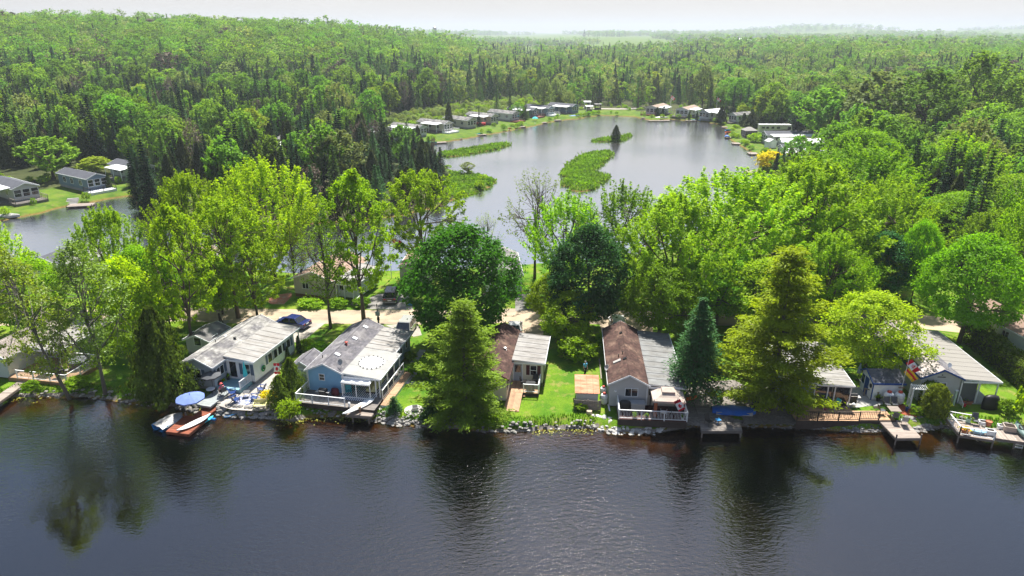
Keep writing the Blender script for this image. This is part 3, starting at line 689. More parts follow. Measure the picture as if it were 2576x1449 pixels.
def door(root, f, off, u, z, w=.9, h=2.03, mat=None, glass=None, trim=None):
    T = face(f, off) @ Matrix.Translation((u, 0, z)); m = MB()
    m.box(-w / 2, -.05, 0, w / 2, .0, h, T=T); d = obj('door', m, mat or m_white, root)
    k = MB(); k.box(-w / 2 - .08, -.07, 0, -w / 2, -.001, h + .08, T=T); k.box(w / 2, -.07, 0, w / 2 + .08, -.001, h + .08, T=T); k.box(-w / 2, -.07, h, w / 2, -.001, h + .08, T=T); obj('door_frame', k, trim or m_trim, d)
    if glass:
        a, b, c_, e = glass; p = MB(); p.box(a, -.062, b, c_, -.051, e, T=T); obj('pane', p, m_glass, d)
    h_ = MB(); h_.box(w / 2 - .12, -.10, .98, w / 2 - .07, -.05, 1.04, T=T); obj('handle', h_, m_steel, d)
    return d
def gable_body(w, L, eave, ridge, zb=0., y0=0.):
    m = MB(); a = w / 2
    v = [(-a, y0, zb), (a, y0, zb), (a, y0, eave), (0, y0, ridge), (-a, y0, eave), (-a, y0 + L, zb), (a, y0 + L, zb), (a, y0 + L, eave), (0, y0 + L, ridge), (-a, y0 + L, eave)]
    m.add(v, [(0, 1, 2, 3, 4), (9, 8, 7, 6, 5), (1, 6, 7, 2), (5, 0, 4, 9), (2, 7, 8, 3), (4, 3, 8, 9), (0, 5, 6, 1)])
    return m
def gable_roof(root, w, L, eave, ridge, mat, y0=0., oh=.22, ohf=.28, th=.1, shingles=True, trim=None, cw=.33, ch=.2, name='roof'):
    a = w / 2; sl = (ridge - eave) / a; ex = a + oh; ez = eave - sl * oh; yf, yb = y0 - ohf, y0 + L + ohf; up = .07
    m = MB(); m.slab((-ex, yf, ez + up), (0, yf, ridge + up), (0, yb, ridge + up), (-ex, yb, ez + up), th)
    m.f[-6:] = [f[::-1] for f in m.f[-6:]]
    m.slab((0, yf, ridge + up - .001), (ex, yf, ez + up - .001), (ex, yb, ez + up - .001), (0, yb, ridge + up - .001), th); m.f[-6:] = [f[::-1] for f in m.f[-6:]]
    r = obj(name, m, mat, root)
    if shingles:
        W = math.hypot(ex, ridge - ez); s = MB()
        shingle_field(s, (-ex, yf, ez + up), (0, 1, 0), (ex, 0, ridge - ez), yb - yf, W, cw, ch)
        shingle_field(s, (ex, yf, ez + up), (0, 1, 0), (-ex, 0, ridge - ez), yb - yf, W, cw, ch)
        s.tube([(0, yf, ridge + up + .0), (0, yb, ridge + up + .0)], .045, 6)
        obj('shingle', s, mat, r, kind='stuff')
    t = MB(); tm = trim or m_trim
    for s_ in (-1, 1):
        t.slab((s_ * ex * 1.004, yf - .03, ez + up + .012), (0, yf - .03, ridge + up + .012), (0, yf + .012, ridge + up + .012), (s_ * ex * 1.004, yf + .012, ez + up + .012), .17)
        t.slab((s_ * ex * 1.004, yb - .012, ez + up + .012), (0, yb - .012, ridge + up + .012), (0, yb + .03, ridge + up + .012), (s_ * ex * 1.004, yb + .03, ez + up + .012), .17)
        t.box(s_ * (ex + .015) - .03, yf, ez + up - .14, s_ * (ex + .015) + .03, yb, ez + up + .01)
    obj('fascia', t, tm, r); return r
def panel_roof(root, x0, x1, y0, y1, z0, z1, n, mat, along='y', trim=None, name='lean_to_roof', rib=.035):
    """low sloped sheet roof: z0 at x0 (house side) down to z1 at x1, made of n panels"""
    m = MB(); m.slab((x0, y0, z0 - .02), (x1, y0, z1 - .02), (x1, y1, z1 - .02), (x0, y1, z0 - .02), .09); r = obj(name, m, trim or m_trim, root)
    t = MB(); t.box(min(x0, x1) + .01, y0 - .035, min(z0, z1) - .17, max(x0, x1) - .01, y0 + .0, min(z0, z1) + .0)
    t.box(x1 - .0, y0 - .03, z1 - .16, x1 + .05, y1 + .03, z1 + .015); obj('gutter', t, trim or m_trim, r)
    sl = (z1 - z0) / (x1 - x0)
    for i in range(n):
        p = MB(); ya = y0 + (y1 - y0) * i / n + .012; yb = y0 + (y1 - y0) * (i + 1) / n - .012; e = random.uniform(0, .006)
        p.slab((x0, ya, z0 + .012 + e), (x1 - .002, ya, z1 + .012 + e), (x1 - .002, yb, z1 + .012 + e), (x0, yb, z0 + .012 + e), .03)
        if rib:
            p.slab((x0, yb - .06, z0 + .012 + rib), (x1 - .004, yb - .06, z1 + .012 + rib), (x1 - .004, yb + .004, z1 + .012 + rib), (x0, yb + .004, z0 + .012 + rib), rib)
        obj('roof_panel', p, mat, r)
    return r
def rail(root, pts, z0, h=.92, mat=None, post=.09, gap=.13, every=1.7, kind='bars', bal=None, wz=None):
    """railing along 2D points as parts of root: top_rail, bottom_rail, each post, balusters"""
    mat = mat or m_white; bm = MB(); wob = 0
    done = set()
    for i in range(len(pts) - 1):
        a = Vector((*pts[i], z0)); b = Vector((*pts[i + 1], z0 if wz is None else wz))
        d = b - a; L = math.hypot(d.x, d.y); n = max(1, round(L / every))
        t = MB(); t.bar(a + Vector((0, 0, h)), b + Vector((0, 0, h)), .09, .05); obj('top_rail', t, mat, root)
        if kind != 'wall': t = MB(); t.bar(a + Vector((0, 0, .12)), b + Vector((0, 0, .12)), .05, .05); obj('bottom_rail', t, mat, root)
        for k in range(n + 1):
            p = a.lerp(b, k / n); key = (round(p.x, 2), round(p.y, 2))
            if key in done: continue
            done.add(key); t = MB(); t.box(p.x - post / 2, p.y - post / 2, p.z - .06, p.x + post / 2, p.y + post / 2, p.z + h + .05); obj('post', t, mat, root)
        m = max(1, int(L / gap))
        for k in range(1, m):
            p = a.lerp(b, k / m)
            if kind == 'diamond' and k % 6 in (2, 3):
                s = 1 if k % 6 == 2 else -1; e = d.normalized() * (.055 * s); q_ = a.lerp(b, (k + (.5 if s > 0 else -.5)) / m)
                bm.tube([p + Vector((0, 0, .14)), p + Vector((0, 0, .25)), p - e + Vector((0, 0, .5)), p + Vector((0, 0, .75)), p + Vector((0, 0, h - .02))], .012, 4, cap=False)
            else: bm.bar(p + Vector((0, 0, .14)), p + Vector((0, 0, h - .02)), .026)
    if kind != 'none' and bm.v: obj('baluster', bm, bal or mat, root, kind='stuff')
def deck(name, label, pts_fn, x0, x1, y0, y1, z, mat, loc, rz, along='x', skirt=None, cat='deck', pw=.14, base=None, group=None):
    """wooden deck in its own frame"""
    t = thing(name, label, cat, loc, rz, group); m = MB()
    if along == 'x': planks(m, (x0, y0, z), (1, 0, 0), (0, 1, 0), x1 - x0, y1 - y0, pw)
    else: planks(m, (x0, y0, z), (0, 1, 0), (1, 0, 0), y1 - y0, x1 - x0, pw)
    obj('plank', m, mat, t, kind='stuff')
    f = MB(); b = base if base is not None else 0; zz_ = z - .04
    for (a0, b0, a1, b1) in ((x0, y0, x1, y0 + .05), (x0, y1 - .05, x1, y1), (x0, y0 + .05, x0 + .05, y1 - .05), (x1 - .05, y0 + .05, x1, y1 - .05)): f.box(a0 + .004, b0 + .004, b, a1 - .004, b1 - .004, zz_)
    obj('skirt', f, skirt or mat, t); return t
def chimney(root, x, y, z, mat=None, h=.5, r=.11):
    m = MB(); m.lathe((x, y, z - .25), [(r, 0), (r, h * .6), (r * .8, h * .62), (r * .8, h * .75), (r * 1.6, h * .78), (r * 1.5, h * .92), (.02, h)], 10); m.cbox((x, y, z - .12), (r * 3.4, r * 3.4, .12)); return obj('chimney', m, mat or m_dark, root)
def vent(root, x, y, z, h=.35):
    m = MB(); m.lathe((x, y, z - .2), [(.045, 0), (.045, h + .1), (.06, h + .1), (.06, h + .16)], 7); return obj('vent_pipe', m, m_dark, root)
def roof_z(w, eave, ridge, x): return ridge + .07 - (ridge - eave) / (w / 2) * abs(x)
def skylight(root, w, eave, ridge, x, y, sx=.5, sy=.4, mat=None):
    s = -1 if x < 0 else 1; z = roof_z(w, eave, ridge, x); an = math.atan((ridge - eave) / (w / 2)) * s
    m = MB(); m.cbox((x, y, z + .06), (sx, sy, .12), ry=an); return obj('roof_vent', m, mat or m_white, root)
def dish(root, p, az=2.6, mast=.5, r=.32, mat=None):
    m = MB(); p = Vector(p); m.tube([p, p + Vector((0, 0, mast))], .025, 6); c = p + Vector((0, 0, mast + .1)); d = Vector((math.cos(az) * .85, math.sin(az) * .85, .45)).normalized()
    X = Matrix.Translation(c) @ d.to_track_quat('Z', 'Y').to_matrix().to_4x4()
    m.lathe((0, 0, 0), [(.02, -.02), (r * .5, .0), (r * .85, .05), (r, .09), (r * .96, .1), (r * .5, .025), (.02, .0)], 14, T=X); m.tube([tuple(X @ Vector((0, -r * .9, .06))), tuple(X @ Vector((0, -.05, .4)))], .015, 5); return obj('satellite_dish', m, mat or m_grey, root)

AZ = lambda d: -R(d)
def local(F, az):
    return Matrix.Translation((F[0], F[1], LAND)) @ Matrix.Rotation(-R(az), 4, 'Z')
def lw(F, az, x, y, z=0.): return local(F, az) @ Vector((x, y, z))

# ================= house 1: grey-blue home with patio
F1, A1 = (-31.9, 61.95), 14.0
h1 = thing('mobile_home', 'grey blue home with mottled shingle roof, white metal side roof and open gravel patio', 'house', (*F1, LAND), AZ(A1), 'park homes on the near shore')
W1, E1, G1 = 3.55, 2.75, 3.5
obj('wall', gable_body(W1, 11.2, E1, G1, .35), m_sgb, h1)
b = MB(); b.box(-W1 / 2 + .05, .05, -.05, W1 / 2 - .05, 11.1, .35); obj('skirting', b, m_skirt, h1)
gable_roof(h1, W1, 11.2, E1, G1, m_shg)
b = MB(); b.box(1.78, 2.15, .3, 4.95, 9.9, 2.66); b.box(1.78, 2.15, 2.66, 3.6, 9.9, 2.85); obj('wall', b, m_swhite, h1)
b = MB(); b.box(1.8, 2.2, -.05, 4.9, 9.85, .3); obj('skirting', b, m_skirt, h1)
panel_roof(h1, 1.72, 5.25, 1.85, 10.9, 3.02, 2.72, 8, m_metalroof)
window(h1, 'F', -.002, -.35, 1.25, 1.35, .95, 2, shut=m_shut)
window(h1, 'R', W1 / 2 + .002, 1.05, 1.3, 1.1, .9, 2, shut=m_shut)
door(h1, 'F', 2.148, 2.55, .42, 1.3, 2.05, m_white, (-.38, .2, .38, 1.9))
window(h1, 'F', 2.148, 4.1, 1.05, .75, 1.15, 1, shut=m_shut)
for u in (5.1, 6.1, 7.0, 7.9, 8.7): window(h1, 'R', 4.952, u, 1.2, .7, .95, 1, shut=m_shut if u in (5.1, 8.7) else None)
chimney(h1, .75, 5.4, roof_z(W1, E1, G1, .75)); vent(h1, -.7, 4.1, roof_z(W1, E1, G1, .7))
skylight(h1, W1, E1, G1, -.6, 5.6, .3, .3)
for x in (5.1,):
    b = MB(); b.box(x - .05, 10.6, .0, x + .05, 10.7, 2.62); obj('porch_post', b, m_trim, h1)
dk = deck('deck', 'pale blue painted deck in the corner of the grey blue home', None, 1.82, 4.6, .05, 2.1, .38, m_deckb, (*F1, LAND), AZ(A1), 'x', m_deckb)
rail(dk, [(4.55, .15), (4.55, 2.0)], .38, .9, m_white)
deck('deck', 'pale grey wooden walkway from the blue deck to the red dock', None, 1.9, 3.5, -3.2, .02, .2, m_deckp, (*F1, LAND), AZ(A1), 'x', m_deckp)

# ================= shed between the homes
Fs = q(2, 1300, 925); sh = thing('garden_shed', 'small grey shed with shingle roof tucked between the grey blue and sky blue homes', 'shed', lw((-18.64, 60.5), 11.3, -3.35, 1.5), AZ(11.3))
obj('wall', gable_body(2.3, 2.9, 2.05, 2.75), m_sgrey, sh); gable_roof(sh, 2.3, 2.9, 2.05, 2.75, m_shgd if 0 else m_shb, oh=.15, ohf=.15, cw=.4, ch=.24)
door(sh, 'F', -.002, .1, .05, .9, 1.8, m_doorg)

# ================= house 2: sky blue gable
F2, A2 = (-18.6, 60.5), 11.3
h2 = thing('mobile_home', 'home with sky blue gable front, charcoal shingle roof and flat white porch roof', 'house', (*F2, LAND), AZ(A2), 'park homes on the near shore')
W2, E2, G2 = 3.7, 2.8, 3.65
obj('wall', gable_body(W2, 11.0, E2, G2, .4), m_sblue, h2)
b = MB(); b.box(-W2 / 2 + .05, .05, -.05, W2 / 2 - .05, 10.9, .4); obj('skirting', b, m_skirt, h2)
gable_roof(h2, W2, 11.0, E2, G2, m_shb)
for s in (-1, 1):
    b = MB(); b.box(s * (W2 / 2) - .07, -.03, .4, s * (W2 / 2) + .07, .0, E2 - .05); obj('corner_trim', b, m_trim, h2)
window(h2, 'F', -.002, -.35, 1.75, .5, .62, 1, ny=2)
chimney(h2, .35, 4.6, roof_z(W2, E2, G2, .35), m_redcap, .6); vent(h2, -.95, 1.7, roof_z(W2, E2, G2, .95))
skylight(h2, W2, E2, G2, .45, 2.2); skylight(h2, W2, E2, G2, .55, 6.3); skylight(h2, W2, E2, G2, .5, 9.3)
dish(h2, (1.55, .55, roof_z(W2, E2, G2, 1.5)), -1.9)
b = MB(); b.box(1.85, 6.1, .35, 5.0, 11.0, 2.5); obj('wall', b, m_steal, h2)
panel_roof(h2, 1.86, 5.35, 5.72, 11.2, 2.86, 2.6, 5, m_metalroof, rib=.05)
panel_roof(h2, 1.86, 5.95, -.25, 5.66, 2.86, 2.55, 3, m_membrane, rib=0, name='porch_roof')
for u in (7.2, 8.0, 9.8): window(h2, 'R', 5.002, u, 1.2, .65, .9, 1)
b = MB(); b.box(1.88, 5.75, .5, 5.0, 5.85, 2.45); b.box(5.0, 2.9, .5, 5.06, 5.75, 2.45) if 0 else None; obj('wall', b, m_steal, h2)
for x, y in ((5.75, -.1), (5.75, 2.0), (5.75, 3.9), (5.75, 5.5), (5.35, -.1), (1.98, -.1)):
    b = MB(); b.box(x - .055, y - .055, .5, x + .055, y + .055, 2.5); obj('porch_post', b, m_trim, h2)
d2 = deck('deck', 'grey wooden deck with white railing round the sky blue home', None, -2.0, 6.1, -2.55, -.02, .5, m_woodg, (*F2, LAND), AZ(A2), 'x', m_woodd)
d2b = MB(); planks(d2b, (1.9, 0, .5), (0, 1, 0), (1, 0, 0), 5.7, 4.2, .14); obj('plank', d2b, m_woodg, d2, kind='stuff')
d2c = MB(); d2c.box(6.05, -.3, -.05, 6.12, 5.7, .48); obj('skirt', d2c, m_trim, d2)
rail(d2, [(-1.95, -.1), (-1.95, -2.5), (3.1, -2.5)], .5)
rail(d2, [(6.08, -.3), (6.08, 5.7)], .5, .9, kind='none')
deck('ramp', 'narrow wooden ramp with white side rail beside the sky blue home', None, 6.16, 6.95, -1.2, 5.9, .3, m_woodw, (*F2, LAND), AZ(A2), 'x', m_white)
# screened pavilion under the porch roof
pv_ = thing('screen_pavilion', 'white framed screen room with scalloped white canopy under the flat porch roof', 'pavilion', lw(F2, A2, 3.55, -.75, .54), AZ(A2))
for x, y in ((-1.45, 0), (0, 0), (1.45, 0), (-1.45, 2.9), (1.45, 2.9)):
    b = MB(); b.box(x - .04, y - .04, 0, x + .04, y + .04, 1.65); obj('post', b, m_white, pv_)
b = MB(); b.box(-1.49, -.04, 0, 1.49, .04, .08); obj('sill_beam', b, m_white, pv_); b = MB(); b.box(-1.49, -.04, 1.62, 1.49, .04, 1.7); b.box(1.41, .04, 1.62, 1.49, 2.9, 1.7); b.box(-1.49, .04, 1.62, -1.41, 2.9, 1.7); obj('frame', b, m_white, pv_)
b = MB(); vs = []; nxx, nyy = 13, 5
for j in range(nyy):
    for i in range(nxx):
        x = -1.5 + 3.0 * i / (nxx - 1); fz = abs(math.sin(math.pi * i / 4)); vs.append((x * (1 - .1 * j / 4), -.12 + 1.0 * j / 4, 1.62 + .42 * j / 4 - .1 * fz))
b.add(vs, [(j * nxx + i, j * nxx + i + 1, (j + 1) * nxx + i + 1, (j + 1) * nxx + i) for j in range(nyy - 1) for i in range(nxx - 1)]); b.slab((-1.5, -.13, 1.62), (1.5, -.13, 1.62), (1.5, -.11, 1.62), (-1.5, -.11, 1.62), .12); obj('canopy', b, m_white, pv_, smooth=True)
# ================= house 3: cream home
F3, A3 = (-2.3, 59.55), 7.5
h3 = thing('mobile_home', 'cream home with brown roof and white metal side roof behind the bright pine', 'house', (*F3, LAND), AZ(A3), 'park homes on the near shore')
W3, E3, G3 = 3.6, 2.65, 3.6
obj('wall', gable_body(W3, 10.8, E3, G3, .1), m_scream, h3); gable_roof(h3, W3, 10.8, E3, G3, m_shbr, trim=m_burg)
b = MB(); b.box(1.8, 3.75, .25, 5.0, 9.8, 2.62); b.box(1.8, 3.75, 2.62, 3.3, 9.8, 2.72); obj('wall', b, m_scream, h3)
panel_roof(h3, 1.85, 5.25, 3.4, 10.1, 2.92, 2.68, 6, m_metalroof2)
door(h3, 'F', 3.748, 2.45, .35, .85, 2.0, m_doorg, (-.3, 1.05, .3, 1.85)); window(h3, 'F', 3.748, 4.05, 1.15, .6, 1.05, 1, shut=m_burg, ny=2)
window(h3, 'R', W3 / 2 + .002, 1.0, 1.2, .7, .9, 1, shut=m_burg); chimney(h3, .9, 5.2, roof_z(W3, E3, G3, .9), m_steel)
b = MB(); b.box(5.1, 3.5, 0, 5.2, 3.6, 2.6); obj('porch_post', b, m_black, h3)
b = MB(); b.box(-1.3, -.25, .9, -.1, -.03, 1.5); obj('shelf_box', b, m_grey, h3)
d3 = deck('deck', 'worn warm wood deck with white railing in front of the cream home', None, 1.85, 4.85, 1.3, 3.72, .4, m_woodw, (*F3, LAND), AZ(A3), 'y', m_woodd)
rail(d3, [(3.3, 1.35), (4.8, 1.35), (4.8, 3.65)], .4)
for k in range(2):
    b = MB(); b.box(2.95 + .3 * k, .95 - .0, .1 + .14 * (1 - k), 3.2 + .3 * k, 1.75, .16 + .14 * (1 - k)); obj('step', b, m_woodw, d3)
rp = thing('ramp', 'sloping plank ramp leading up to the cream home', 'ramp', (*F3, LAND), AZ(A3)); b = MB()
for i in range(11):
    x = 1.75 + i * .135; b.slab((x, -1.85, .08), (x + .125, -1.85, .08), (x + .125, 1.28, .4), (x, 1.28, .4), .04, 0, random.random())
obj('plank', b, m_woodw, rp, kind='stuff'); b = MB(); b.bar((1.8, -1.8, 0), (1.8, 1.2, .3), .06, .1); b.bar((3.18, -1.8, 0), (3.18, 1.2, .3), .06, .1); obj('joist', b, m_woodd, rp)
# ================= house 4: brown shingle, grey siding
F4, A4 = (11.2, 58.05), 4.7
h4 = thing('mobile_home', 'pale grey home with dark brown shingle roof beside the blue green spruce', 'house', (*F4, LAND), AZ(A4), 'park homes on the near shore')
W4, E4, G4 = 3.6, 2.75, 3.7
obj('wall', gable_body(W4, 12.4, E4, G4, .2), m_sgrey, h4); gable_roof(h4, W4, 12.4, E4, G4, m_shbr, ohf=.35)
window(h4, 'F', -.002, .3, 1.35, 1.15, .8, 2)
vent(h4, -.75, 4.3, roof_z(W4, E4, G4, .75)); vent(h4, -.35, 4.6, roof_z(W4, E4, G4, .35)); skylight(h4, W4, E4, G4, -.95, 3.4, .8, .4, m_conc); skylight(h4, W4, E4, G4, -.2, 3.3, .35, .35, m_dark); skylight(h4, W4, E4, G4, -.2, 9.5, .3, .3, m_dark)
dish(h4, (-1.95, 2.5, 2.4), 3.6, .55); b = MB(); b.lathe((0, 0, 0), [(.05, 0), (.11, .04), (.12, .1), (.06, .16)], 8, T=face('F', -.02) @ Matrix.Translation((-1.25, 0, 1.75))); obj('wall_lamp', b, m_white, h4)
b = MB(); b.box(1.8, .1, .2, 4.95, 11.6, 2.5); obj('wall', b, m_sbeige, h4)
panel_roof(h4, 1.85, 5.35, -.3, 12.2, 2.86, 2.6, 10, m_metalroofd)
window(h4, 'F', .098, 4.3, 1.55, .8, .45, 2); b = MB(); b.box(2.0, .07, 1.5, 3.1, .098, 2.35); obj('dark_opening_panel', b, m_black, h4)  # flat black panel on the wall, its colour imitating the shade inside an opening
b = MB(); b.box(1.72, -.03, .2, 1.86, .0, 2.6); obj('corner_trim', b, m_trim, h4); b = MB(); b.box(4.85, .06, .2, 4.97, .098, 2.5); obj('corner_trim', b, m_trim, h4)
d4 = deck('deck', 'dark red deck with white diamond railing in front of the brown roofed home', None, -1.05, 5.3, -2.75, -.02, .42, m_woodm, (*F4, LAND), AZ(A4), 'x', m_woodd, base=-.3)
rail(d4, [(-1.0, -.1), (-1.0, -2.7), (5.25, -2.7), (5.25, -.1)], .42, .95, kind='diamond', every=2.1)
# small shed with rusty roof and plank fence
s2 = thing('garden_shed', 'little shed with sloping orange rusted sheet roof in the lawn', 'shed', lw((7.3, 58.4), 4, 0, 0), AZ(4))
b = MB(); b.add([(-1.05, 0, 0), (1.05, 0, 0), (1.05, 0, 1.5), (-1.05, 0, 1.5), (-1.05, 2.5, 0), (1.05, 2.5, 0), (1.05, 2.5, 1.95), (-1.05, 2.5, 1.95)], [(0, 1, 2, 3), (5, 4, 7, 6), (1, 5, 6, 2), (4, 0, 3, 7), (3, 2, 6, 7)]); obj('wall', b, m_sgrey, s2)
for i in range(4):
    p = MB(); x = -1.2 + i * .6; p.slab((x + .006, -.2, 1.55), (x + .594, -.2, 1.55), (x + .594, 2.7, 2.05), (x + .006, 2.7, 2.05), .03); p.slab((x + .56, -.2, 1.58), (x + .594, -.2, 1.58), (x + .594, 2.7, 2.08), (x + .56, 2.7, 2.08), .03); obj('roof_panel', p, m_rust, s2)
fe = thing('plank_fence', 'grey weathered plank screen in front of the rusty roofed shed', 'fence', lw((7.3, 58.4), 4, 0, -.75), AZ(4))
for i in range(11):
    p = MB(); x = -1.25 + i * .23; p.box(x, -.02, .05, x + .215, .012, 1.08 + random.uniform(-.03, .03)); obj('plank', p, m_wood, fe)
for z in (.3, .75):
    p = MB(); p.box(-1.27, -.065, z, 1.3, -.021, z + .09); obj('cross_rail', p, m_wood, fe)
for x in (-1.27, .02, 1.24):
    p = MB(); p.box(x, .014, 0, x + .09, .1, 1.15); obj('post', p, m_wood, fe)

# ================= house 5: half hidden by the big pine
F5, A5 = (29.6, 58.35), 7.0
h5 = thing('mobile_home', 'low home with stained flat roof half hidden behind the golden pine', 'house', (*F5, LAND), AZ(A5), 'park homes on the near shore')
b = MB(); b.box(-3.4, 2.6, .1, 2.7, 10, 2.45); obj('wall', b, m_sbeige, h5)
b = MB(); b.box(-3.4, .2, .1, -.4, 2.6, 2.4); obj('wall', b, m_steal, h5)
panel_roof(h5, -3.5, 3.2, -.25, 9.4, 2.75, 2.58, 8, m_metalroof2)
for x in (-.3, .9, 1.55, 3.0):
    b = MB(); b.box(x - .05, -.05, .1, x + .05, .05, 2.55); obj('porch_post', b, m_trim, h5)
for i in range(2):
    b = MB(); b.box(-.2 + i * 1.6, .06, .15, 1.3 + i * 1.6, .075, 2.45); obj('screen_panel', b, m_glass, h5)
window(h5, 'F', 2.598, 1.4, 1.0, 1.0, 1.0, 2)
# ================= house 6: tile roof home
F6, A6 = (41.9, 59.25), 4.0
h6 = thing('mobile_home', 'grey home with pinkish tiled roof slope and wide taupe metal porch roof', 'house', (*F6, LAND), AZ(A6), 'park homes on the near shore')
W6, E6, G6 = 3.7, 2.75, 3.6
obj('wall', gable_body(W6, 11.6, E6, G6, .1), m_sgrey, h6)
rf = gable_roof(h6, W6, 11.6, E6, G6, m_shg, shingles=False, trim=m_shblue)
ex = W6 / 2 + .22; sl = (G6 - E6) / (W6 / 2); ez = E6 - sl * .22 + .07; Wd = math.hypot(ex, G6 + .07 - ez); vdir = Vector((ex, 0, G6 + .07 - ez)).normalized(); nrm = Vector((-vdir.z, 0, vdir.x))
for r_ in range(7):
    for c_ in range(16):
        p = MB(); lo = Vector((-ex, -.28, ez)) + vdir * (r_ * (Wd - .35) / 7); hi = lo + vdir * ((Wd - .35) / 7 - .02); a = Vector((0, c_ * .7 + .012, 0)); c2_ = Vector((0, (c_ + 1) * .7 - .012, 0)); t1, t2 = nrm * .05, nrm * .03
        p.add([lo + a + t1, lo + c2_ + t1, hi + c2_ + t2, hi + a + t2, lo + a, lo + c2_], [(0, 1, 2, 3), (4, 5, 1, 0)], 0, random.random())
        obj('roof_tile', p, m_tiled if (r_ < 3 and 1 < c_ < 6 and random.random() < .55) or random.random() < .05 else m_tile, rf)
p = MB(); shingle_field(p, (ex, -.28, ez), (0, 1, 0), (-ex, 0, G6 + .07 - ez), 12.1, Wd, .33, .2); obj('shingle', p, m_shb, rf, kind='stuff')
p = MB(); p.slab((-.42, -.28, G6 - .07), (.02, -.28, G6 + .13), (.02, 11.88, G6 + .13), (-.42, 11.88, G6 - .07), .03); p.f[-6:] = [f[::-1] for f in p.f[-6:]]; obj('ridge_cap', p, m_tile, rf)
b = MB(); b.box(1.86, 2.6, .1, 4.6, 11.6, 2.45); obj('wall', b, m_sgrey, h6)
panel_roof(h6, 1.95, 5.55, -.3, 11.9, 2.76, 2.52, 12, m_taupe, rib=.02)
window(h6, 'F', -.002, -1.2, .95, .75, 1.25, 1, ny=2); window(h6, 'F', -.002, .15, .75, .8, 1.35, 1, ny=2)
window(h6, 'L', -W6 / 2 - .002, -4.2, 1.2, .4, .6, 1, ny=2); window(h6, 'L', -W6 / 2 - .002, -7.6, 1.2, .7, 1.2, 1, ny=2); window(h6, 'L', -W6 / 2 - .002, -8.6, 1.2, .5, 1.2, 1, ny=2)
skylight(h6, W6, E6, G6, -1.15, 4.2, .8, .5); chimney(h6, -.75, 5.6, roof_z(W6, E6, G6, .75), m_dark, .7); vent(h6, -1.1, 5.2, roof_z(W6, E6, G6, 1.1)); vent(h6, -.4, 6.1, roof_z(W6, E6, G6, .4)); dish(h6, (.75, .6, roof_z(W6, E6, G6, .75)), -1.2, .35, .26, m_white)
b = MB(); b.box(-.42, -.03, 2.72, .35, -.003, 2.80); b.box(-.06, -.03, 2.93, .06, -.003, 3.03); obj('name_plate', b, m_dark, h6)
for x, y in ((1.98, -.1), (3.6, -.1), (5.35, -.1), (5.35, 2.4)):
    b = MB(); b.box(x - .05, y - .05, .1, x + .05, y + .05, 2.5); obj('porch_post', b, m_trim, h6)
b = MB(); b.box(2.05, -.06, .15, 3.5, -.05, 2.4); obj('screen_panel', b, M('insect_screen', (.085, .095, .105), .5, .05), h6)
b = MB(); b.box(1.9, -.2, 0, 5.45, 2.6, .1); obj('porch_floor', b, m_conc, h6)
b = MB()
for i in range(6): b.bar((2.0 + i * .001, -.35 - i * .12, .1), (2.0, -.35 - i * .12, .8 - i * .08), .02)
b.bar((2.0, -.3, .9), (2.0, -1.0, .45), .04); b.bar((2.0, -1.0, 0), (2.0, -1.0, .48), .05); obj('stair_rail', b, m_white, h6)
# ================= blue and white shed
s3 = thing('garden_shed', 'white shed with royal blue door and trim and dark sagging roof', 'shed', (37.1, 59.65, LAND), AZ(2))
b = MB(); b.add([(-1.45, 0, 0), (1.45, 0, 0), (1.45, 0, 1.95), (-1.45, 0, 1.95), (-1.45, 2.4, 0), (1.45, 2.4, 0), (1.45, 2.4, 2.0), (-1.45, 2.4, 2.0), (-1.45, 1.5, 2.6), (1.45, 1.5, 2.6)], [(0, 1, 2, 3), (5, 4, 7, 6), (1, 5, 6, 9, 2), (4, 0, 3, 8, 7), (3, 2, 9, 8), (8, 9, 6, 7)]); obj('wall', b, m_white, s3)
b = MB(); b.slab((-1.6, -.2, 1.93), (1.6, -.2, 1.93), (1.6, 1.5, 2.72), (-1.6, 1.5, 2.72), .08); b.slab((-1.6, 1.5, 2.72), (1.6, 1.5, 2.72), (1.6, 2.6, 1.98), (-1.6, 2.6, 1.98), .08); r3 = obj('roof', b, m_shgd, s3)
b = MB(); shingle_field(b, (-1.6, -.2, 1.93), (1, 0, 0), (0, 1.7, .79), 3.2, 1.87, .33, .2); obj('shingle', b, m_shgd, r3, kind='stuff')
b = MB(); b.box(-1.62, -.235, 1.76, 1.62, -.19, 1.96); b.box(-1.49, -.04, 0, -1.38, -.002, 1.8); b.bar((-1.63, -.2, 1.9), (-1.63, 1.5, 2.68), .05, .14); b.bar((-1.63, 1.5, 2.68), (-1.63, 2.6, 1.95), .05, .14); obj('trim', b, m_shblue, s3)
door(s3, 'L', -1.452, -1.15, .05, .85, 1.85, m_shblue); window(s3, 'L', -1.452, -2.0, .9, .45, .8, 1, m_shblue)
b = MB(); b.lathe((0, 0, 0), [(.02, 0), (.22, 0), (.22, .05), (.02, .05)], 12, T=face('L', -1.452) @ Matrix.Translation((-.4, 0, 1.35)) @ Matrix.Rotation(R(90), 4, 'X')); obj('wall_clock', b, m_dark, s3)
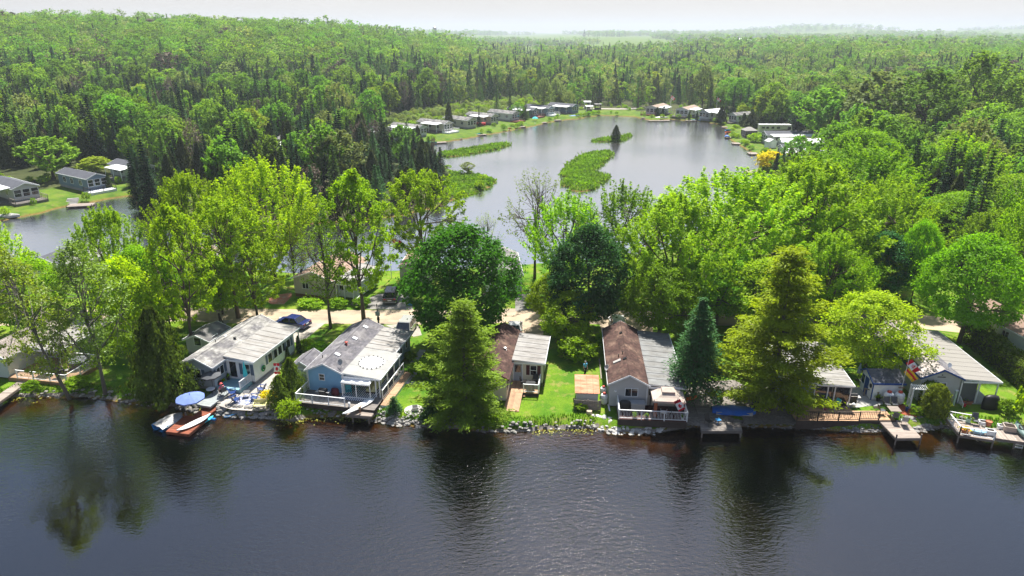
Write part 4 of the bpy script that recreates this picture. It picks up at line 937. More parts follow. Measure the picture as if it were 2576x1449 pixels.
# ================= house 0 far left with brown roof and deck
F0, A0 = (-54.7, 64.3), 11.0
h0 = thing('mobile_home', 'pale green home with drab shingle roof cut by the left edge of the picture', 'house', (*F0, LAND), AZ(A0), 'park homes on the near shore')
obj('wall', gable_body(4.0, 11.5, 2.55, 3.5, .15), m_sgreen, h0); gable_roof(h0, 4.0, 11.5, 2.55, 3.5, m_shdrab); vent(h0, .7, 3.2, roof_z(4.0, 2.55, 3.5, .7))
b = MB(); b.box(2.0, 4.6, .2, 5.6, 10, 2.45); obj('wall', b, m_sgreen, h0)
for u in (2.7, 3.9, 5.0): window(h0, 'F', 4.598, u, .6, .8, 1.6, 1)
panel_roof(h0, 2.2, 6.2, 2.3, 10.2, 2.75, 2.5, 6, m_metalroof)
for x in (4.2, 6.0):
    b = MB(); b.box(x - .05, 2.5, .4, x + .05, 2.6, 2.5); obj('porch_post', b, m_trim, h0)
d0 = deck('deck', 'warm tan deck with white railing behind the leaning shore tree', None, 2.05, 9.2, -.3, 4.5, .42, m_woodw, (*F0, LAND), AZ(A0), 'x', m_woodw)
rail(d0, [(3.2, -.25), (9.15, -.25), (9.15, 3.4)], .42); rail(d0, [(5.6, 4.45), (9.1, 4.45)], .42)

# ================= second row, beyond the road
hm = thing('mobile_home', 'beige home with faded brown roof and brick base across the gravel road', 'house', (*q('H', 1010, 925)[:2], LAND), AZ(16), 'homes across the road')
obj('wall', gable_body(6.2, 9.5, 2.75, 3.9, .45), m_sbeige, hm); b = MB(); b.box(-3.0, -.02, -.05, 3.0, 9.4, .45); obj('skirting', b, m_brick, hm)
gable_roof(hm, 6.2, 9.5, 2.75, 3.9, m_shbr2, cw=.45, ch=.3)
panel_roof(hm, 3.2, 6.4, -.2, 7.6, 2.95, 2.6, 5, m_metalroof); b = MB(); b.box(3.1, .9, .3, 6.0, 7.4, 2.55); obj('wall', b, m_swhite, hm)
window(hm, 'F', -.002, -1.3, 1.3, .9, .8, 2, shut=m_sbeige); window(hm, 'F', .898, 3.7, 1.3, .6, .9, 1); window(hm, 'F', .898, 4.9, 1.3, .6, .9, 1)
for x in (3.4, 4.6, 5.9):
    b = MB(); b.box(x - .06, -.06, .2, x + .06, .06, 2.6); obj('porch_post', b, m_trim, hm)
skylight(hm, 6.2, 2.75, 3.9, -1.2, 6.2); skylight(hm, 6.2, 2.75, 3.9, -1.6, 5.0); dish(hm, (-1.9, .4, roof_z(6.2, 2.75, 3.9, 1.9)), -1.9, .3, .3, m_greyd)
for k in range(3):
    b = MB(); b.box(5.95, -.35 - .32 * k, 0, 7.0, -.06 - .32 * k, .42 - .13 * k); obj('step', b, m_wood, hm)
rail(hm, [(7.0, -.2), (7.1, -1.3)], .3, .9)
def simple_home(label, px, py, az, w, L, e, r_, wall, roof, group, awn=None, nwin=2, name='mobile_home', brick=False):
    t = thing(name, label, 'house', g(px, py), AZ(az), group); obj('wall', gable_body(w, L, e, r_, .3), wall, t); gable_roof(t, w, L, e, r_, roof, shingles=False)
    b = MB(); b.box(-w / 2 + .04, .04, -.1, w / 2 - .04, L - .04, .3); obj('skirting', b, m_brick if brick else m_skirt, t)
    for i in range(nwin): window(t, 'F', -.002, -w / 2 + w * (i + .5) / nwin, 1.2, .8, .9, 1)
    window(t, 'R', w / 2 + .002, L * .3, 1.2, .9, .9, 2); window(t, 'L', -w / 2 - .002, -L * .3, 1.2, .9, .9, 2)
    if awn: panel_roof(t, w / 2, w / 2 + 3, .3, L * .8, e + .15, e - .15, 4, awn)
    return t
simple_home('white home with grey roof and brick base peeking out right of the round maple', 1268, 738, -4, 5.0, 10, 2.7, 3.9, m_swhite, m_shg, 'homes across the road', brick=True)
simple_home('home with brown roof half hidden beside the parked black car', 1045, 715, 4, 4.4, 9, 2.6, 3.5, m_sbeige, m_shbr2, 'homes across the road', nwin=1)
simple_home('home with grey roof against the channel behind the left trees', 118, 705, 8, 5.0, 10, 2.6, 3.6, m_sgrey, m_shgd, 'homes across the road', m_metalroof)
simple_home('white home with tan roof between the left yellow green trees', 430, 715, 12, 4.6, 9, 2.6, 3.6, m_swhite, m_shtan, 'homes across the road', m_metalroof)
simple_home('small grey building with shingle roof behind the grey blue home', 503, 893, 12, 3.0, 3.6, 1.9, 2.5, m_sgrey, m_shg, 'homes across the road', nwin=1, name='garage')
simple_home('white home with pinkish roof at the right edge of the picture', 2625, 905, -6, 4.6, 11, 2.6, 3.7, m_swhite, m_shbr2, 'park homes on the near shore')
simple_home('home glimpsed between the right hand maples near the lane', 2530, 700, -8, 5, 9, 2.6, 3.6, m_swhite, m_shbr2, 'homes across the road')

# ------------------------------------------------------------ furniture, boats, vehicles, people
def adirondack(label, loc, rz, mat, group):
    t = thing('adirondack_chair', label, 'chair', loc, rz, group)
    for i in range(5):
        b = MB(); y0 = -.3 + i * .11; b.slab((-.27, y0, .38 - i * .03), (.27, y0, .38 - i * .03), (.27, y0 + .1, .355 - i * .03), (-.27, y0 + .1, .355 - i * .03), .02); obj('slat', b, mat, t)
    for i in range(5):
        b = MB(); x = -.27 + i * .11; h = .62 + .08 * (1 - abs(i - 2) / 2); b.slab((x, .22, .26), (x + .1, .22, .26), (x + .1, .24, .26), (x, .24, .26), .01)
        b = MB(); b.add([(x, .2, .25), (x + .1, .2, .25), (x + .1, .2 + h * .45, .25 + h), (x, .2 + h * .45, .25 + h), (x, .225, .24), (x + .1, .225, .24), (x + .1, .225 + h * .45, .24 + h), (x, .225 + h * .45, .24 + h)], [(0, 1, 2, 3), (7, 6, 5, 4), (0, 4, 5, 1), (2, 6, 7, 3), (1, 5, 6, 2), (3, 7, 4, 0)]); obj('back_slat', b, mat, t)
    for s in (-1, 1):
        b = MB(); b.box(s * .34 - .06, -.34, .55, s * .34 + .06, .42, .575); obj('armrest', b, mat, t)
        b = MB(); b.box(s * .31 - .02, -.3, 0, s * .31 + .02, -.22, .55); obj('leg', b, mat, t)
        b = MB(); b.add([(s * .29 - .02, -.28, .36), (s * .29 + .02, -.28, .36), (s * .29 + .02, .55, .02), (s * .29 - .02, .55, .02), (s * .29 - .02, -.28, .26), (s * .29 + .02, -.28, .26), (s * .29 + .02, .5, -.0), (s * .29 - .02, .5, -.0)], [(0, 1, 2, 3), (7, 6, 5, 4), (0, 4, 5, 1), (1, 5, 6, 2), (2, 6, 7, 3), (3, 7, 4, 0)]); obj('leg', b, mat, t)
    return t
def patio_chair(name, label, loc, rz, fab, frame, group=None, h=1.0):
    t = thing(name, label, 'chair', loc, rz, group)
    b = MB(); b.slab((-.25, -.25, .43), (.25, -.25, .43), (.25, .22, .40), (-.25, .22, .40), .025); obj('seat', b, fab, t)
    b = MB(); b.add([(-.25, .22, .42), (.25, .22, .42), (.25, .42, h), (-.25, .42, h), (-.25, .245, .42), (.25, .245, .42), (.25, .445, h), (-.25, .445, h)], [(0, 1, 2, 3), (7, 6, 5, 4), (0, 4, 5, 1), (1, 5, 6, 2), (2, 6, 7, 3), (3, 7, 4, 0)]); obj('backrest', b, fab, t)
    for s in (-1, 1):
        b = MB(); b.tube([(s * .28, -.26, 0), (s * .28, -.26, .62), (s * .28, .3, .62)], .016, 5); obj('armrest', b, frame, t)
        b = MB(); b.tube([(s * .28, .34, 0), (s * .28, .24, .42), (s * .28, .44, h)], .016, 5); obj('leg', b, frame, t)
    return t
def table(name, label, loc, rz, w, d, h, top, legs, rnd=False, group=None):
    t = thing(name, label, 'table', loc, rz, group); b = MB()
    if rnd: b.lathe((0, 0, h - .03), [(w / 2, 0), (w / 2, .03)], 20)
    else: b.box(-w / 2, -d / 2, h - .03, w / 2, d / 2, h)
    obj('tabletop', b, top, t)
    for sx in (-1, 1):
        for sy in (-1, 1):
            b = MB(); x, y = sx * w * (.33 if rnd else .45), sy * (w if rnd else d) * (.33 if rnd else .44); b.tube([(x * 1.1, y * 1.1, 0), (x, y, h - .03)], .018, 5); obj('leg', b, legs, t)
    return t
def umbrella(label, loc, rr, h, mat, mpole, tilt=0, n=8, drop=.42, base=True, group=None):
    t = thing('patio_umbrella', label, 'umbrella', loc, 0, group); b = MB(); b.tube([(0, 0, 0), (0, 0, h + .05)], .022, 6); obj('pole', b, mpole, t)
    vs = [(0, 0, h)]; fs = []
    for k in range(n):
        for f in (.5, 1.):
            a = 2 * math.pi * k / n; vs.append((rr * f * math.cos(a), rr * f * math.sin(a), h - drop * f ** 1.3))
            a2 = a + math.pi / n; vs.append((rr * f * .955 * math.cos(a2), rr * f * .955 * math.sin(a2), h - drop * f ** 1.3 * .93 + .0))
    m = len(vs)
    b = MB()
    for k in range(n):
        o = 1 + k * 4; o2 = 1 + ((k + 1) % n) * 4; tt = .3 + .4 * (k % 2)
        V = [vs[0], vs[o], vs[o + 1], vs[o2], vs[o + 2], vs[o + 3], vs[o2 + 2]]
        b.add(V, [(0, 1, 2), (0, 2, 3), (1, 4, 5, 2), (2, 5, 6, 3)], 0, tt)
        b.add([V[4], V[5], V[6], tuple(Vector(V[4]) - Vector((0, 0, .13))), tuple(Vector(V[5]) - Vector((0, 0, .13))), tuple(Vector(V[6]) - Vector((0, 0, .13)))], [(0, 3, 4, 1), (1, 4, 5, 2)], 0, tt)
    c = obj('canopy', b, mat, t)
    for k in range(n):
        a = 2 * math.pi * k / n; r_ = MB(); r_.tube([(.03 * math.cos(a), .03 * math.sin(a), h - .06), (rr * .97 * math.cos(a), rr * .97 * math.sin(a), h - drop - .02)], .01, 4); obj('rib', r_, mpole, c)
    b = MB(); b.lathe((0, 0, h), [(.03, 0), (.05, .05), (.01, .1)], 8); obj('finial', b, mat, t)
    if base: b = MB(); b.lathe((0, 0, 0), [(.25, 0), (.25, .05), (.06, .1), (.05, .25)], 12); obj('base', b, m_dark, t)
    return t
def closed_umbrella(label, loc, h, mat, group=None):
    t = thing('patio_umbrella', label, 'umbrella', loc, 0, group); b = MB(); b.tube([(0, 0, 0), (0, 0, h)], .022, 6); obj('pole', b, m_dark, t)
    b = MB(); vs = []; n = 14
    for z, r_ in ((h * .42, .22), (h * .5, .23), (h * .7, .16), (h * .9, .07), (h * .99, .02)):
        for k in range(n): a = 2 * math.pi * k / n; rr = r_ * (1 if k % 2 else .72); vs.append((rr * math.cos(a), rr * math.sin(a), z))
    b.add(vs, [(i * n + k, i * n + (k + 1) % n, (i + 1) * n + (k + 1) % n, (i + 1) * n + k) for i in range(4) for k in range(n)]); obj('canopy', b, mat, t)
    b = MB(); b.lathe((0, 0, 0), [(.25, 0), (.25, .05), (.06, .1), (.05, .25)], 12); obj('base', b, m_dark, t); return t
def barbecue(label, loc, rz, covered=False, s=1., group=None):
    t = thing('barbecue', label, 'barbecue', loc, rz, group)
    b = MB()
    if covered: b.lathe((0, 0, 0), [(.5, .04), (.5, .5), (.47, .85), (.38, 1.02), (.16, 1.1), (.02, 1.11)], 10, T=Matrix.Diagonal((1.25 * s, .65 * s, s, 1))); obj('cover', b, m_black, t, smooth=True); return t
    b.box(-.35, -.25, .1, .35, .25, .75); obj('cabinet', b, m_black, t)
    b = MB(); n = 8
    vs = [(x, -.26 * math.cos(math.pi * k / n), .76 + .34 * math.sin(math.pi * k / n)) for x in (-.38, .38) for k in range(n + 1)]
    b.add(vs, [tuple(range(n + 1))[::-1], tuple(range(n + 1, 2 * n + 2))] + [(k, k + 1, n + 2 + k, n + 1 + k) for k in range(n)] + [(n, 0, n + 1, 2 * n + 1)]); obj('lid', b, m_black, t)
    for s_ in (-1, 1): b = MB(); b.box(s_ * .55 - .15, -.22, .72, s_ * .55 + .15, .22, .76); obj('side_shelf', b, m_steel, t)
    b = MB(); b.bar((-.3, -.31, .92), (.3, -.31, .92), .03); obj('handle', b, m_steel, t)
    for s_ in (-1, 1): b = MB(); b.lathe((0, 0, 0), [(.09, -.02), (.09, .02)], 10, T=Matrix.Translation((s_ * .3, .2, .09)) @ Matrix.Rotation(R(90), 4, 'Y')); obj('wheel', b, m_tyre, t)
    return t
def propane(label, loc, r, h, cap, group=None):
    t = thing('propane_tank', label, 'tank', loc, 0, group); b = MB(); b.lathe((0, 0, 0), [(r * .7, .0), (r * .7, .1), (r * .8, .1), (r, .2), (r, h * .72), (r * .85, h * .82), (r * .4, h * .88), (.03, h * .89)], 16); obj('body', b, m_white, t, smooth=True)
    b = MB(); b.lathe((0, 0, h * .86), [(r * .45, 0), (r * .47, h * .1), (r * .35, h * .14), (.02, h * .15)], 12); obj('cap', b, cap, t)
    b = MB(); b.lathe((0, 0, h * .5), [(r * 1.01, 0), (r * 1.01, .03)], 16); obj('band', b, m_grey, t); return t
def pot(label, loc, r, h, mat, plantmat=None, group=None, square=False, name='planter', sx=1., rz=0., seed=3, cat='planter'):
    t = thing(name, label, cat, loc, rz, group); t.scale = (sx, 1, 1); b = MB()
    if square:
        for (x0, y0, x1, y1) in ((-r, -r, r, -r + .06), (-r, r - .06, r, r), (-r, -r + .06, -r + .06, r - .06), (r - .06, -r + .06, r, r - .06)): b.box(x0, y0, 0, x1, y1, h)
    else: b.lathe((0, 0, 0), [(r * .72, 0), (r, h), (r * 1.06, h), (r * 1.06, h - .05), (r * .9, h - .05), (r * .88, h - .06)], 12)
    obj('body', b, mat, t); b = MB()
    b.lathe((0, 0, h - .09), [(r * .86, 0), (.02, .02)], 12) if not square else b.box(-r + .062, -r + .062, .05, r - .062, r - .062, h - .08)
    obj('soil', b, m_soil, t)
    if plantmat:
        global RNG
        RNG = np.random.default_rng(seed); n = 70; C = RNG.normal(size=(n, 3)) * np.array([r * .55, r * .55, .09]) + np.array([0, 0, h + .1]); link('leaves', leaf_mesh('leaves', C, unit(n) + np.array([0, 0, .6]), .16 * (.6 + RNG.random(n)), plantmat, RNG.random(n)), t)
    return t
def dock(name, label, corners, z, mat, along=0, posts=(), th=.22, ph=.3, group=None, depth=1.5, skirtmat=None):
    """plank dock: corners fl fr br bl"""
    fl, fr, br, bl = [Vector((*c[:2], z)) for c in corners]; t = thing(name, label, 'dock', fl, 0, group); o = fl
    b = MB(); n = max(3, round(((bl - fl).length if along == 0 else (fr - fl).length) / .15))
    for i in range(n):
        f0, f1 = i / n + .04 / n, (i + 1) / n - .04 / n
        if along == 0: a, c, d, e = fl.lerp(bl, f0), fr.lerp(br, f0), fr.lerp(br, f1), fl.lerp(bl, f1)
        else: a, c, d, e = fl.lerp(fr, f0), fl.lerp(fr, f1), bl.lerp(br, f1), bl.lerp(br, f0)
        w = random.uniform(-.008, .008); b.slab(*[p - o + Vector((0, 0, w)) for p in (a, c, d, e)], .035, 0, random.random())
    obj('plank', b, mat, t, kind='stuff')
    for p, r_ in ((fl, fr), (fr, br), (br, bl), (bl, fl)):
        b = MB(); d = (r_ - p).normalized() * .03; b.bar(p - o + d + Vector((0, 0, -.04 - th / 2)), r_ - o - d + Vector((0, 0, -.04 - th / 2)), .05, th); obj('joist', b, skirtmat or mat, t)
    for p in (posts or [fl, fr]):
        b = MB(); p = Vector((*p[:2], z)) - o; b.tube([p + Vector((0, 0, -depth)), p + Vector((0, 0, ph))], .07, 7); obj('post', b, m_wood, t)
    return t
def board(name, label, cat, loc, rz, L, w, th, mat, deckmat=None, tilt=(0, 0), tail=False, group=None):
    t = thing(name, label, cat, loc, rz, group); t.rotation_euler = (tilt[0], tilt[1], rz); b = MB(); n = 14; vs = []; fs = []
    for i in range(n):
        u = i / (n - 1); x = (u - .5) * L; hw = w / 2 * max(.03, (1 - abs(2 * u - 1) ** 2.6)) if not tail else w / 2 * max(.03, math.sin(math.pi * min(1, u * .68 + .0)) ** .7 if u > 0 else .03)
        up = .12 * L / 3 * (abs(2 * u - 1) ** 4)
        vs += [(x, -hw, up + th * .55), (x, 0, up), (x, hw, up + th * .55), (x, hw * .93, up + th), (x, 0, up + th * 1.05), (x, -hw * .93, up + th)]
    for i in range(n - 1):
        for k in range(6): fs.append((i * 6 + k, (i + 1) * 6 + k, (i + 1) * 6 + (k + 1) % 6, i * 6 + (k + 1) % 6))
    fs += [tuple(range(6)), tuple(range((n - 1) * 6, n * 6))[::-1]]
    b.add(vs, fs); obj('hull', b, mat, t, smooth=True)
    if deckmat: b = MB(); b.box(-L * .16, -w * .3, th * 1.02, L * .12, w * .3, th * 1.02 + .015); obj('deck_pad', b, deckmat, t)
    b = MB(); b.add([(-L * .4, 0, .02), (-L * .33, 0, .02), (-L * .42, 0, -.14)], [(0, 1, 2)]); b.add([(-L * .4, .01, .02), (-L * .33, .01, .02), (-L * .42, .01, -.14)], [(2, 1, 0)]); obj('fin', b, m_black, t); return t
def kayak(name, label, loc, rz, mat, L=3., w=.7, h=.36, group=None, cat='kayak'):
    t = thing(name, label, cat, loc, rz, group); b = MB(); n = 13; vs = []; fs = []
    for i in range(n):
        u = i / (n - 1); x = (u - .5) * L; s = max(.04, 1 - abs(2 * u - 1) ** 2.2); hw = w / 2 * s; up = .1 * abs(2 * u - 1) ** 3
        vs += [(x, -hw * .6, up), (x, 0, up - .03), (x, hw * .6, up), (x, hw, up + h * .65), (x, 0, h * (.75 + .2 * s) + up), (x, -hw, up + h * .65)]
    for i in range(n - 1):
        for k in range(6): fs.append((i * 6 + k, (i + 1) * 6 + k, (i + 1) * 6 + (k + 1) % 6, i * 6 + (k + 1) % 6))
    b.add(vs, fs + [tuple(range(6)), tuple(range((n - 1) * 6, n * 6))[::-1]]); obj('hull', b, mat, t, smooth=True)
    b = MB(); b.lathe((0, 0, h * .9), [(w * .3, 0), (w * .33, .05), (w * .27, .05), (w * .25, .01)], 12, T=Matrix.Diagonal((1.7, 1, 1, 1))); obj('cockpit_rim', b, m_black, t); return t
def rowboat(name, label, loc, rz, mat, L=3.4, w=1.4, h=.5, inside=None, group=None, cat='boat', cover=None):
    t = thing(name, label, cat, loc, rz, group); b = MB(); n = 12; vs = []; fs = []
    for i in range(n):
        u = i / (n - 1); x = (u - .5) * L; hw = w / 2 * (1 - max(0, (u - .35) / .65) ** 2.4 * .97); up = .22 * max(0, u - .5) ** 2 * 2
        for y, z in ((-1, h), (-.8, .12), (0, 0), (.8, .12), (1, h), (.9, h), (.68, .18), (0, .1), (-.68, .18), (-.9, h)): vs.append((x, hw * y, z + up))
    for i in range(n - 1):
        for k in range(10): fs.append((i * 10 + k, (i + 1) * 10 + k, (i + 1) * 10 + (k + 1) % 10, i * 10 + (k + 1) % 10))
    fs += [(0, 1, 2, 3, 4, 5, 6, 7, 8, 9), tuple(range((n - 1) * 10, n * 10))[::-1]]
    b.add(vs, fs); obj('hull', b, mat, t, smooth=False)
    for f in (.22, .5, .74):
        x = (f - .5) * L; hw = w / 2 * (1 - max(0, (f - .35) / .65) ** 2.4 * .97) * .86; s = MB(); s.box(x - .13, -hw, h * .62, x + .13, hw, h * .68); obj('thwart', s, inside or m_grey, t)
    if cover:
        c = MB(); vs = []; m = 11
        for i in range(m):
            u = i / (m - 1); x = (u - .5) * L * 1.02
            hw = w / 2 * (1 - max(0, (u - .35) / .65) ** 2.4 * .9) * 1.06
            for k in range(7): y = (k / 3 - 1); vs.append((x, hw * y, h + .05 + .3 * (1 - y * y) * math.sin(math.pi * min(.97, max(.06, u))) + .05 * math.sin(i * 2.1 + k * 1.7) - (.12 if abs(y) > .99 else 0)))
        c.add(vs, [(i * 7 + k, (i + 1) * 7 + k, (i + 1) * 7 + k + 1, i * 7 + k + 1) for i in range(m - 1) for k in range(6)]); obj('cover', c, cover, t, smooth=True)
    return t
def car(name, label, loc, rz, paint, kind='suv', group=None):
    t = thing(name, label, 'car', loc, rz, group); suv = kind == 'suv'; L, w = (4.6, 1.86) if suv else (4.5, 1.8); H = 1.68 if suv else 1.42; hb = .98 if suv else .88; a = w / 2
    prof = [(-L / 2, .42), (-L / 2 + .03, hb - .05), (-L / 2 + .15, hb), (L / 2 - 1.2, hb - .02), (L / 2 - .35, hb - .16), (L / 2 - .03, hb - .35), (L / 2, .42), (L / 2 - .1, .28), (-L / 2 + .1, .28)]
    b = MB(); n = len(prof); vs = [(s * a * (.97 if (z < .5 or z > hb - .02) else 1.0), y, z) for s in (-1, 1) for y, z in prof]; b.add(vs, [tuple(range(n)), tuple(range(n, 2 * n))[::-1]] + [(k, k + n, (k + 1) % n + n, (k + 1) % n) for k in range(n)]); obj('body', b, paint, t)
    r0, r1, f1, f0 = (-L / 2 + .2, -L / 2 + .55, .55, 1.25) if suv else (-L / 2 + .75, -L / 2 + 1.35, .35, 1.2)
    def ring(y0, y1, z): return None
    lo = [(-a * .95, r0, hb), (a * .95, r0, hb), (a * .95, f0, hb - .02), (-a * .95, f0, hb - .02)]; hi = [(-a * .76, r1, H - .06), (a * .76, r1, H - .06), (a * .76, f1, H - .06), (-a * .76, f1, H - .06)]
    b = MB(); b.add(lo + hi, [(0, 1, 5, 4), (1, 2, 6, 5), (2, 3, 7, 6), (3, 0, 4, 7)]); obj('window', b, m_glass, t)
    b = MB(); b.add([(x * 1.02, y - (.05 if y < 0 else -.05), H - .07) for x, y, z in hi] + [(x * .92, y * .94, H) for x, y, z in hi], [(0, 1, 5, 4), (1, 2, 6, 5), (2, 3, 7, 6), (3, 0, 4, 7), (4, 5, 6, 7), (3, 2, 1, 0)]); obj('roof', b, paint, t)
    b = MB()
    for i, (p, q_) in enumerate(zip(lo, hi)): b.bar(Vector(p) * 1.004, Vector(q_) * 1.004, .07, .05)
    for s in (-1, 1): b.bar((s * a * .955, -.25, hb), (s * a * .765, -.15, H - .05), .09, .04)
    obj('pillar', b, paint, t)
    for s in (-1, 1):
        for y in (-L / 2 + .85, L / 2 - .85):
            wT = Matrix.Translation((s * (a - .1), y, .33)) @ Matrix.Rotation(R(90), 4, 'Y'); b = MB(); b.lathe((0, 0, 0), [(.2, -.1), (.32, -.1), (.33, -.05), (.33, .05), (.32, .1), (.2, .1)], 16, T=wT); wh = obj('wheel', b, m_tyre, t)
            b = MB(); b.lathe((0, 0, 0), [(.02, -.105), (.19, -.108), (.19, .108), (.02, .105)], 12, T=wT); obj('rim', b, m_steel, wh)
        b = MB(); b.box(s * (a - .28) - .12, -L / 2 - .015, hb - .2, s * (a - .28) + .12, -L / 2 + .05, hb - .05); obj('tail_light', b, m_tail, t)
        b = MB(); b.cbox((s * (a - .3), L / 2 - .1, hb - .32), (.4, .2, .14)); obj('headlight', b, m_lamp, t)
        b = MB(); b.cbox((s * (a + .08), .85, hb + .08), (.2, .1, .14)); obj('mirror', b, paint, t)
    b = MB(); b.box(-.26, -L / 2 - .02, .62, .26, -L / 2 + .02, .74); obj('number_plate', b, m_white, t)
    b = MB(); b.box(-a * .95, -L / 2 - .05, .34, a * .95, -L / 2 + .1, .5); obj('bumper', b, m_grey if suv else paint, t); return t
def figure(name, label, loc, rz, J, shirt, legs, hairmat, hat=None, sleeves=True, group=None, shorts=False):
    """one continuous skinned body from joints J (hip, chest, neck, head, and for each side shoulder, elbow, wrist, knee, ankle)"""
    t = thing(name, label, 'person', loc, rz, group)
    def skin(nm, chains, rad, mat, parent, lv=1):
        vs = []; es = []; rs = []; idx = {}
        for ch in chains:
            prev = None
            for (key, p, r_) in ch:
                k = key or (round(p[0], 4), round(p[1], 4), round(p[2], 4))
                if k not in idx: idx[k] = len(vs); vs.append(tuple(p)); rs.append(r_)
                if prev is not None and prev != idx[k]: es.append((prev, idx[k]))
                prev = idx[k]
        me = bpy.data.meshes.new(nm); me.from_pydata(vs, es, []); me.materials.append(mat)
        o = link(nm, me, parent); md = o.modifiers.new('skin', 'SKIN'); md.use_smooth_shade = True
        me_sv = me.skin_vertices[0] if me.skin_vertices else None
        if me_sv is None:
            bpy.context.view_layer.objects.active = o
        for i, r_ in enumerate(rs):
            me.skin_vertices[0].data[i].radius = (r_, r_)
        me.skin_vertices[0].data[0].use_root = True
        sb = o.modifiers.new('subdivision', 'SUBSURF'); sb.levels = lv; sb.render_levels = lv; return o
    V = Vector; hip, chest, neck, head = [V(J[k]) for k in ('hip', 'chest', 'neck', 'head')]
    hd = (head - neck).normalized(); fw = V(J.get('look', (0, -1, 0))).normalized()
    core = [('hip', hip, .135), ('waist', hip.lerp(chest, .5), .125), ('chest', chest, .15), ('nk', neck, .055), ('chin', neck + hd * .09 + fw * .03, .065), ('hd', head, .088), ('top', head + hd * .075, .075)]
    ch = [core, [('hd', head, .088), ('nose', head - hd * .02 + fw * .092, .018)]]; sh = [core[:3] + [('nk', neck - hd * .02, .07)]]; lg = []
    for s in ('l', 'r'):
        sho, elb, wri, kne, ank = [V(J[s + k]) for k in ('sho', 'elb', 'wri', 'kne', 'ank')]; sg = -1 if s == 'l' else 1
        hj = hip + V((sg * .1, 0, -.03))
        ch.append([('chest', chest, .15), ('s' + s, sho, .065), ('e' + s, elb, .045), ('w' + s, wri, .03)])
        hdv = (wri - elb).normalized(); sd_ = hdv.orthogonal().normalized(); palm = wri + hdv * .07; ch.append([('w' + s, wri, .03), ('p' + s, palm, .034)])
        for i in range(4):
            o_ = sd_ * ((i - 1.5) * .02); L = (.07, .082, .078, .06)[i]; ch.append([('p' + s, palm, .034), (s + 'f%d' % i, palm + hdv * .035 + o_, .0095), (s + 'g%d' % i, palm + hdv * (.035 + L) + o_ + V((0, 0, -.02)), .008)])
        ch.append([('p' + s, palm, .034), (s + 't0', wri + hdv * .045 + sd_ * .045, .011), (s + 't1', wri + hdv * .085 + sd_ * .065, .009)])
        ch.append([('hip', hip, .135), ('h' + s, hj, .1), ('k' + s, kne, .058), ('a' + s, ank, .042), ('ft' + s, ank + fw * .16 + V((0, 0, -.04)), .035)])
        sh.append([('chest', chest, .16), ('s' + s, sho, .078)] + ([('m' + s, sho.lerp(elb, .62), .062)] if sleeves else []))
        lg.append([('hip', hip, .15), ('h' + s, hj, .112)] + ([('x' + s, hj.lerp(kne, .75), .085)] if shorts else [('k' + s, kne, .07), ('y' + s, kne.lerp(ank, .9), .055)]))
        b = MB(); b.cbox(ank + fw * .07 + V((0, 0, -.045)), (.1, .26, .08), math.atan2(-fw.x, fw.y)); obj('shoe', b, m_white if shorts else m_black, t)
        e = MB(); e.lathe(head + fw * .082 + fw.cross(V((0, 0, 1))).normalized() * (sg * .034) + hd * .01, [(.001, -.008), (.01, 0), (.001, .008)], 6); obj('eye', e, m_black, t)
    sh[0] = [(k, p, r_ + .015) for k, p, r_ in sh[0]]
    skin('body', ch, 0, m_skin, t); skin('shirt', sh, 0, shirt, t); skin('trousers', lg, 0, legs, t)
    b = MB(); X = Matrix.Translation(head + hd * .045 - fw * .012) @ hd.to_track_quat('Z', 'Y').to_matrix().to_4x4()
    if hat: b.lathe((0, 0, 0), [(.2, -.02), (.2, .0), (.11, .02), (.115, .075), (.08, .12), (.01, .13)], 14, T=X); obj('hat', b, hat, t, smooth=True)
    else: b.lathe((0, .01, 0), [(.098, -.03), (.103, .02), (.09, .06), (.05, .09), (.01, .097)], 12, T=X); obj('hair', b, hairmat, t, smooth=True)
    m_ = MB(); m_.cbox(head + fw * .09 - hd * .055, (.045, .01, .01), math.atan2(-fw.x, fw.y)); obj('mouth', m_, m_tail, t); return t

# ================= patio of house 1
for (x, y, rz, lab) in ((710, 985, 2.0, 'blue adirondack chair nearest the pale walkway, facing right'), (735, 1055, 2.6, 'blue adirondack chair nearest the water beside the round rug'), (920, 1035, -1.35, 'blue adirondack chair behind the yellow bench by the orange shrub'), (990, 950, -1.75, 'blue adirondack chair standing farthest from the water on the gravel patio')):
    p = q(2, x, y, LAND + .02); adirondack(lab, p, rz, m_blue, 'adirondack chairs on the gravel patio')
b = MB(); b.lathe((0, 0, 0), [(1.05, 0), (1.05, .012), (.02, .013)], 28); solo('round_rug', b, M('patterned_rug', (.42, .42, .46), .9, .3, 5., c2=(.13, .16, .3), c2lo=.48, c2hi=.56, c2scale=3.), 'round blue and white patterned rug on the gravel patio', 'rug', q(2, 838, 1035, LAND + .012))
table('side_table', 'square black mesh table standing on the round rug', q(2, 845, 1000, LAND + .03), .2, .62, .62, .55, m_greyd, m_black)
t = thing('garden_bench', 'pale yellow slatted bench facing the water', 'bench', q(2, 978, 1120, LAND + .01), .12)
for i in range(4): b = MB(); b.box(-.62, -.22 + i * .115, .42, .62, -.12 + i * .115, .445); obj('seat_slat', b, m_yel, t)
for i in range(4): b = MB(); b.slab((-.58, .25 + i * .025, .55 + i * .11), (.58, .25 + i * .025, .55 + i * .11), (.58, .275 + i * .025, .55 + i * .11), (-.58, .275 + i * .025, .55 + i * .11), .085); obj('back_slat', b, m_yel, t)
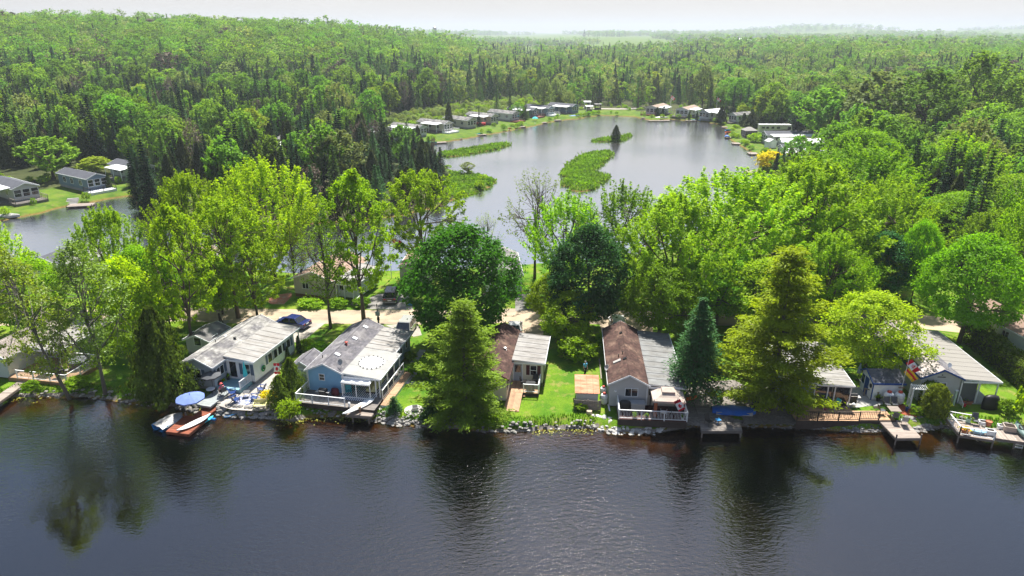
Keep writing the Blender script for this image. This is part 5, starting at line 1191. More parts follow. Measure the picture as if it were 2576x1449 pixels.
for s in (-1, 1):
    b = MB(); b.box(s * .6 - .03, -.22, 0, s * .6 + .03, -.15, .64); obj('leg', b, m_yel, t); b = MB(); b.bar((s * .6, .24, 0), (s * .6, .36, .98), .06); obj('leg', b, m_yel, t); b = MB(); b.box(s * .6 - .04, -.26, .64, s * .6 + .04, .3, .67); obj('armrest', b, m_yel, t)
umbrella('large open periwinkle blue umbrella over the stony edge', g(486, 1040, .1) + Vector((.15, -.3, 0)), 1.34, 2.3, m_blueu, m_dark, base=False)
umbrella('open dark grey umbrella beside the grey blue home', q(2, 520, 950, LAND + .02), .98, 2.25, m_greyd, m_black)
closed_umbrella('closed turquoise umbrella in front of the patio door', q(2, 845, 905, LAND + .02), 2.9, m_turq)
table('patio_table', 'small white table beside the seated person', q(2, 500, 985, LAND + .02), 0, .85, .85, .7, m_white, m_dark, True)
patio_chair('patio_chair', 'dark patio chair holding the person in pink', q(2, 612, 985, LAND + .22), -2.3, m_greyd, m_black)
figure('person', 'person in pink top and coral sun hat sitting on the patio', q(2, 606, 985, LAND + .22), -2.3 + 3.14159 if 0 else -2.3, dict(hip=(0, .08, .55), chest=(0, .13, .92), neck=(0, .12, 1.09), head=(0, .07, 1.23), look=(-.1, -1, -.1), lsho=(-.2, .13, 1.0), lelb=(-.27, -.03, .78), lwri=(-.16, -.25, .68), rsho=(.2, .13, 1.0), relb=(.28, .0, .76), rwri=(.17, -.2, .66), lkne=(-.12, -.38, .5), lank=(-.14, -.42, .08), rkne=(.13, -.4, .5), rank=(.13, -.36, .08)), m_pink, m_navy, m_hair, m_coral, shorts=True)
barbecue('round black covered barbecue behind the person in pink', q(2, 580, 915, LAND), .3, True, .75)
pot('potted fern on the edge of the blue deck', lw(F1, A1, 2.1, .9, .38), .16, .28, m_teal, L_light); pot('tall potted plant against the grey blue wall', lw(F1, A1, 2.05, 1.75, .38), .16, .4, m_dark, L_mid, seed=4)
t = thing('garden_hose_reel', 'green coiled garden hose hanging on the white side wall', 'hose', lw(F1, A1, 5.03, 3.6, 1.15), AZ(A1)); b = MB()
for k in range(5): b.tube([(.03 + .012 * k, .33 * math.cos(a) * (1 - .1 * k), .33 * math.sin(a) * (1 - .1 * k)) for a in [2 * math.pi * i / 16 for i in range(17)]], .03, 5, cap=False)
obj('hose', b, m_green, t); b = MB(); b.box(0, -.08, -.08, .12, .08, .08); obj('bracket', b, m_dark, t)
# maple leaf emblem used on the flags
LEAF = [(0, .5), (.09, .33), (.19, .38), (.145, .13), (.27, .25), (.31, .17), (.46, .2), (.41, .06), (.47, .0), (.25, -.18), (.27, -.27), (.02, -.24), (.02, -.48)]
LEAF = LEAF + [(-x, y) for x, y in LEAF[:0:-1]]
def flag_cloth(t, W, H, X, bands, name='flag_cloth', leaf=None, waves=2.2, amp=.12, droop=.0):
    n = 14
    def P(u, v, off=0.): return X @ Vector((u * W, amp * math.sin(u * waves * 3.1 + v * 1.2) * (.3 + u) + off, (v - .5) * H - droop * u * u))
    o = None
    for u0, u1, v0, v1, mat in bands:
        b = MB(); m = max(2, round(n * (u1 - u0))); vs = [tuple(P(u0 + (u1 - u0) * i / m, v0 + (v1 - v0) * j / 3, s)) for s in (0, .012) for j in range(4) for i in range(m + 1)]; k = (m + 1) * 4
        b.add(vs, [(j * (m + 1) + i, j * (m + 1) + i + 1, (j + 1) * (m + 1) + i + 1, (j + 1) * (m + 1) + i) for j in range(3) for i in range(m)] + [(k + (j + 1) * (m + 1) + i, k + (j + 1) * (m + 1) + i + 1, k + j * (m + 1) + i + 1, k + j * (m + 1) + i) for j in range(3) for i in range(m)]); o = obj(name, b, mat, t)
    if leaf:
        for s in (-.008, .02):
            b = MB(); pts = [tuple(P(.5 + x * leaf * H / W, .5 + y * leaf, s)) for x, y in LEAF]; c = tuple(P(.5, .5, s)); b.add(pts + [c], [(i, (i + 1) % len(pts), len(pts)) for i in range(len(pts))]); obj('maple_leaf', b, m_flagr, t)
CA = [(0, .25, 0, 1, m_flagr), (.25, .75, 0, 1, m_flagw), (.75, 1, 0, 1, m_flagr)]
t = thing('flag_banner', 'red and white maple leaf banner hanging on a post beside the white side wall', 'flag', q(2, 1148, 830, LAND)); b = MB(); b.tube([(0, 0, 0), (0, 0, 1.9)], .02, 6); obj('pole', b, m_white, t)
flag_cloth(t, 1.3, .62, Matrix.Translation((.0, -.03, 1.85)) @ Matrix.Rotation(R(90), 4, 'Y'), CA, leaf=.8, amp=.06)
# lake side of house 1
RD = [g(0, 0, 0)] * 4
dk1 = [Vector(c + (0,)) for c in ((-32.04, 54.47), (-29.71, 54.01), (-29.15, 56.9), (-31.55, 57.3))]
dock('dock', 'red stained floating dock with a paddleboard lying on it', dk1, .35, m_woodr, 0, posts=[dk1[3] + Vector((.05, .1, 0))], th=.24)
dock('gangway', 'red stained gangway from the patio to the floating dock', [dk1[3] + Vector((.95, -.1, 0)), dk1[2] + Vector((-.1, .15, 0)), Vector((-28.35, 60.2, 0)), Vector((-29.8, 60.35, 0))], .44, m_woodr, 0, posts=[Vector((-29.0, 58.6, 0))], ph=-.1)
board('paddleboard', 'white paddleboard with grey deck lying on the red dock', 'paddleboard', Vector((-29.9, 55.65, .42)), R(57), 3.5, .8, .13, m_white, m_grey)
board('paddleboard', 'turquoise paddleboard floating beside the red dock', 'paddleboard', g(513, 1062, .05), R(57), 2.1, .6, .12, m_turq)
rowboat('pedal_boat', 'blue pedal boat under a silver tarpaulin moored to the red dock', Vector((-32.55, 56.35, -.12)), R(62), m_sky, 2.7, 1.6, .55, cover=m_tarps)
t = thing('pool_float', 'bright blue foam roll floating by the gangway', 'float', g(532, 1054, .08), R(-12)); b = MB(); b.tube([(-.45, 0, 0), (.45, 0, 0)], .14, 10); obj('body', b, m_sky, t); b = MB(); b.tube([(.44, 0, 0), (.47, 0, 0)], .07, 8); obj('end_cap', b, m_blue, t)
t = thing('hand_net', 'blue hand net lying at the foot of the stone edge', 'net', g(577, 1046, .25), .5); b = MB(); b.tube([(0, 0, 0), (.9, 0, .1)], .03, 6); obj('handle', b, m_sky, t); b = MB(); b.tube([(.22 * math.cos(a) - .22, .16 * math.sin(a), 0) for a in [2 * math.pi * i / 12 for i in range(13)]], .02, 5, cap=False); obj('hoop', b, m_sky, t)

# ================= house 2 deck and dock
barbecue('black barbecue with open lid on the deck of the sky blue home', lw(F2, A2, .35, -1.35, .52), AZ(A2)); b2_ = barbecue('maroon covered barbecue against the sky blue gable wall', lw(F2, A2, 1.2, -.55, .52), AZ(A2), True, .7); b2_.children[0].data = b2_.children[0].data.copy(); b2_.children[0].data.materials[0] = M('maroon_cover', (.10, .02, .03), .7, .1)
t = thing('outdoor_sofa', 'pale yellow outdoor corner sofa on the striped rug', 'sofa', lw(F2, A2, 4.4, 1.3, .53), AZ(A2)); mcush = M('pale_yellow_cushion', (.52, .50, .28), .9, .08)
for (a, c_) in (((-.35, -.9, .16, .35, .9, .42), 'seat_cushion'), ((.36, -.9, .16, .58, .9, .82), 'back_cushion'), ((-1.5, .92, .16, .58, 1.5, .42), 'seat_cushion'), ((-1.5, 1.51, .16, .58, 1.7, .82), 'back_cushion')): b = MB(); b.box(*a); obj(c_, b, mcush, t)
b = MB(); b.box(-.37, -.92, .02, .56, .9, .155); obj('base', b, m_woodd, t)
patio_chair('patio_chair', 'teal chair inside the screen room', lw(F2, A2, 2.5, -.25, .54), AZ(A2) + .4, m_teal, m_teal, h=.85)
table('patio_table', 'round teal table inside the screen room', lw(F2, A2, 2.9, .9, .54), 0, .7, .7, .5, m_teal, m_teal, True)
t = thing('outdoor_rug', 'navy and white striped rug covering the porch floor', 'rug', lw(F2, A2, 3.6, -1.25, .51), AZ(A2)); b = MB(); b.box(-1.75, 0, 0, 1.75, 5.2, .008); obj('rug', b, M('navy_rug', (.02, .03, .10), .95, .1), t)
for i in range(17): b = MB(); x = -1.7 + i * .205; b.box(x, .02, .0083, x + .1, 5.18, .013); obj('stripe', b, m_white, t)
dock('dock', 'grey plank dock in front of the sky blue home with a paddleboard', [(-15.85, 56.45), (-13.3, 56.1), (-12.85, 58.3), (-15.35, 58.8)], .95, m_wood, 0, posts=[(-15.2, 56.65), (-13.6, 56.4)], ph=-.15)
board('paddleboard', 'white paddleboard with split tail on the grey dock', 'paddleboard', lw(F2, A2, 4.4, -2.55, .52), R(52), 3.6, .85, .16, m_white, M('cream_pad', (.6, .55, .42), .8, .05), tail=True)
t = thing('bird_statue', 'tan wading bird statue standing on the grey dock', 'statue', lw(F2, A2, 4.85, -3.0, .28), .6); b = MB(); b.tube([(0, 0, .38), (.0, .05, .52), (0, -.1, .75), (0, -.14, .82)], [.05, .14, .06, .035], 8); obj('body', b, M('tan_stone', (.36, .28, .2), .8, .1), t, smooth=True)
for s in (-1, 1): b = MB(); b.tube([(s * .05, .02, 0), (s * .05, .02, .42)], .02, 5); obj('leg', b, m_terra, t); b = MB(); b.slab((0, .0, .6), (s * .34, .12, .78), (s * .3, .3, .72), (0, .16, .55), .03); obj('wing', b, M('tan_wing', (.4, .32, .24), .8, .1), t)
b = MB(); b.tube([(0, -.16, .82), (0, -.32, .8)], [.025, .008], 5); obj('beak', b, m_terra, t)
t = thing('garden_lamp', 'small white lighthouse lamp on the left corner of the grey dock', 'lamp', (-15.65, 57.5, .95)); b = MB(); b.lathe((0, 0, 0), [(.11, 0), (.08, .5), (.11, .5), (.11, .55)], 10); obj('tower', b, m_white, t); b = MB(); b.lathe((0, 0, .55), [(.06, 0), (.06, .12)], 8); obj('lantern', b, m_lamp, t); b = MB(); b.lathe((0, 0, .67), [(.12, 0), (.01, .1)], 10); obj('cap', b, m_white, t)
t = thing('roof_tarp', 'white tarpaulin held down by a ring of stones on the porch roof', 'tarpaulin', lw(F2, A2, 3.85, 2.7, 2.735), AZ(A2)); b = MB(); pts = [(1.25 * math.cos(a) * (1 + .1 * math.sin(3 * a)), 1.45 * math.sin(a) * (1 + .1 * math.cos(2 * a)), 0) for a in [2 * math.pi * i / 18 for i in range(18)]]; b.add([(x, y, -x * .076 + .012) for x, y, z in pts] + [(0, 0, .02)], [(i, (i + 1) % 18, 18) for i in range(18)]); obj('sheet', b, m_white, t)
for i in range(17): a = 2 * math.pi * i / 17; tag(obj('roof_stone', (lambda m: (m.lathe((0, 0, 0), [(.05, 0), (.09, .05), (.06, .1), (.01, .12)], 6), m)[1])(MB()), m_stone, None, lw(F2, A2, 3.85 + 1.2 * math.cos(a), 2.7 + 1.4 * math.sin(a), 2.735 - 1.2 * math.cos(a) * .076 + .02), a), 'fist sized stone in the ring on the flat white porch roof', 'stone', 'stones weighing down the roof tarpaulin')
# garden of house 2
slabs = thing('stepping_stone_path', 'path of grey paving slabs along the sky blue home', 'path', (0, 0, 0))
for i, (x, y) in enumerate([(1275, 815), (1260, 840), (1250, 865), (1330, 870), (1385, 875), (1300, 795), (1320, 780), (1345, 640), (1365, 610), (1385, 585), (1405, 560), (1330, 665), (1030, 1085), (1012, 1105), (995, 1120), (1045, 1062)]):
    b = MB(); s = .38 if i < 12 else .22; b.cbox((0, 0, 0), (s * 2, s * 1.7, .06), random.uniform(-.15, .15)); obj('paving_stone', b, m_conc, slabs, q(3, x, y, LAND + .025))
t = thing('fire_bowl', 'square black fire bowl on a round of flat stones', 'fire pit', q(3, 1338, 1135, LAND + .05), .2); b = MB(); b.box(-.3, -.3, .1, .3, .3, .42); obj('bowl', b, m_steel, t); b = MB(); b.box(-.26, -.26, .4, .26, .26, .44); obj('ash', b, m_black, t)
for s in (-1, 1):
    for s2 in (-1, 1): b = MB(); b.box(s * .25 - .03, s2 * .25 - .03, 0, s * .25 + .03, s2 * .25 + .03, .11); obj('leg', b, m_dark, t)
b = MB(); b.lathe((0, 0, 0), [(.95, 0), (.95, .05), (.02, .055)], 16); solo('stone_round', b, m_conc, 'round of pale flat stones under the square fire bowl', 'paving', q(3, 1325, 1135, LAND), group=None)
# ================= house 3
table('patio_table', 'round dark table on the deck of the cream home', lw(F3, A3, 3.95, 2.1, .42), 0, 1.0, 1.0, .72, m_dark, m_dark, True)
patio_chair('patio_chair', 'black chair left of the round dark table', lw(F3, A3, 3.2, 2.6, .42), 1.4, m_dark, m_black, 'chairs on the deck of the cream home'); patio_chair('patio_chair', 'black chair by the window of the cream home', lw(F3, A3, 4.3, 3.1, .42), -.2, m_black, m_black, 'chairs on the deck of the cream home')
# ================= lawn between 3 and 4
figure('person', 'person in light blue shirt walking on the lawn behind the rusty shed', q(5, 190, 800, LAND), .5, dict(hip=(0, 0, .93), chest=(0, .0, 1.3), neck=(0, .0, 1.48), head=(0, -.02, 1.62), look=(-.2, -1, -.1), lsho=(-.2, 0, 1.4), lelb=(-.27, -.05, 1.12), lwri=(-.3, -.25, 1.0), rsho=(.2, 0, 1.4), relb=(.25, .05, 1.13), rwri=(.22, -.1, .9), lkne=(-.1, -.1, .5), lank=(-.1, .0, .09), rkne=(.1, -.02, .5), rank=(.11, .12, .1)), m_cyan, m_navy, m_hair)
propane('white propane tank with red cap standing nearest the water beside the plank fence', q(5, 375, 1070, LAND), .36, 1.25, m_redcap, 'propane tanks by the rusty shed'); propane('white propane tank with red cap standing farther back beside the plank fence', q(5, 368, 1000, LAND), .34, 1.2, m_redcap, 'propane tanks by the rusty shed')
b = MB(); b.lathe((0, 0, 0), [(.26, 0), (.3, .06), (.27, .3), (.02, .31)], 9); solo('tree_stump', b, M('cut_wood', (.45, .36, .27), .9, .15), 'pale cut tree stump in the lawn by the water', 'stump', q(5, 232, 1165, LAND))
b = MB(); b.bar(q(5, 418, 1080, LAND + .1), q(5, 452, 1265, .35), .14, .14); solo('drain_pipe', b, m_white, 'long white pipe running from the brown roofed home to the water', 'pipe'); b = MB(); b.bar(q(5, 330, 640, LAND + .05), q(5, 350, 830, LAND + .05), .12, .12); solo('path_edging', b, m_wood, 'straight wooden edging along the gravel strip beside the brown roofed home', 'edging')
# ================= deck of house 4
b4 = barbecue('black covered barbecue on the deck of the brown roofed home', lw(F4, A4, -.35, -1.1, .44), AZ(A4), True, .95)
t = thing('storage_box', 'grey plastic storage chest under the window of the brown roofed home', 'chest', lw(F4, A4, .85, -.75, .44), AZ(A4)); b = MB(); b.box(-.7, -.35, 0, .7, .35, .62); obj('body', b, m_grey, t); b = MB(); b.slab((-.73, -.38, .68), (.73, -.38, .68), (.73, .38, .76), (-.73, .38, .76), .07); obj('lid', b, m_grey, t)
t = thing('gazebo', 'gazebo with sagging beige fabric roof on the deck', 'gazebo', lw(F4, A4, 3.55, -1.2, .44), AZ(A4)); mcp = M('rust_brown_curtain', (.30, .09, .035), .85, .1)
for sx in (-1, 1):
    for sy in (-1, 1): b = MB(); b.box(sx * 1.4 - .04, sy * 1.15 - .04, 0, sx * 1.4 + .04, sy * 1.15 + .04, 1.95); obj('post', b, m_dark, t)
b = MB(); lo = [(-1.5, -1.25, 1.85), (1.5, -1.25, 1.85), (1.5, 1.25, 1.85), (-1.5, 1.25, 1.85)]; hi = [(-.5, -.42, 2.3), (.5, -.42, 2.3), (.5, .42, 2.3), (-.5, .42, 2.3)]; md = [tuple(Vector(a).lerp(Vector(c_), .5) - Vector((0, 0, .05))) for a, c_ in zip(lo, hi)]; dn = [(x, y, z - .2) for x, y, z in lo]
b.add(lo + md + hi + dn, [(0, 1, 5, 4), (1, 2, 6, 5), (2, 3, 7, 6), (3, 0, 4, 7), (4, 5, 9, 8), (5, 6, 10, 9), (6, 7, 11, 10), (7, 4, 8, 11), (12, 13, 1, 0), (13, 14, 2, 1), (14, 15, 3, 2), (15, 12, 0, 3)]); obj('canopy', b, m_beige, t)
b = MB(); lo = [(-.6, -.5, 2.42), (.6, -.5, 2.42), (.6, .5, 2.42), (-.6, .5, 2.42)]; b.add(lo + [(-.25, 0, 2.62), (.25, 0, 2.62)] + [(x, y, z - .12) for x, y, z in lo], [(0, 1, 5, 4), (1, 2, 5), (2, 3, 4, 5), (3, 0, 4), (6, 7, 1, 0), (7, 8, 2, 1), (8, 9, 3, 2), (9, 6, 0, 3)]); obj('vent_canopy', b, m_beige, t)
b = MB(); b.box(-1.36, -1.2, .2, -1.05, -1.12, 1.7); obj('curtain', b, mcp, t)
patio_chair('patio_chair', 'white plastic chair under the beige gazebo', lw(F4, A4, 3.2, -1.9, .44), 2.9, m_white, m_white, h=.85); table('patio_table', 'glass topped dark table under the beige gazebo', lw(F4, A4, 4.3, -1.7, .44), 0, 1.2, .8, .7, m_dark, m_dark)
t = thing('flag', 'red and white maple leaf flag on a pole leaning from the white diamond railing', 'flag', lw(F4, A4, 3.6, -2.72, 1.25), AZ(A4)); e = Vector((.62, -.25, 1.75)); b = MB(); b.tube([(0, 0, -.3), tuple(e)], .02, 6); obj('pole', b, m_dark, t)
X = Matrix.Translation(e - Vector((.10, -.05, .28))) @ Matrix.Rotation(R(62), 4, 'Y') @ Matrix.Rotation(R(8), 4, 'Z'); flag_cloth(t, 1.35, .62, X, CA, leaf=.75, amp=.1)
for i, (x, mt) in enumerate(((.5, m_terra), (1.6, m_dark), (4.9, m_white))): pot(('terracotta pot with leafy plant behind the diamond railing', 'dark pot with leafy plant behind the diamond railing', 'white pot with leafy plant at the corner of the diamond railing')[i], lw(F4, A4, x, -2.45, .44), .16, .3, mt, L_mid, seed=20 + i)
# ================= dock and yard between 4 and 5
dock('dock', 'dark grey dock with chairs in the shade of the golden pine', [(17.36, 53.93), (21.09, 53.93), (21.45, 56.0), (17.7, 56.3)], .75, m_woodg, 0, posts=[(17.45, 54.0), (21.0, 54.0)], ph=-.15); dock('walkway', 'dark plank walkway from the shaded dock to the trees', [(17.72, 56.32), (19.2, 56.25), (19.3, 59.9), (18.0, 59.9)], .78, m_woodg, 0, posts=[(18.05, 59.8), (19.25, 59.8)], ph=.9)
patio_chair('patio_chair', 'black chair on the left of the shaded dock', Vector((18.3, 54.95, .77)), .5, m_dark, m_black, 'chairs on the shaded dock'); patio_chair('patio_chair', 'grey mesh chair on the right of the shaded dock', Vector((20.2, 55.0, .77)), 2.9, m_greyd, m_black, 'chairs on the shaded dock')
table('side_table', 'small bright blue table between the two chairs on the shaded dock', Vector((19.2, 55.2, .77)), .3, .42, .42, .42, m_sky, m_sky)
t = thing('covered_boat', 'low boat under a blue tarpaulin on the shaded gravel', 'boat', q(6, 490, 1155, LAND), -.08); b = MB(); n = 11; vs = []
for i in range(n):
    u = i / (n - 1)
    for k in range(7): y = k / 3 - 1; hw = .85 * max(.12, math.sin(math.pi * min(.95, .1 + u * .85)) ** .5); vs.append(((u - .5) * 4.1, y * hw, (.1 if abs(y) > .99 else .5 - .12 * abs(y)) + .05 * math.sin(i * 1.9 + k) + .05 * math.sin(u * 3)))
b.add(vs, [(i * 7 + k, (i + 1) * 7 + k, (i + 1) * 7 + k + 1, i * 7 + k + 1) for i in range(n - 1) for k in range(6)]); obj('tarpaulin', b, m_tarpb, t, smooth=True); b = MB(); b.box(-1.7, -.6, .0, 1.7, .6, .3); obj('hull', b, m_grey, t)
kayak('kayak', 'orange kayak standing beside the pale grey home and the spruce', q(6, 22, 1030, LAND + .35), R(5), m_orange, 2.4, .75, .4)
closed_umbrella('closed cream umbrella by the shaded walkway', q(6, 300, 1110, LAND), 1.9, M('cream_canvas', (.5, .45, .38), .85, .05))
t = thing('firewood_stack', 'small stack of split firewood in the shade under the golden pine', 'firewood', q(6, 745, 1140, LAND), .2)
for i in range(4):
    for k in range(4 - i): b = MB(); b.tube([(-.35, (k + i * .5) * .2, .1 + i * .17), (.35, (k + i * .5) * .2, .1 + i * .17)], .09, 6); obj('log', b, m_bark if (i + k) % 2 else M('split_wood', (.32, .22, .14), .9, .2), t)
b = MB(); b.lathe((0, 0, 0), [(.3, 0), (.33, .9), (.36, .95), (.02, 1.0)], 10); solo('rain_barrel', b, m_black, 'black barrel beside the firewood stack', 'barrel', q(6, 700, 1140, LAND))
# ================= house 5 deck
d5 = thing('deck', 'tan deck with dark twig railing in front of the stained flat roof home', 'deck', (0, 0, 0)); b = MB(); planks(b, (26.6, 55.5, .92), (1, -.02, 0), (0, 1, 0), 6.0, 3.0, .15); obj('plank', b, m_woodw, d5, kind='stuff'); b = MB(); b.box(26.6, 55.42, -.4, 32.5, 55.5, .88); obj('skirt', b, m_woodd, d5)
rail(d5, [(26.65, 55.5), (32.45, 55.4)], .92, .9, m_woodd, gap=.17, every=1.9); 
for k in range(4):
    b = MB(); x = 28.2 + k * 1.05; b.tube([(x + .38 * math.cos(a), 55.42, 1.42 + .34 * math.sin(a)) for a in [2 * math.pi * i / 14 for i in range(15)]], .02, 4, cap=False); obj('railing_hoop', b, m_woodd, d5)
d5b = thing('deck', 'lower tan deck with slim dark railing beside the stone terrace', 'deck', (0, 0, 0)); b = MB(); planks(b, (32.55, 55.6, .86), (1, 0, 0), (0, 1, 0), 3.4, 1.7, .15); obj('plank', b, m_woodw, d5b, kind='stuff'); b = MB(); b.box(32.55, 55.5, -.2, 36.0, 55.6, .82); obj('skirt', b, m_woodd, d5b); rail(d5b, [(32.6, 55.65), (34.4, 55.65)], .86, .85, m_woodd, gap=.16)
barbecue('black barbecue on the deck between the flat roof home and the terrace', q(7, 370, 850, .94), -.1); propane('small white propane bottle beside the black barbecue', q(7, 385, 885, .94), .17, .45, m_white)
t = thing('garden_chest', 'pale grey chest with glass lid on the tan deck under the pine', 'chest', q(7, 195, 830, .94), .05); b = MB(); b.box(-.65, -.4, 0, .65, .4, .6); obj('body', b, m_conc, t); b = MB(); b.slab((-.66, -.41, .64), (.66, -.41, .64), (.66, .41, .74), (-.66, .41, .74), .05); obj('lid', b, m_glass, t)
table('patio_table', 'white folding table on the tan deck under the pine', q(7, 150, 900, .94), 0, 1.1, .7, .7, m_white, m_white); patio_chair('patio_chair', 'turquoise folding chair at the white table on the tan deck', q(7, 215, 900, .94), -1.2, m_turq, m_white); pot('purple pot under the white folding table', q(7, 128, 905, .94), .2, .3, M('purple_glaze', (.22, .015, .1), .4, .05), None)
# ================= terrace by the blue shed
propane('large white propane tank left by the blue trimmed shed', Vector((37.0, 59.05, LAND)), .46, 1.35, m_redcap, 'propane tanks by the blue trimmed shed'); propane('large white propane tank right by the blue trimmed shed', Vector((38.05, 59.0, LAND)), .46, 1.35, m_redcap, 'propane tanks by the blue trimmed shed')
t = thing('flag_pole', 'white flagpole flying a maple leaf flag above a yellow and red flag', 'flag', q(7, 795, 835, LAND)); b = MB(); b.tube([(0, 0, 0), (.1, 0, 5.0)], [.035, .022], 7); obj('pole', b, m_white, t); b = MB(); b.lathe((.1, 0, 5.0), [(.02, 0), (.05, .05), (.01, .1)], 8); obj('finial', b, m_white, t)
flag_cloth(t, 1.35, .68, Matrix.Translation((.15, -.02, 4.45)) @ Matrix.Rotation(R(52), 4, 'Y') @ Matrix.Rotation(R(-10), 4, 'Z'), CA, leaf=.75, amp=.16, waves=2.8)
flag_cloth(t, 1.4, .66, Matrix.Translation((.1, -.02, 3.5)) @ Matrix.Rotation(R(48), 4, 'Y') @ Matrix.Rotation(R(-14), 4, 'Z'), [(0, 1, 0, .42, m_flagy), (0, 1, .42, .72, m_flagr), (0, 1, .72, 1, m_flagy)], amp=.17, waves=2.6)
b = MB(); b.box(-.28, -.05, 1.5, .28, .05, 1.58); obj('cross_arm', b, m_woodw, t)
t = thing('garden_arbour', 'white lattice garden arbour beside the round clipped hedge', 'arbour', q(7, 945, 890, LAND), R(-12))
for sx in (-1, 1):
    for sy in (-1, 1): b = MB(); b.box(sx * .62 - .05, sy * .4 - .05, 0, sx * .62 + .05, sy * .4 + .05, 2.2); obj('post', b, m_white, t); b = MB(); b.lathe((sx * .62, sy * .4, 2.28), [(.03, 0), (.06, .06), (.01, .13)], 8); obj('finial', b, m_white, t)
for i in range(7): b = MB(); x = -.6 + i * .2; b.box(x - .02, -.5, 2.24, x + .02, .5, 2.3); obj('slat', b, m_white, t)
for sy in (-1, 1): b = MB(); b.box(-.72, sy * .42 - .03, 2.16, .72, sy * .42 + .03, 2.24); obj('beam', b, m_white, t)
for sx in (-1, 1):
    for z in (.15, .95): b = MB(); b.box(sx * .62 - .03, -.35, z, sx * .62 + .03, .35, z + .08); obj('cross_rail', b, m_white, t)
    for k in range(3): b = MB(); y = -.2 + .2 * k; b.box(sx * .62 - .015, y - .02, .2, sx * .62 + .015, y + .02, 2.16); obj('slat', b, m_white, t)
table('patio_table', 'square pale topped table among dark chairs on the terrace', q(7, 745, 960, .9), -.1, 1.0, 1.0, .72, m_wood, m_dark)
for (x, y, rz, l) in ((640, 945, 1.5, 'dark mesh chair left of the square terrace table'), (690, 890, -.1, 'dark mesh chair behind the square terrace table, left one'), (755, 890, -.15, 'dark mesh chair behind the square terrace table, right one'), (755, 1000, 2.9, 'dark mesh chair in front of the square terrace table')): patio_chair('patio_chair', l, q(7, x, y, .9), rz, m_greyd, m_black, 'dark mesh chairs round the terrace table')
patio_chair('patio_chair', 'grey mesh chair standing on the slanting dock', q(7, 840, 1040, .78), 2.9, m_grey, m_dark)
dock('dock', 'slanting weathered dock in front of the stone terrace', [(34.55, 52.75), (36.9, 52.8), (37.0, 55.8), (34.5, 55.75)], .75, m_wood, 0, posts=[(34.6, 52.8), (36.85, 52.85)], ph=.35)
pot('flower pot with yellow flowers beside the flagpole', q(7, 770, 830, LAND), .22, .3, m_dark, L_gold); pot('blue glazed pot in the red mulch', q(7, 868, 920, LAND), .16, .4, m_blue, None); pot('black pot by the terrace edge left of the blue trimmed shed', q(7, 608, 830, LAND), .22, .4, m_black, L_mid)
t = thing('garden_statue', 'white stone animal statue on the rail by the terrace', 'statue', q(7, 590, 900, .9), .3); b = MB(); b.tube([(-.25, 0, .25), (.1, 0, .28), (.28, 0, .4), (.42, 0, .4)], [.13, .15, .09, .06], 8); obj('body', b, m_stonew, t, smooth=True)
for x in (-.2, .12):
    for s in (-1, 1): b = MB(); b.tube([(x, s * .08, 0), (x, s * .08, .25)], .04, 6); obj('leg', b, m_stonew, t)
b = MB(); b.lathe((0, 0, 0), [(.4, 0), (.48, .55), (.5, .6), (.44, .6), (.4, .45)], 14); solo('stone_well', b, m_conc, 'round pale stone basin beside the blue trimmed shed', 'basin', q(7, 480, 690, LAND)); closed_umbrella('closed pale blue umbrella left of the blue trimmed shed', q(7, 425, 640, LAND), 2.0, m_shut if 0 else M('pale_blue_canvas', (.35, .42, .5), .85, .05))
t = thing('plank_bench', 'short wooden rail fence by the blue trimmed shed', 'fence', q(7, 540, 800, LAND), -.7)
for x in (-.6, .6): b = MB(); b.box(x - .06, -.06, 0, x + .06, .06, .8); obj('post', b, m_wood, t)
b = MB(); b.box(-.7, -.09, .8, .7, .09, .86); obj('top_rail', b, m_wood, t)
t = thing('signal_post', 'slim pale green post in the lawn before the grey home', 'post', q(7, 1290, 870, LAND)); b = MB(); b.box(-.1, -.06, 0, .1, .06, 1.6); obj('post', b, M('pale_green_paint', (.38, .5, .42), .6, .05), t); b = MB(); b.cbox((0, 0, 1.63), (.28, .2, .06)); obj('cap', b, m_white, t)
barbecue('large dark green covered barbecue on the porch of the tile roof home', q(7, 1615, 900, LAND), .05, True, 1.35).children[0].data.materials[0] = m_black; pot('terracotta tub on the porch edge of the tile roof home, left one', q(7, 1378, 845, LAND), .26, .34, m_terra, L_mid); pot('terracotta tub on the porch edge of the tile roof home, right one', q(7, 1430, 855, LAND), .34, .3, m_terra, None); pot('red bucket standing beside the terracotta tubs', q(7, 1393, 880, LAND), .15, .28, m_red, None, name='bucket', cat='bucket'); pot('small lime green bucket in the lawn by the stones', q('s2', 70, 520, LAND), .16, .25, M('lime_plastic', (.12, .4, .03), .5, .05), None, name='bucket', cat='bucket')
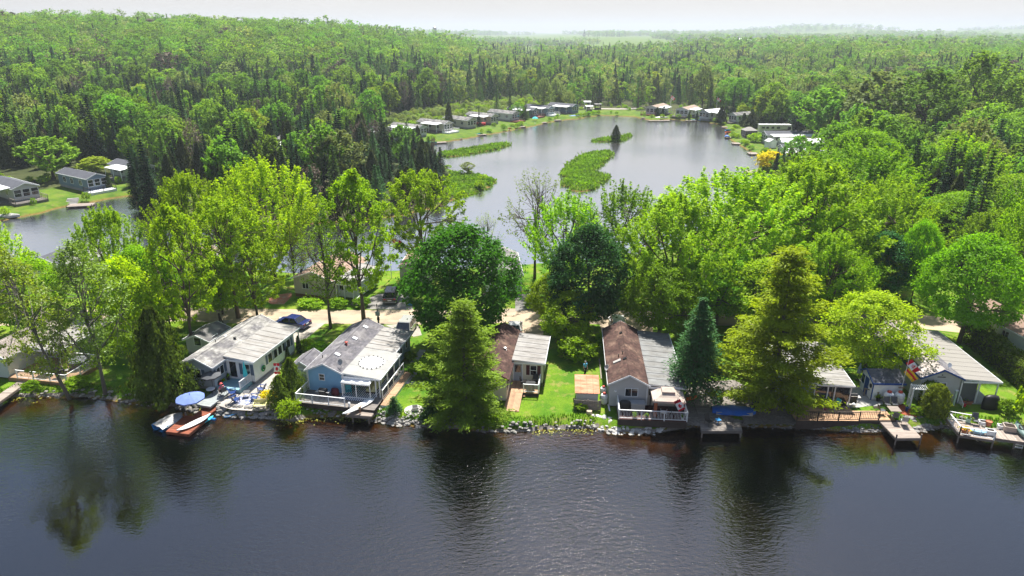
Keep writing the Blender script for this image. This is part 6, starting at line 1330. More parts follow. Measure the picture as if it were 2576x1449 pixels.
# right dock with planters
D = [(40.45, 53.15), (43.0, 52.3), (43.35, 54.9), (40.9, 55.9)]; dr = dock('dock', 'dock with white railing and planters at the right end of the shore', D, .85, m_wood, 0, posts=[D[0], D[1]], ph=-.1)
o_ = Vector((*D[0], .85)); L_ = [Vector((*p, .85)) - o_ for p in D]; rail(dr, [L_[3][:2], L_[0][:2]], 0, .8, m_white, gap=.3); rail(dr, [L_[0][:2], L_[1][:2]], 0, .8, m_white, gap=.5, every=2.0); rail(dr, [L_[3][:2], L_[3].lerp(L_[2], .7)[:2]], 0, .8, m_white, gap=.5)
dock('dock', 'narrow grey dock section running to the right edge of the picture', [(43.03, 52.75), (46.6, 51.6), (47.0, 53.1), (43.3, 54.3)], .84, m_wood, 1, posts=[(44.9, 52.2)], ph=-.1)
for (x, y, r_, h, mt, sq, sx, lab, pl) in ((420, 890, .3, .35, m_terra, False, 1.2, 'terracotta planter with flowers in the corner of the railed dock', L_gold), (770, 900, .3, .3, m_turq if 0 else M('pale_blue_glaze', (.25, .42, .55), .5, .05), False, 2.3, 'long oval pale blue planter with dark stones on the railed dock', None), (1100, 920, .3, .4, m_white, True, 1.2, 'square white planter box on the railed dock', None), (1050, 700, .28, .5, m_terra, False, 1., 'tall tan pot on the dock near the lawn', None), (920, 650, .28, .3, m_white, True, 1.4, 'low white planter box at the lawn edge of the dock', None), (1610, 820, .4, .5, m_beige, True, 1.2, 'large beige planter box on the narrow dock section', None), (1430, 760, .25, .3, m_white, True, 1.5, 'low white planter box beside the large beige one', None)): pot(lab, q('s2', x, y, .88), r_, h, mt, pl, square=sq, sx=sx, rz=-.35)
patio_chair('patio_chair', 'dark chair on the railed dock facing the water', q('s2', 690, 660, .87), -.3, m_greyd, m_black); pot('striped green cushion stool with plant on the railed dock', q('s2', 500, 600, .87), .25, .45, M('mint_glaze', (.4, .6, .5), .5, .1), L_light, name='planter')
kayak('kayak', 'grey green kayak leaning on the dock at the right edge', q('s2', 1930, 870, .95), R(70), M('grey_green_plastic', (.13, .2, .19), .5, .05), 2.8, .75, .5)
t = thing('dock_ladder', 'white swim ladder hanging from the dock at the right edge', 'ladder', q('s2', 1915, 1110, .7), -.3)
for s in (-1, 1): b = MB(); b.tube([(s * .35, 0, -.9), (s * .35, 0, .15)], .04, 6); obj('side_rail', b, m_white, t)
for k in range(4): b = MB(); b.box(-.35, -.08, -.7 + k * .25, .35, .08, -.64 + k * .25); obj('rung', b, m_white, t)
# walkway at house 0
dock('walkway', 'grey plank walkway from the tan deck into the water at the left edge', [(-51.7, 58.4), (-50.6, 58.4), (-50.55, 63.3), (-51.6, 63.4)], .78, m_wood, 0, posts=[(-51.6, 58.6), (-50.7, 58.6)], ph=-.1)
barbecue('black grill box on the tan deck behind the railing', lw(F0, A0, 7.6, .9, .44), .2); table('patio_table', 'dark oval table on the tan deck', lw(F0, A0, 5.6, 1.0, .44), .2, 1.6, 1.0, .72, m_dark, m_dark, True); b = MB(); b.lathe((0, 0, 0), [(1.0, 0), (1.0, .8), (.95, .85), (.02, .87)], 18); solo('hot_tub', b, m_greyd, 'dark covered hot tub at the back of the tan deck', 'hot tub', lw(F0, A0, 7.6, 3.2, .44))
# ================= vehicles and road side
car('parked_car', 'black suv parked on the grey drive across the road', q('H', 2035, 935, LAND + .01), AZ(-3), m_carblack, 'suv', 'cars parked by the homes'); car('parked_car', 'dark blue sedan parked behind the grey blue home', q(2, 1285, 320, LAND + .01), R(72), m_carblue, 'sedan', 'cars parked by the homes')
car('parked_car', 'silver suv parked beside the back of the sky blue home', q('H', 2225, 1390, LAND + .01), R(172), m_carsilver, 'suv', 'cars parked by the homes'); car('parked_car', 'silver car behind the brown roof of the cream home', q(4, 955, 400, LAND + .01), R(176), m_carsilver, 'sedan', 'cars parked by the homes'); car('parked_car', 'white pickup seen over the ridge of the brown roofed home', q(5, 505, 345, LAND + .01), AZ(3), m_white, 'suv', 'cars parked by the homes')
t = thing('service_post', 'wooden hydro post with grey meter boxes at the roadside', 'post', q('H', 1860, 1265, LAND)); b = MB(); b.box(-.1, -.1, 0, .1, .1, 1.9); obj('post', b, m_wood, t)
b = MB(); b.box(-.28, -.22, 1.15, .28, -.11, 1.7); obj('meter_box', b, m_grey, t); b = MB(); b.box(-.12, -.22, .55, .2, -.11, .95); obj('meter_box', b, m_dark, t); b = MB(); b.tube([(-.05, 0, 1.9), (-.08, 0, 2.6)], .04, 6); b.lathe((-.08, 0, 2.6), [(.07, 0), (.01, .1)], 6); obj('mast', b, m_dark, t)
t = thing('tripod_post', 'dark wooden post with brace behind the grey blue home', 'post', q(2, 600, 385, LAND)); b = MB(); b.bar((0, 0, 0), (0, 0, 2.6), .16); obj('post', b, m_woodd, t); b = MB(); b.bar((.75, 0, 0), (.08, 0, 2.2), .1); obj('brace', b, m_woodd, t)
pot('blue bin on the grey drive beside the black suv', q('H', 2285, 1015, LAND), .26, .45, m_sky, None, square=True, name='storage_bin', cat='bin')
t = thing('garden_fence', 'low dark timber fence by the lane behind the tile roof home', 'fence', q(7, 1860, 205, LAND), -.1)
for x in (-2, 0, 2): b = MB(); b.box(x - .08, -.08, 0, x + .08, .08, .8); obj('post', b, m_woodd, t)
for z in (.35, .65): b = MB(); b.box(-2.1, -.13, z, 2.1, -.081, z + .12); obj('cross_rail', b, m_woodd, t)
for i, (x, y) in enumerate(((1872, 105), (1640, 0))): pass
# ================= shore stones
def rock(seed, r=1.):
    rn = random.Random(seed); m = MB(); prof = [(.62, -.45), (1, -.05), (.82, .42), (.38, .66)]; vs = []; n = 7
    for rr, z in prof:
        for k in range(n): a = 2 * math.pi * k / n + rn.uniform(-.2, .2); f = rr * rn.uniform(.8, 1.15); vs.append((f * math.cos(a), f * math.sin(a), z + rn.uniform(-.1, .1)))
    m.add(vs + [(0, 0, .72)], [(i * n + k, i * n + (k + 1) % n, (i + 1) * n + (k + 1) % n, (i + 1) * n + k) for i in range(3) for k in range(n)] + [(3 * n + k, 3 * n + (k + 1) % n, 4 * n) for k in range(n)]); return m
RK = {}
for nm, mt in (('field', m_stone), ('lime', m_stonew), ('grey', m_stoneg)): RK[nm] = [rock(i).mesh('stone', mt) for i in range(5)]
bank = obj('shore_bank', (lambda m: (m.add([v for p in shore for v in ((p[0], p[1] - .35, -.16), (p[0], p[1] + .5, .36))], [(2 * i, 2 * i + 2, 2 * i + 3, 2 * i + 1) for i in range(len(shore) - 1)]), m)[1])(MB()), m_dirt, kind='structure')
rn = random.Random(3); allst = []
def stones(px0, px1, n, size, kind, rows=.9, lift=.05, back=0.):
    for _ in range(n):
        px = rn.uniform(px0, px1); py = np.interp(px, [a for a, b in NEAR_SHORE], [b for a, b in NEAR_SHORE]); p = g(px, float(py), 0); u = rn.random(); s = size * rn.uniform(.55, 1.35)
        allst.append((s, p.x + rn.uniform(-.1, .1), p.y + back + (u - .28) * rows, max(-.12, min(.62, (u - .25) * .95)) + lift, kind))
stones(155, 440, 90, .17, 'field', .8); stones(440, 520, 55, .24, 'field', 1.5); stones(540, 705, 150, .26, 'field', .95, .14, .1); stones(925, 1060, 170, .17, 'field', 1.25); stones(1060, 1140, 90, .17, 'grey', 1.2); stones(1200, 1340, 60, .18, 'field', .8); stones(1340, 1500, 35, .14, 'field', .6)
stones(1495, 1675, 190, .22, 'lime', 1.9, .02, .1); stones(1720, 1770, 45, .13, 'grey', .9); stones(1860, 2010, 130, .13, 'grey', 1.1); stones(2000, 2230, 330, .11, 'grey', 1.25, .0); stones(2285, 2420, 130, .24, 'field', 1.7, .02, .15); stones(2420, 2560, 45, .2, 'field', 1.0); stones(690, 930, 45, .13, 'field', .5); stones(20, 155, 30, .13, 'field', .5)
allst.sort(key=lambda s: -s[0]); rest = MB()
for i, (s, x, y, z, kd) in enumerate(allst):
    me = RK[kd][i % 5]; sc3 = (s * rn.uniform(.85, 1.3), s * rn.uniform(.75, 1.05), s * rn.uniform(.6, .85)); rz_ = rn.uniform(0, 6)
    if i < 295: link('stone', me, bank, (x, y, z), rz_, scale=sc3)
    else:
        X = Matrix.Translation((x, y, z)) @ Matrix.Rotation(rz_, 4, 'Z') @ Matrix.Diagonal((*sc3, 1)); rest.add([v.co for v in me.vertices], [tuple(p.vertices) for p in me.polygons], {'field': 0, 'lime': 1, 'grey': 2}[kd], rn.random(), X)
obj('small_stones', rest, [m_stone, m_stonew, m_stoneg], bank, kind='stuff')

# ------------------------------------------------------------ near trees and plants
T_dark = broadleaf('round_maple', L_dark, 11, 4.6, .6, 330, 75, 0.30, 'round', 1, clump=.14, inner=.15, lobes=.3, trunk_r=.24)
T_dark2 = broadleaf('deep_maple', L_dark2, 12, 4.4, 1.5, 300, 72, 0.30, 'oval', 2, clump=.15, inner=.2, lobes=.28)
T_silver = broadleaf('silver_maple', L_light, 15, 6.4, 2.5, 330, 75, 0.30, 'vase', 3, spray=1.25, clump=.11, inner=.22, lobes=.3, trunk_r=.32, limbs=10)
T_silver2 = broadleaf('silver_maple_b', L_mid, 15, 6.2, 2.2, 320, 75, 0.30, 'round', 4, spray=1.0, clump=.12, inner=.22, lobes=.3, trunk_r=.32, limbs=10)
T_feather = broadleaf('feathery_maple', L_light, 12, 4.6, 2.2, 230, 59, 0.26, 'vase', 5, spray=1.3, clump=.10, inner=.35, lobes=.28, limbs=12, twigs=40)
T_lime = broadleaf('lime_ash', L_lime, 15, 4.2, 3.0, 240, 52, 0.27, 'oval', 6, clump=.15, inner=.35, lobes=.3, limbs=12, twigs=50, spray=.35)
T_lime2 = broadleaf('lime_ash_b', L_lime, 13, 5.0, 3.2, 260, 56, 0.27, 'round', 7, clump=.13, inner=.3, lobes=.3, limbs=12, twigs=50, spray=.45)
T_thin = broadleaf('thin_ash', L_olive, 12, 3.2, 3.0, 120, 24, 0.21, 'oval', 8, clump=.17, inner=.5, lobes=.35, limbs=14, twigs=70, trunk_r=.17)
T_poplar = broadleaf('shore_poplar', L_poplar, 15, 4.2, 2.5, 175, 42, 0.27, 'oval', 9, clump=.14, inner=.45, lobes=.4, limbs=14, twigs=50, bark=m_barkg, trunk_r=.2)
T_bare = broadleaf('budding_ash', L_olive, 13, 3.6, 3.0, 150, 14, 0.20, 'vase', 10, spray=.7, clump=.13, inner=.4, lobes=.3, limbs=20, twigs=110, trunk_r=.16)
T_yel = broadleaf('golden_maple', L_yel, 10, 4.8, 1.8, 260, 66, 0.29, 'round', 11, clump=.14, inner=.22, lobes=.3, limbs=12, trunk_r=.2)
T_round = broadleaf('broad_maple', L_mid, 12, 5.6, 2.4, 330, 72, 0.30, 'round', 12, clump=.12, inner=.18, lobes=.2, limbs=10, trunk_r=.26)
T_small = broadleaf('young_maple', L_light, 7, 2.7, .8, 190, 59, 0.24, 'round', 13, clump=.16, inner=.2, lobes=.25, trunk_r=.11)
T_pine = conifer('white_pine', L_pine, 12, 4.6, .7, 13, 8, 7, 66, .30, 14, droop=-.02, power=.68, plume=.42, ragged=.36, trunk_r=.2, asp=3.2, flat=.36)
T_pine2 = conifer('golden_pine', L_pineg, 14, 5.6, 1.5, 14, 8, 8, 72, .32, 15, droop=-.03, power=.66, plume=.46, ragged=.42, trunk_r=.24, asp=3.2, flat=.36)
T_spruce = conifer('blue_spruce', L_spruce, 12, 3.3, 2.4, 30, 10, 7, 13, .30, 16, droop=-.28, power=.75, trunk_r=.17, asp=2.6, ragged=.2)
T_spr2 = conifer('dark_spruce', L_spr2, 13, 2.6, .6, 26, 9, 5, 9, .40, 17, droop=-.35, power=.9, asp=2.4)
T_dwarf = conifer('dwarf_spruce', L_spruce, 1.6, .85, .1, 14, 10, 4, 8, .16, 18, droop=-.1, power=.7, trunk_r=.05, asp=2.2)
T_cedar = bushy('shore_cedar', L_cedar, 7.5, 2.6, 8500, .30, 19, power=.6, lump=2.2)
T_col = bushy('column_cedar', L_hedged, 2.6, .5, 900, .2, 20, power=.55)
T_bush = broadleaf('round_shrub', L_mid, 1.6, 1.0, .1, 70, 22, .2, 'round', 21, clump=.2, inner=.2, trunk_r=.04, limbs=4)
T_bushl = broadleaf('pale_shrub', L_lime, 1.4, 1.1, .1, 70, 20, .22, 'round', 22, clump=.22, inner=.2, trunk_r=.04, limbs=4)
T_gold = broadleaf('golden_shrub', L_gold, 1.3, .9, .1, 60, 22, .18, 'round', 23, clump=.22, inner=.2, trunk_r=.04, limbs=4)
T_tall = broadleaf('tall_poplar', F_pop, 18, 5.2, 3, 260, 30, .46, 'oval', 25, spray=1.0, clump=.12, inner=.25, lobes=.35, limbs=10, trunk_r=.3)
T_round_h = bushy('round_hedge', L_hedge, 3.2, 1.5, 5200, .22, 24, power=.28, up=.3)
NT = [  # label, proto, base px, base py, top py, crown width px, lean
    ('dense round dark green maple between the sky blue and cream homes', T_dark, 1165, 862, 574, 272),
    ('dark blue green maple standing right of the road gap', T_dark2, 1478, 832, 570, 195),
    ('low bright green maple in front of the dark blue green maple', T_small, 1425, 862, 738, 128),
    ('big fresh green silver maple above the brown roofed home', T_silver2, 1690, 800, 512, 300),
    ('tallest light green silver maple in the middle of the right hand canopy', T_silver, 1840, 730, 455, 400),
    ('wide green silver maple right of the tallest one', T_silver2, 2010, 715, 425, 340),
    ('yellow green silver maple at the far end of the canopy by the pond', T_silver, 2120, 610, 378, 300),
    ('light silver maple over the docks on the right bank', T_feather, 2000, 600, 408, 210),
    ('low bright green maple left of the blue green spruce', T_round, 1655, 858, 662, 190),
    ('bushy bright white pine before the cream home', T_pine, 1172, 1046, 768, 290),
    ('big golden white pine leaning over the shaded dock', T_pine2, 1935, 1030, 638, 375),
    ('tall blue green spruce right of the brown roofed home', T_spruce, 1743, 1008, 752, 168),
    ('golden green maple beside the tile roof home', T_yel, 2175, 935, 742, 222),
    ('broad round maple behind the tile roof home', T_round, 2412, 862, 600, 235),
    ('blue green maple between the golden maple and the silver maples', T_dark2, 2205, 752, 588, 150),
    ('narrow dark maple left of the broad round maple', T_round, 2290, 765, 560, 90),
    ('light green maple cut by the right edge of the picture', T_silver2, 2590, 800, 480, 230),
    ('round mid green maple up the lane at right', T_round, 2390, 640, 488, 190),
    ('small round green maple beside the lane at right', T_round, 2255, 660, 555, 140),
    ('pale budding maple with bare lower trunk up the lane', T_feather, 2388, 530, 358, 210),
    ('flat topped light green maple near the right edge', T_round, 2525, 600, 445, 190),
    ('dark green maple at the bend of the lane', T_dark, 2320, 600, 500, 110),
    ('yellow green ash left of the beige home, nearest the road', T_lime2, 600, 800, 505, 235),
    ('light green maple behind the yellow green ashes', T_silver, 690, 705, 425, 250),
    ('fresh green maple by the left channel', T_silver2, 508, 715, 452, 170),
    ('open yellow green ash with dark forked trunk left of the grey blue home', T_lime, 489, 885, 520, 175),
    ('tall lime green ash with bare trunk rising behind the sky blue home', T_lime, 915, 806, 432, 200),
    ('slim thin leaved ash on the lawn between the two blue homes', T_thin, 832, 826, 548, 150),
    ('lime green ash in front of the pond inlet', T_lime2, 1065, 705, 436, 205),
    ('nearly bare budding ash standing against the pond', T_bare, 1345, 700, 438, 165),
    ('feathery light green maple left of the pond view gap', T_feather, 1420, 745, 515, 215),
    ('feathery light green maple right of the bare ash', T_feather, 1555, 725, 488, 220),
    ('sparse poplar with pale trunk leaning left over the lake shore', T_poplar, 172, 998, 600, 190),
    ('sparse poplar beside the leaning one on the lake shore', T_poplar, 264, 985, 610, 190),
    ('green maple behind the leaning poplars', T_silver2, 310, 800, 540, 170),
    ('bright green maple cut by the left edge of the picture', T_silver, -5, 830, 566, 175),
    ('dense green tree between the two shore poplars', T_round, 90, 850, 655, 200),
    ('dense green tree behind the shore cedar', T_round, 390, 850, 625, 170),
    ('olive ash with low leafy branches beside the road gap', T_lime, 650, 815, 600, 140),
    ('thin ash beside the round maple and the pond', T_bare, 1225, 690, 540, 70),
    ('thin leaved ash between the yellow green ashes and the beige home', T_thin, 745, 735, 560, 90),
    ('dark green maple behind the golden pine', T_silver2, 2060, 830, 600, 210),
    ('mid green maple over the blue trimmed shed', T_round, 2080, 790, 620, 190),
    ('light maple filling the canopy over the lane', T_silver, 2200, 690, 470, 240),
    ('silvery maple behind the wide green silver maple', T_feather, 2170, 560, 400, 220),
    ('round bright maple near the lane behind the canopy', T_round, 2150, 520, 330, 180),
    ('tall green maple at the right edge above the hedge', T_silver2, 2600, 700, 400, 200),
    ('green maple between the round maples at right', T_silver2, 2480, 720, 540, 170),
    ('leafy young maple filling the gap right of the shore poplars', T_small, 345, 905, 655, 150), ('low green maple left of the open forked ash', T_small, 430, 830, 640, 120),
    ('shady low maple under the tallest silver maple', T_round, 1800, 815, 640, 230), ('shady low maple under the wide silver maple', T_dark2, 2050, 770, 620, 200), ('shady low maple behind the golden pine', T_round, 1930, 845, 660, 230), ('shady young maple beside the lane under the canopy', T_round, 2130, 740, 590, 200),
    ('young maple low between the two dark maples and the road', T_small, 1380, 815, 690, 90), ('low lime tree under the yellow green ashes', T_small, 560, 790, 650, 120)]
for a in NT: tree_at('maple_tree' if 'maple' in a[0] else ('pine_tree' if 'pine' in a[0].split(' ')[2:4] or 'white pine' in a[0] else ('spruce_tree' if 'spruce right' in a[0] else 'broadleaf_tree')), a[0], a[1], a[2], a[3], a[4], a[5], 'garden trees on the peninsula')
for o in col.objects:
    if o.get('label', '').startswith('sparse poplar with pale trunk'): o.rotation_euler = (R(3), R(-9), .4)
    if o.get('label', '').startswith('tall lime green ash'): o.rotation_euler = (0, R(-1), 1.0)
tree_at('cedar_tree', 'bushy dark cedar at the water left of the grey blue home', T_cedar, 418, 1004, 772, 140)
tree_at('cedar_tree', 'small pointed cedar beside the yellow bench', T_cedar, 738, 1000, 900, 70); tree_at('cedar_tree', 'lower cedar right in front of the small pointed one', T_cedar, 708, 1022, 945, 66)
tree_at('dwarf_spruce', 'small blue spruce beside the grey dock', T_dwarf, 992, 1034, 1000, 42); tree_at('dwarf_spruce', 'small blue spruce right of the fire bowl', T_dwarf, 1081, 1052, 1000, 58)
tree_at('cedar_tree', 'thin column cedar against the white side wall', T_col, 725, 905, 872, 15); tree_at('cedar_tree', 'thin column cedar at the back corner of the white side wall', T_col, 753, 888, 845, 17)
for lab, pr, x, y, top, wd in (('golden flowering shrub behind the yellow bench', T_gold, 678, 1005, 984, 40), ('pale variegated shrub spilling over the water edge', T_bushl, 728, 1046, 1012, 60), ('green shrub between the shed and the lawn', T_bush, 805, 890, 862, 55), ('white flecked shrub beside the column cedar', T_bushl, 770, 878, 856, 40),
                               ('green shrub by the deck of the grey blue home', T_bush, 480, 978, 955, 30), ('leafy hosta beside the left plank walkway', T_bush, 80, 982, 960, 38), ('leafy hosta clump in front of the tan deck', T_bush, 195, 975, 950, 60), ('daylily clump in front of the plank fence', T_bush, 1459, 1030, 1012, 34),
                               ('leafy shrub in the garden of the sky blue home', T_bush, 1063, 948, 905, 60), ('low shrub by the stepping stones', T_bush, 1030, 905, 885, 34), ('green shrub on the shore below the bright pine', T_bush, 1225, 1078, 1042, 62), ('round shrub at the road edge by the cream home', T_bush, 1345, 772, 752, 50),
                               ('russet shrub beside the covered grill at right', T_bush, 2532, 1040, 1006, 44), ('yellow green shrub at the right edge by the dock', T_bushl, 2590, 1070, 960, 70), ('leafy plant beside the white arbour', T_bush, 2305, 1045, 1025, 30), ('dark shrub by the steps of the beige home', T_bush, 782, 770, 752, 60), ('dark low shrub before the beige home', T_bush, 850, 772, 750, 45), ('shrub under the lime ash beside the drive', T_bush, 910, 770, 748, 40), ('dark shrub behind the grey blue home', T_bush, 680, 842, 815, 40),
                               ('green shrub in the shade under the golden pine', T_bush, 1800, 1005, 985, 34), ('dark shrub in the shade by the shaded walkway', T_bush, 1860, 1008, 985, 34), ('small tree hanging over the rusty shed lawn', T_bush, 1450, 905, 850, 90), ('green shrub behind the rusty shed lawn', T_bush, 1520, 870, 835, 40)):
    tree_at('shrub', lab, pr, x, y, top, wd, 'garden shrubs by the homes', cat='shrub')
def hedge(label, P, Q, w, h, n, mat, seed):
    t = thing('hedge', label, 'hedge'); link('leaves', hedge_crown('leaves', mat, P, Q, w, h, n, .24, seed), t); b = MB(); P = Vector(P); Q = Vector(Q); P.z = Q.z = LAND + h * .42; b.bar(P, Q, w * .8, h * .8); obj('woody_core', b, m_woodd, t); return t
hedge('long clipped hedge between the tile roof home and the right edge', q(7, 1520, 330), q(7, 1960, 700), 2.6, 2.3, 9500, L_hedge, 3)
t = thing('round_hedge', 'tall round clipped hedge beside the white arbour', 'hedge', q(7, 1110, 960)); t.scale = (.85, .85, 1.0); link('leaves', T_round_h[1], t); link('trunk', T_round_h[0], t)
hedge('clipped dark hedge between the blue trimmed shed and the tile roof home', q(7, 930, 700) , q(7, 1090, 900), 1.5, 2.4, 3500, L_hedge, 6)
# grass tufts along the water edge, lily pads
RNG = np.random.default_rng(77)
n = 5200; px = RNG.uniform(-20, 2590, n); py = np.interp(px, [a for a, b in NEAR_SHORE], [b for a, b in NEAR_SHORE]); P = np.array([tuple(g(a, b, 0)) for a, b in zip(px, py)])
ok = ~(((px > 535) & (px < 690)) | ((px > 860) & (px < 935)) | ((px > 1500) & (px < 1870)) | ((px > 1870) & (px < 2230)) | ((px > 2290) & (px < 2345)))
P[:, 1] += .25 + RNG.random(n) * 1.1; P[:, 0] += RNG.normal(size=n) * .1; P[:, 2] = ground_z(P[:, 0], P[:, 1]) + .06
N = RNG.normal(size=(n, 3)) * np.array([1, 1, .25]); A = RNG.normal(size=(n, 3)) * .35 + np.array([0, 0, 1.])
link('shore_grass', leaf_mesh('shore_grass', P[ok], N[ok], (.22 + .25 * RNG.random(n))[ok], L_grass, RNG.random(n)[ok], 3.5, A[ok]), kind='stuff')
n = 520; px = np.concatenate([RNG.uniform(690, 930, 300), RNG.uniform(1340, 1490, 120), RNG.uniform(20, 110, 100)]); py = np.interp(px, [a for a, b in NEAR_SHORE], [b for a, b in NEAR_SHORE])
P = np.array([tuple(g(a, b, 0)) for a, b in zip(px, py)]); P[:, 1] -= np.abs(RNG.normal(size=n)) * .45; P[:, 2] = .015 + RNG.random(n) * .01
link('lily_pads', leaf_mesh('lily_pads', P, np.tile([0, 0, 1.], (n, 1)) + RNG.normal(size=(n, 3)) * .04, .12 + .2 * RNG.random(n), L_lily, RNG.random(n), 1.2), kind='stuff')

# ------------------------------------------------------------ the far banks of the pond
HOMES = []
def far_home(label, f, bk, w=3.8, L=None, wall=None, roof=None, awn=None, side='L', deckc=None, group='park homes round the pond', z=None, wins=3, dark=False, awl=.62):
    z = z if z is not None else LAND + 3.55; F = g(*f, z); B = g(*bk, z); d = B - F; az = math.degrees(math.atan2(d.x, d.y)); L = L or min(13, max(8, d.length)); F.z = LAND
    t = thing('mobile_home', label, 'house', F, AZ(az), group); t.scale = (1.16, 1.1, 1.16); HOMES.append((F.x, F.y, F.x + math.sin(R(az)) * L, F.y + math.cos(R(az)) * L))
    obj('wall', gable_body(w, L, 2.75, 3.5, .5, .3), wall or m_sgrey, t); b = MB(); b.box(-w / 2 + .04, .34, -.2, w / 2 - .04, L + .2, .5); obj('skirting', b, m_skirt, t)
    gable_roof(t, w, L, 2.75, 3.5, roof or m_shg, .3, shingles=False)
    for i in range(wins): window(t, 'F', .298, -w / 2 + w * (i + .5) / wins, 1.15, w / wins - .3, 1.25, 1, ny=2)
    s = -1 if side == 'L' else 1
    for u in (L * .25, L * .55, L * .8): window(t, side, s * (w / 2 + .002), -u if side == 'L' else u, 1.2, 1.1, 1.0, 2)
    if awn:
        y1 = L * awl; r = MB(); x0, x1 = s * w / 2, s * (w / 2 + 2.7); r.slab((x0, 1.0, 2.95), (x1, 1.0, 2.7), (x1, 1.0 + y1, 2.7), (x0, 1.0 + y1, 2.95), .1); obj('awning_roof', r, awn, t)
        for y in (1.15, 1.0 + y1 / 2, .9 + y1): p = MB(); p.box(x1 - s * .1 - .05, y - .05, .3, x1 - s * .1 + .05, y + .05, 2.66); obj('porch_post', p, m_trim, t)
        p = MB(); p.box(min(x0, x1), 1.0, -.2, max(x0, x1), 1.0 + y1, .42); obj('porch_floor', p, m_woodg, t)
        if dark: p = MB(); p.box(min(x1, x1 + .05), 1.1, .45, max(x1, x1 + .05), .9 + y1, 2.6); obj('screen_panel', p, m_glass, t)
    if deckc:
        k = MB(); k.box(-w / 2 - 1.0, -2.6, -.5, w / 2 + .2, .29, .45); dk_ = obj('front_deck', k, deckc[0], t)
        rail(t, [(-w / 2 - .95, .2), (-w / 2 - .95, -2.55), (w / 2 + .15, -2.55), (w / 2 + .15, .2)], .45, .85, deckc[1], gap=.35, every=2.2)
    return t
zB = lambda x, y: zp('B', x, y)
zC = lambda x, y: zp('C', x, y)
zD = lambda x, y: zp('D', x, y)
zA = lambda x, y: zp('A', x, y)
FH = far_home
FH('grey home with big triangular gable windows and white awning at the left edge', zA(275, 568), zA(-60, 475), 4.2, 13, m_sgrey, m_shgd, m_white, deckc=(m_woodg, m_wood))
FH('denim blue home with dark roof on a white walled terrace by the left channel', zA(1050, 462), zA(700, 390), 3.8, 12, m_sbd, m_shgd, None, deckc=(m_white, m_woodd))
FH('dark roofed home with bright white awning half hidden by spruces on the left channel', zA(1575, 352), zA(1310, 302), 4.2, 11, m_sgrey, m_shgd, m_white)
FH('grey home half behind cedars at the near end of the left row', zB(490, 520), zB(180, 482), 3.8, 12, m_sgrey, m_shg, m_white)
FH('dark porch home with long white awning second in the left row', zB(905, 462), zB(530, 422), 3.8, 12, m_sgrey, m_shg, m_white, dark=True, awl=.8)
FH('grey home with white balustrade deck third in the left row', zB(1300, 398), zB(930, 360), 3.8, 12, m_sbeige, m_shg, m_white, deckc=(m_white, m_white))
FH('plain taupe home without awning fourth in the left row', zB(1655, 347), zB(1310, 307), 3.8, 12, m_sbeige, m_shg, None)
FH('taupe home with white awning and red item on its porch fifth in the left row', zB(2000, 290), zB(1650, 255), 3.8, 12, m_sbeige, m_shg, m_white)
FH('plain grey home with dark deck rail sixth in the left row', zB(2320, 250), zB(1960, 215), 3.8, 12, m_sgrey, m_shg, None, deckc=(m_woodr, m_woodd))
FH('slate blue home with red deck seventh in the left row', zC(175, 236), zC(-200, 208), 3.8, 12, m_steal, m_shgd, m_white, deckc=(m_woodr, m_woodr))
FH('blue home with white deck eighth in the left row', zC(375, 213), zC(60, 186), 3.8, 12, m_steal, m_shgd, m_white, deckc=(m_white, m_white))
FH('navy home with screened front porch at the far end of the left row', zC(690, 190), zC(310, 160), 4.4, 12, m_sbd, m_shgd, m_white)
FH('tan roofed home with white gable at the far right corner of the pond', zD(335, 196), zD(500, 158), 4.6, 12, m_swhite, m_shtan, m_white, 'R', (m_woodr, m_woodr))
FH('pale home with tan roof second from the far corner on the right bank', zD(700, 218), zD(865, 180), 4.6, 12, m_swhite, m_shtan, m_white, 'R', (m_woodg, m_wood))
FH('low white roofed home with red trim third on the right bank', zD(965, 248), zD(1125, 232), 4.2, 9, m_sgrey, m_white, m_white, 'R')
FH('small white home between the cedars on the right bank', zD(1310, 282), zD(1400, 275), 3.4, 8, m_swhite, m_shg, None, 'R', (m_woodg, m_wood))
FH('long grey roofed home with white porch roof on the right bank', zD(1690, 508), zD(2200, 505), 4.0, 14, m_sgrey, m_shgd, m_white, 'R', awl=.95)
FH('white home with white roof below the long grey roofed one', zD(1880, 592), zD(2270, 598), 4.0, 11, m_swhite, m_white, m_white, 'R', awl=.9)
FH('grey home with white awning just above the yellow shrub', zD(1885, 672), zD(2250, 672), 4.0, 11, m_sgrey, m_shgd, m_white, 'R', awl=.9)
FH('white roofed home almost hidden behind the canopy and the yellow shrub', zD(1925, 745), zD(2230, 745), 4.0, 11, m_sgrey, m_white, m_white, 'R', awl=.9)
FH('white building glimpsed through the dark conifers left of the pond', (655, 372), (700, 362), 4, 10, m_swhite, m_white, m_white)
FH('grey roofed building glimpsed between spruces above the conifer point', (785, 352), (730, 345), 5, 12, m_sgrey, m_shg, None); FH('white vehicle shed glimpsed between the dark spruces', (575, 405), (545, 400), 3.4, 8, m_swhite, m_white, None)
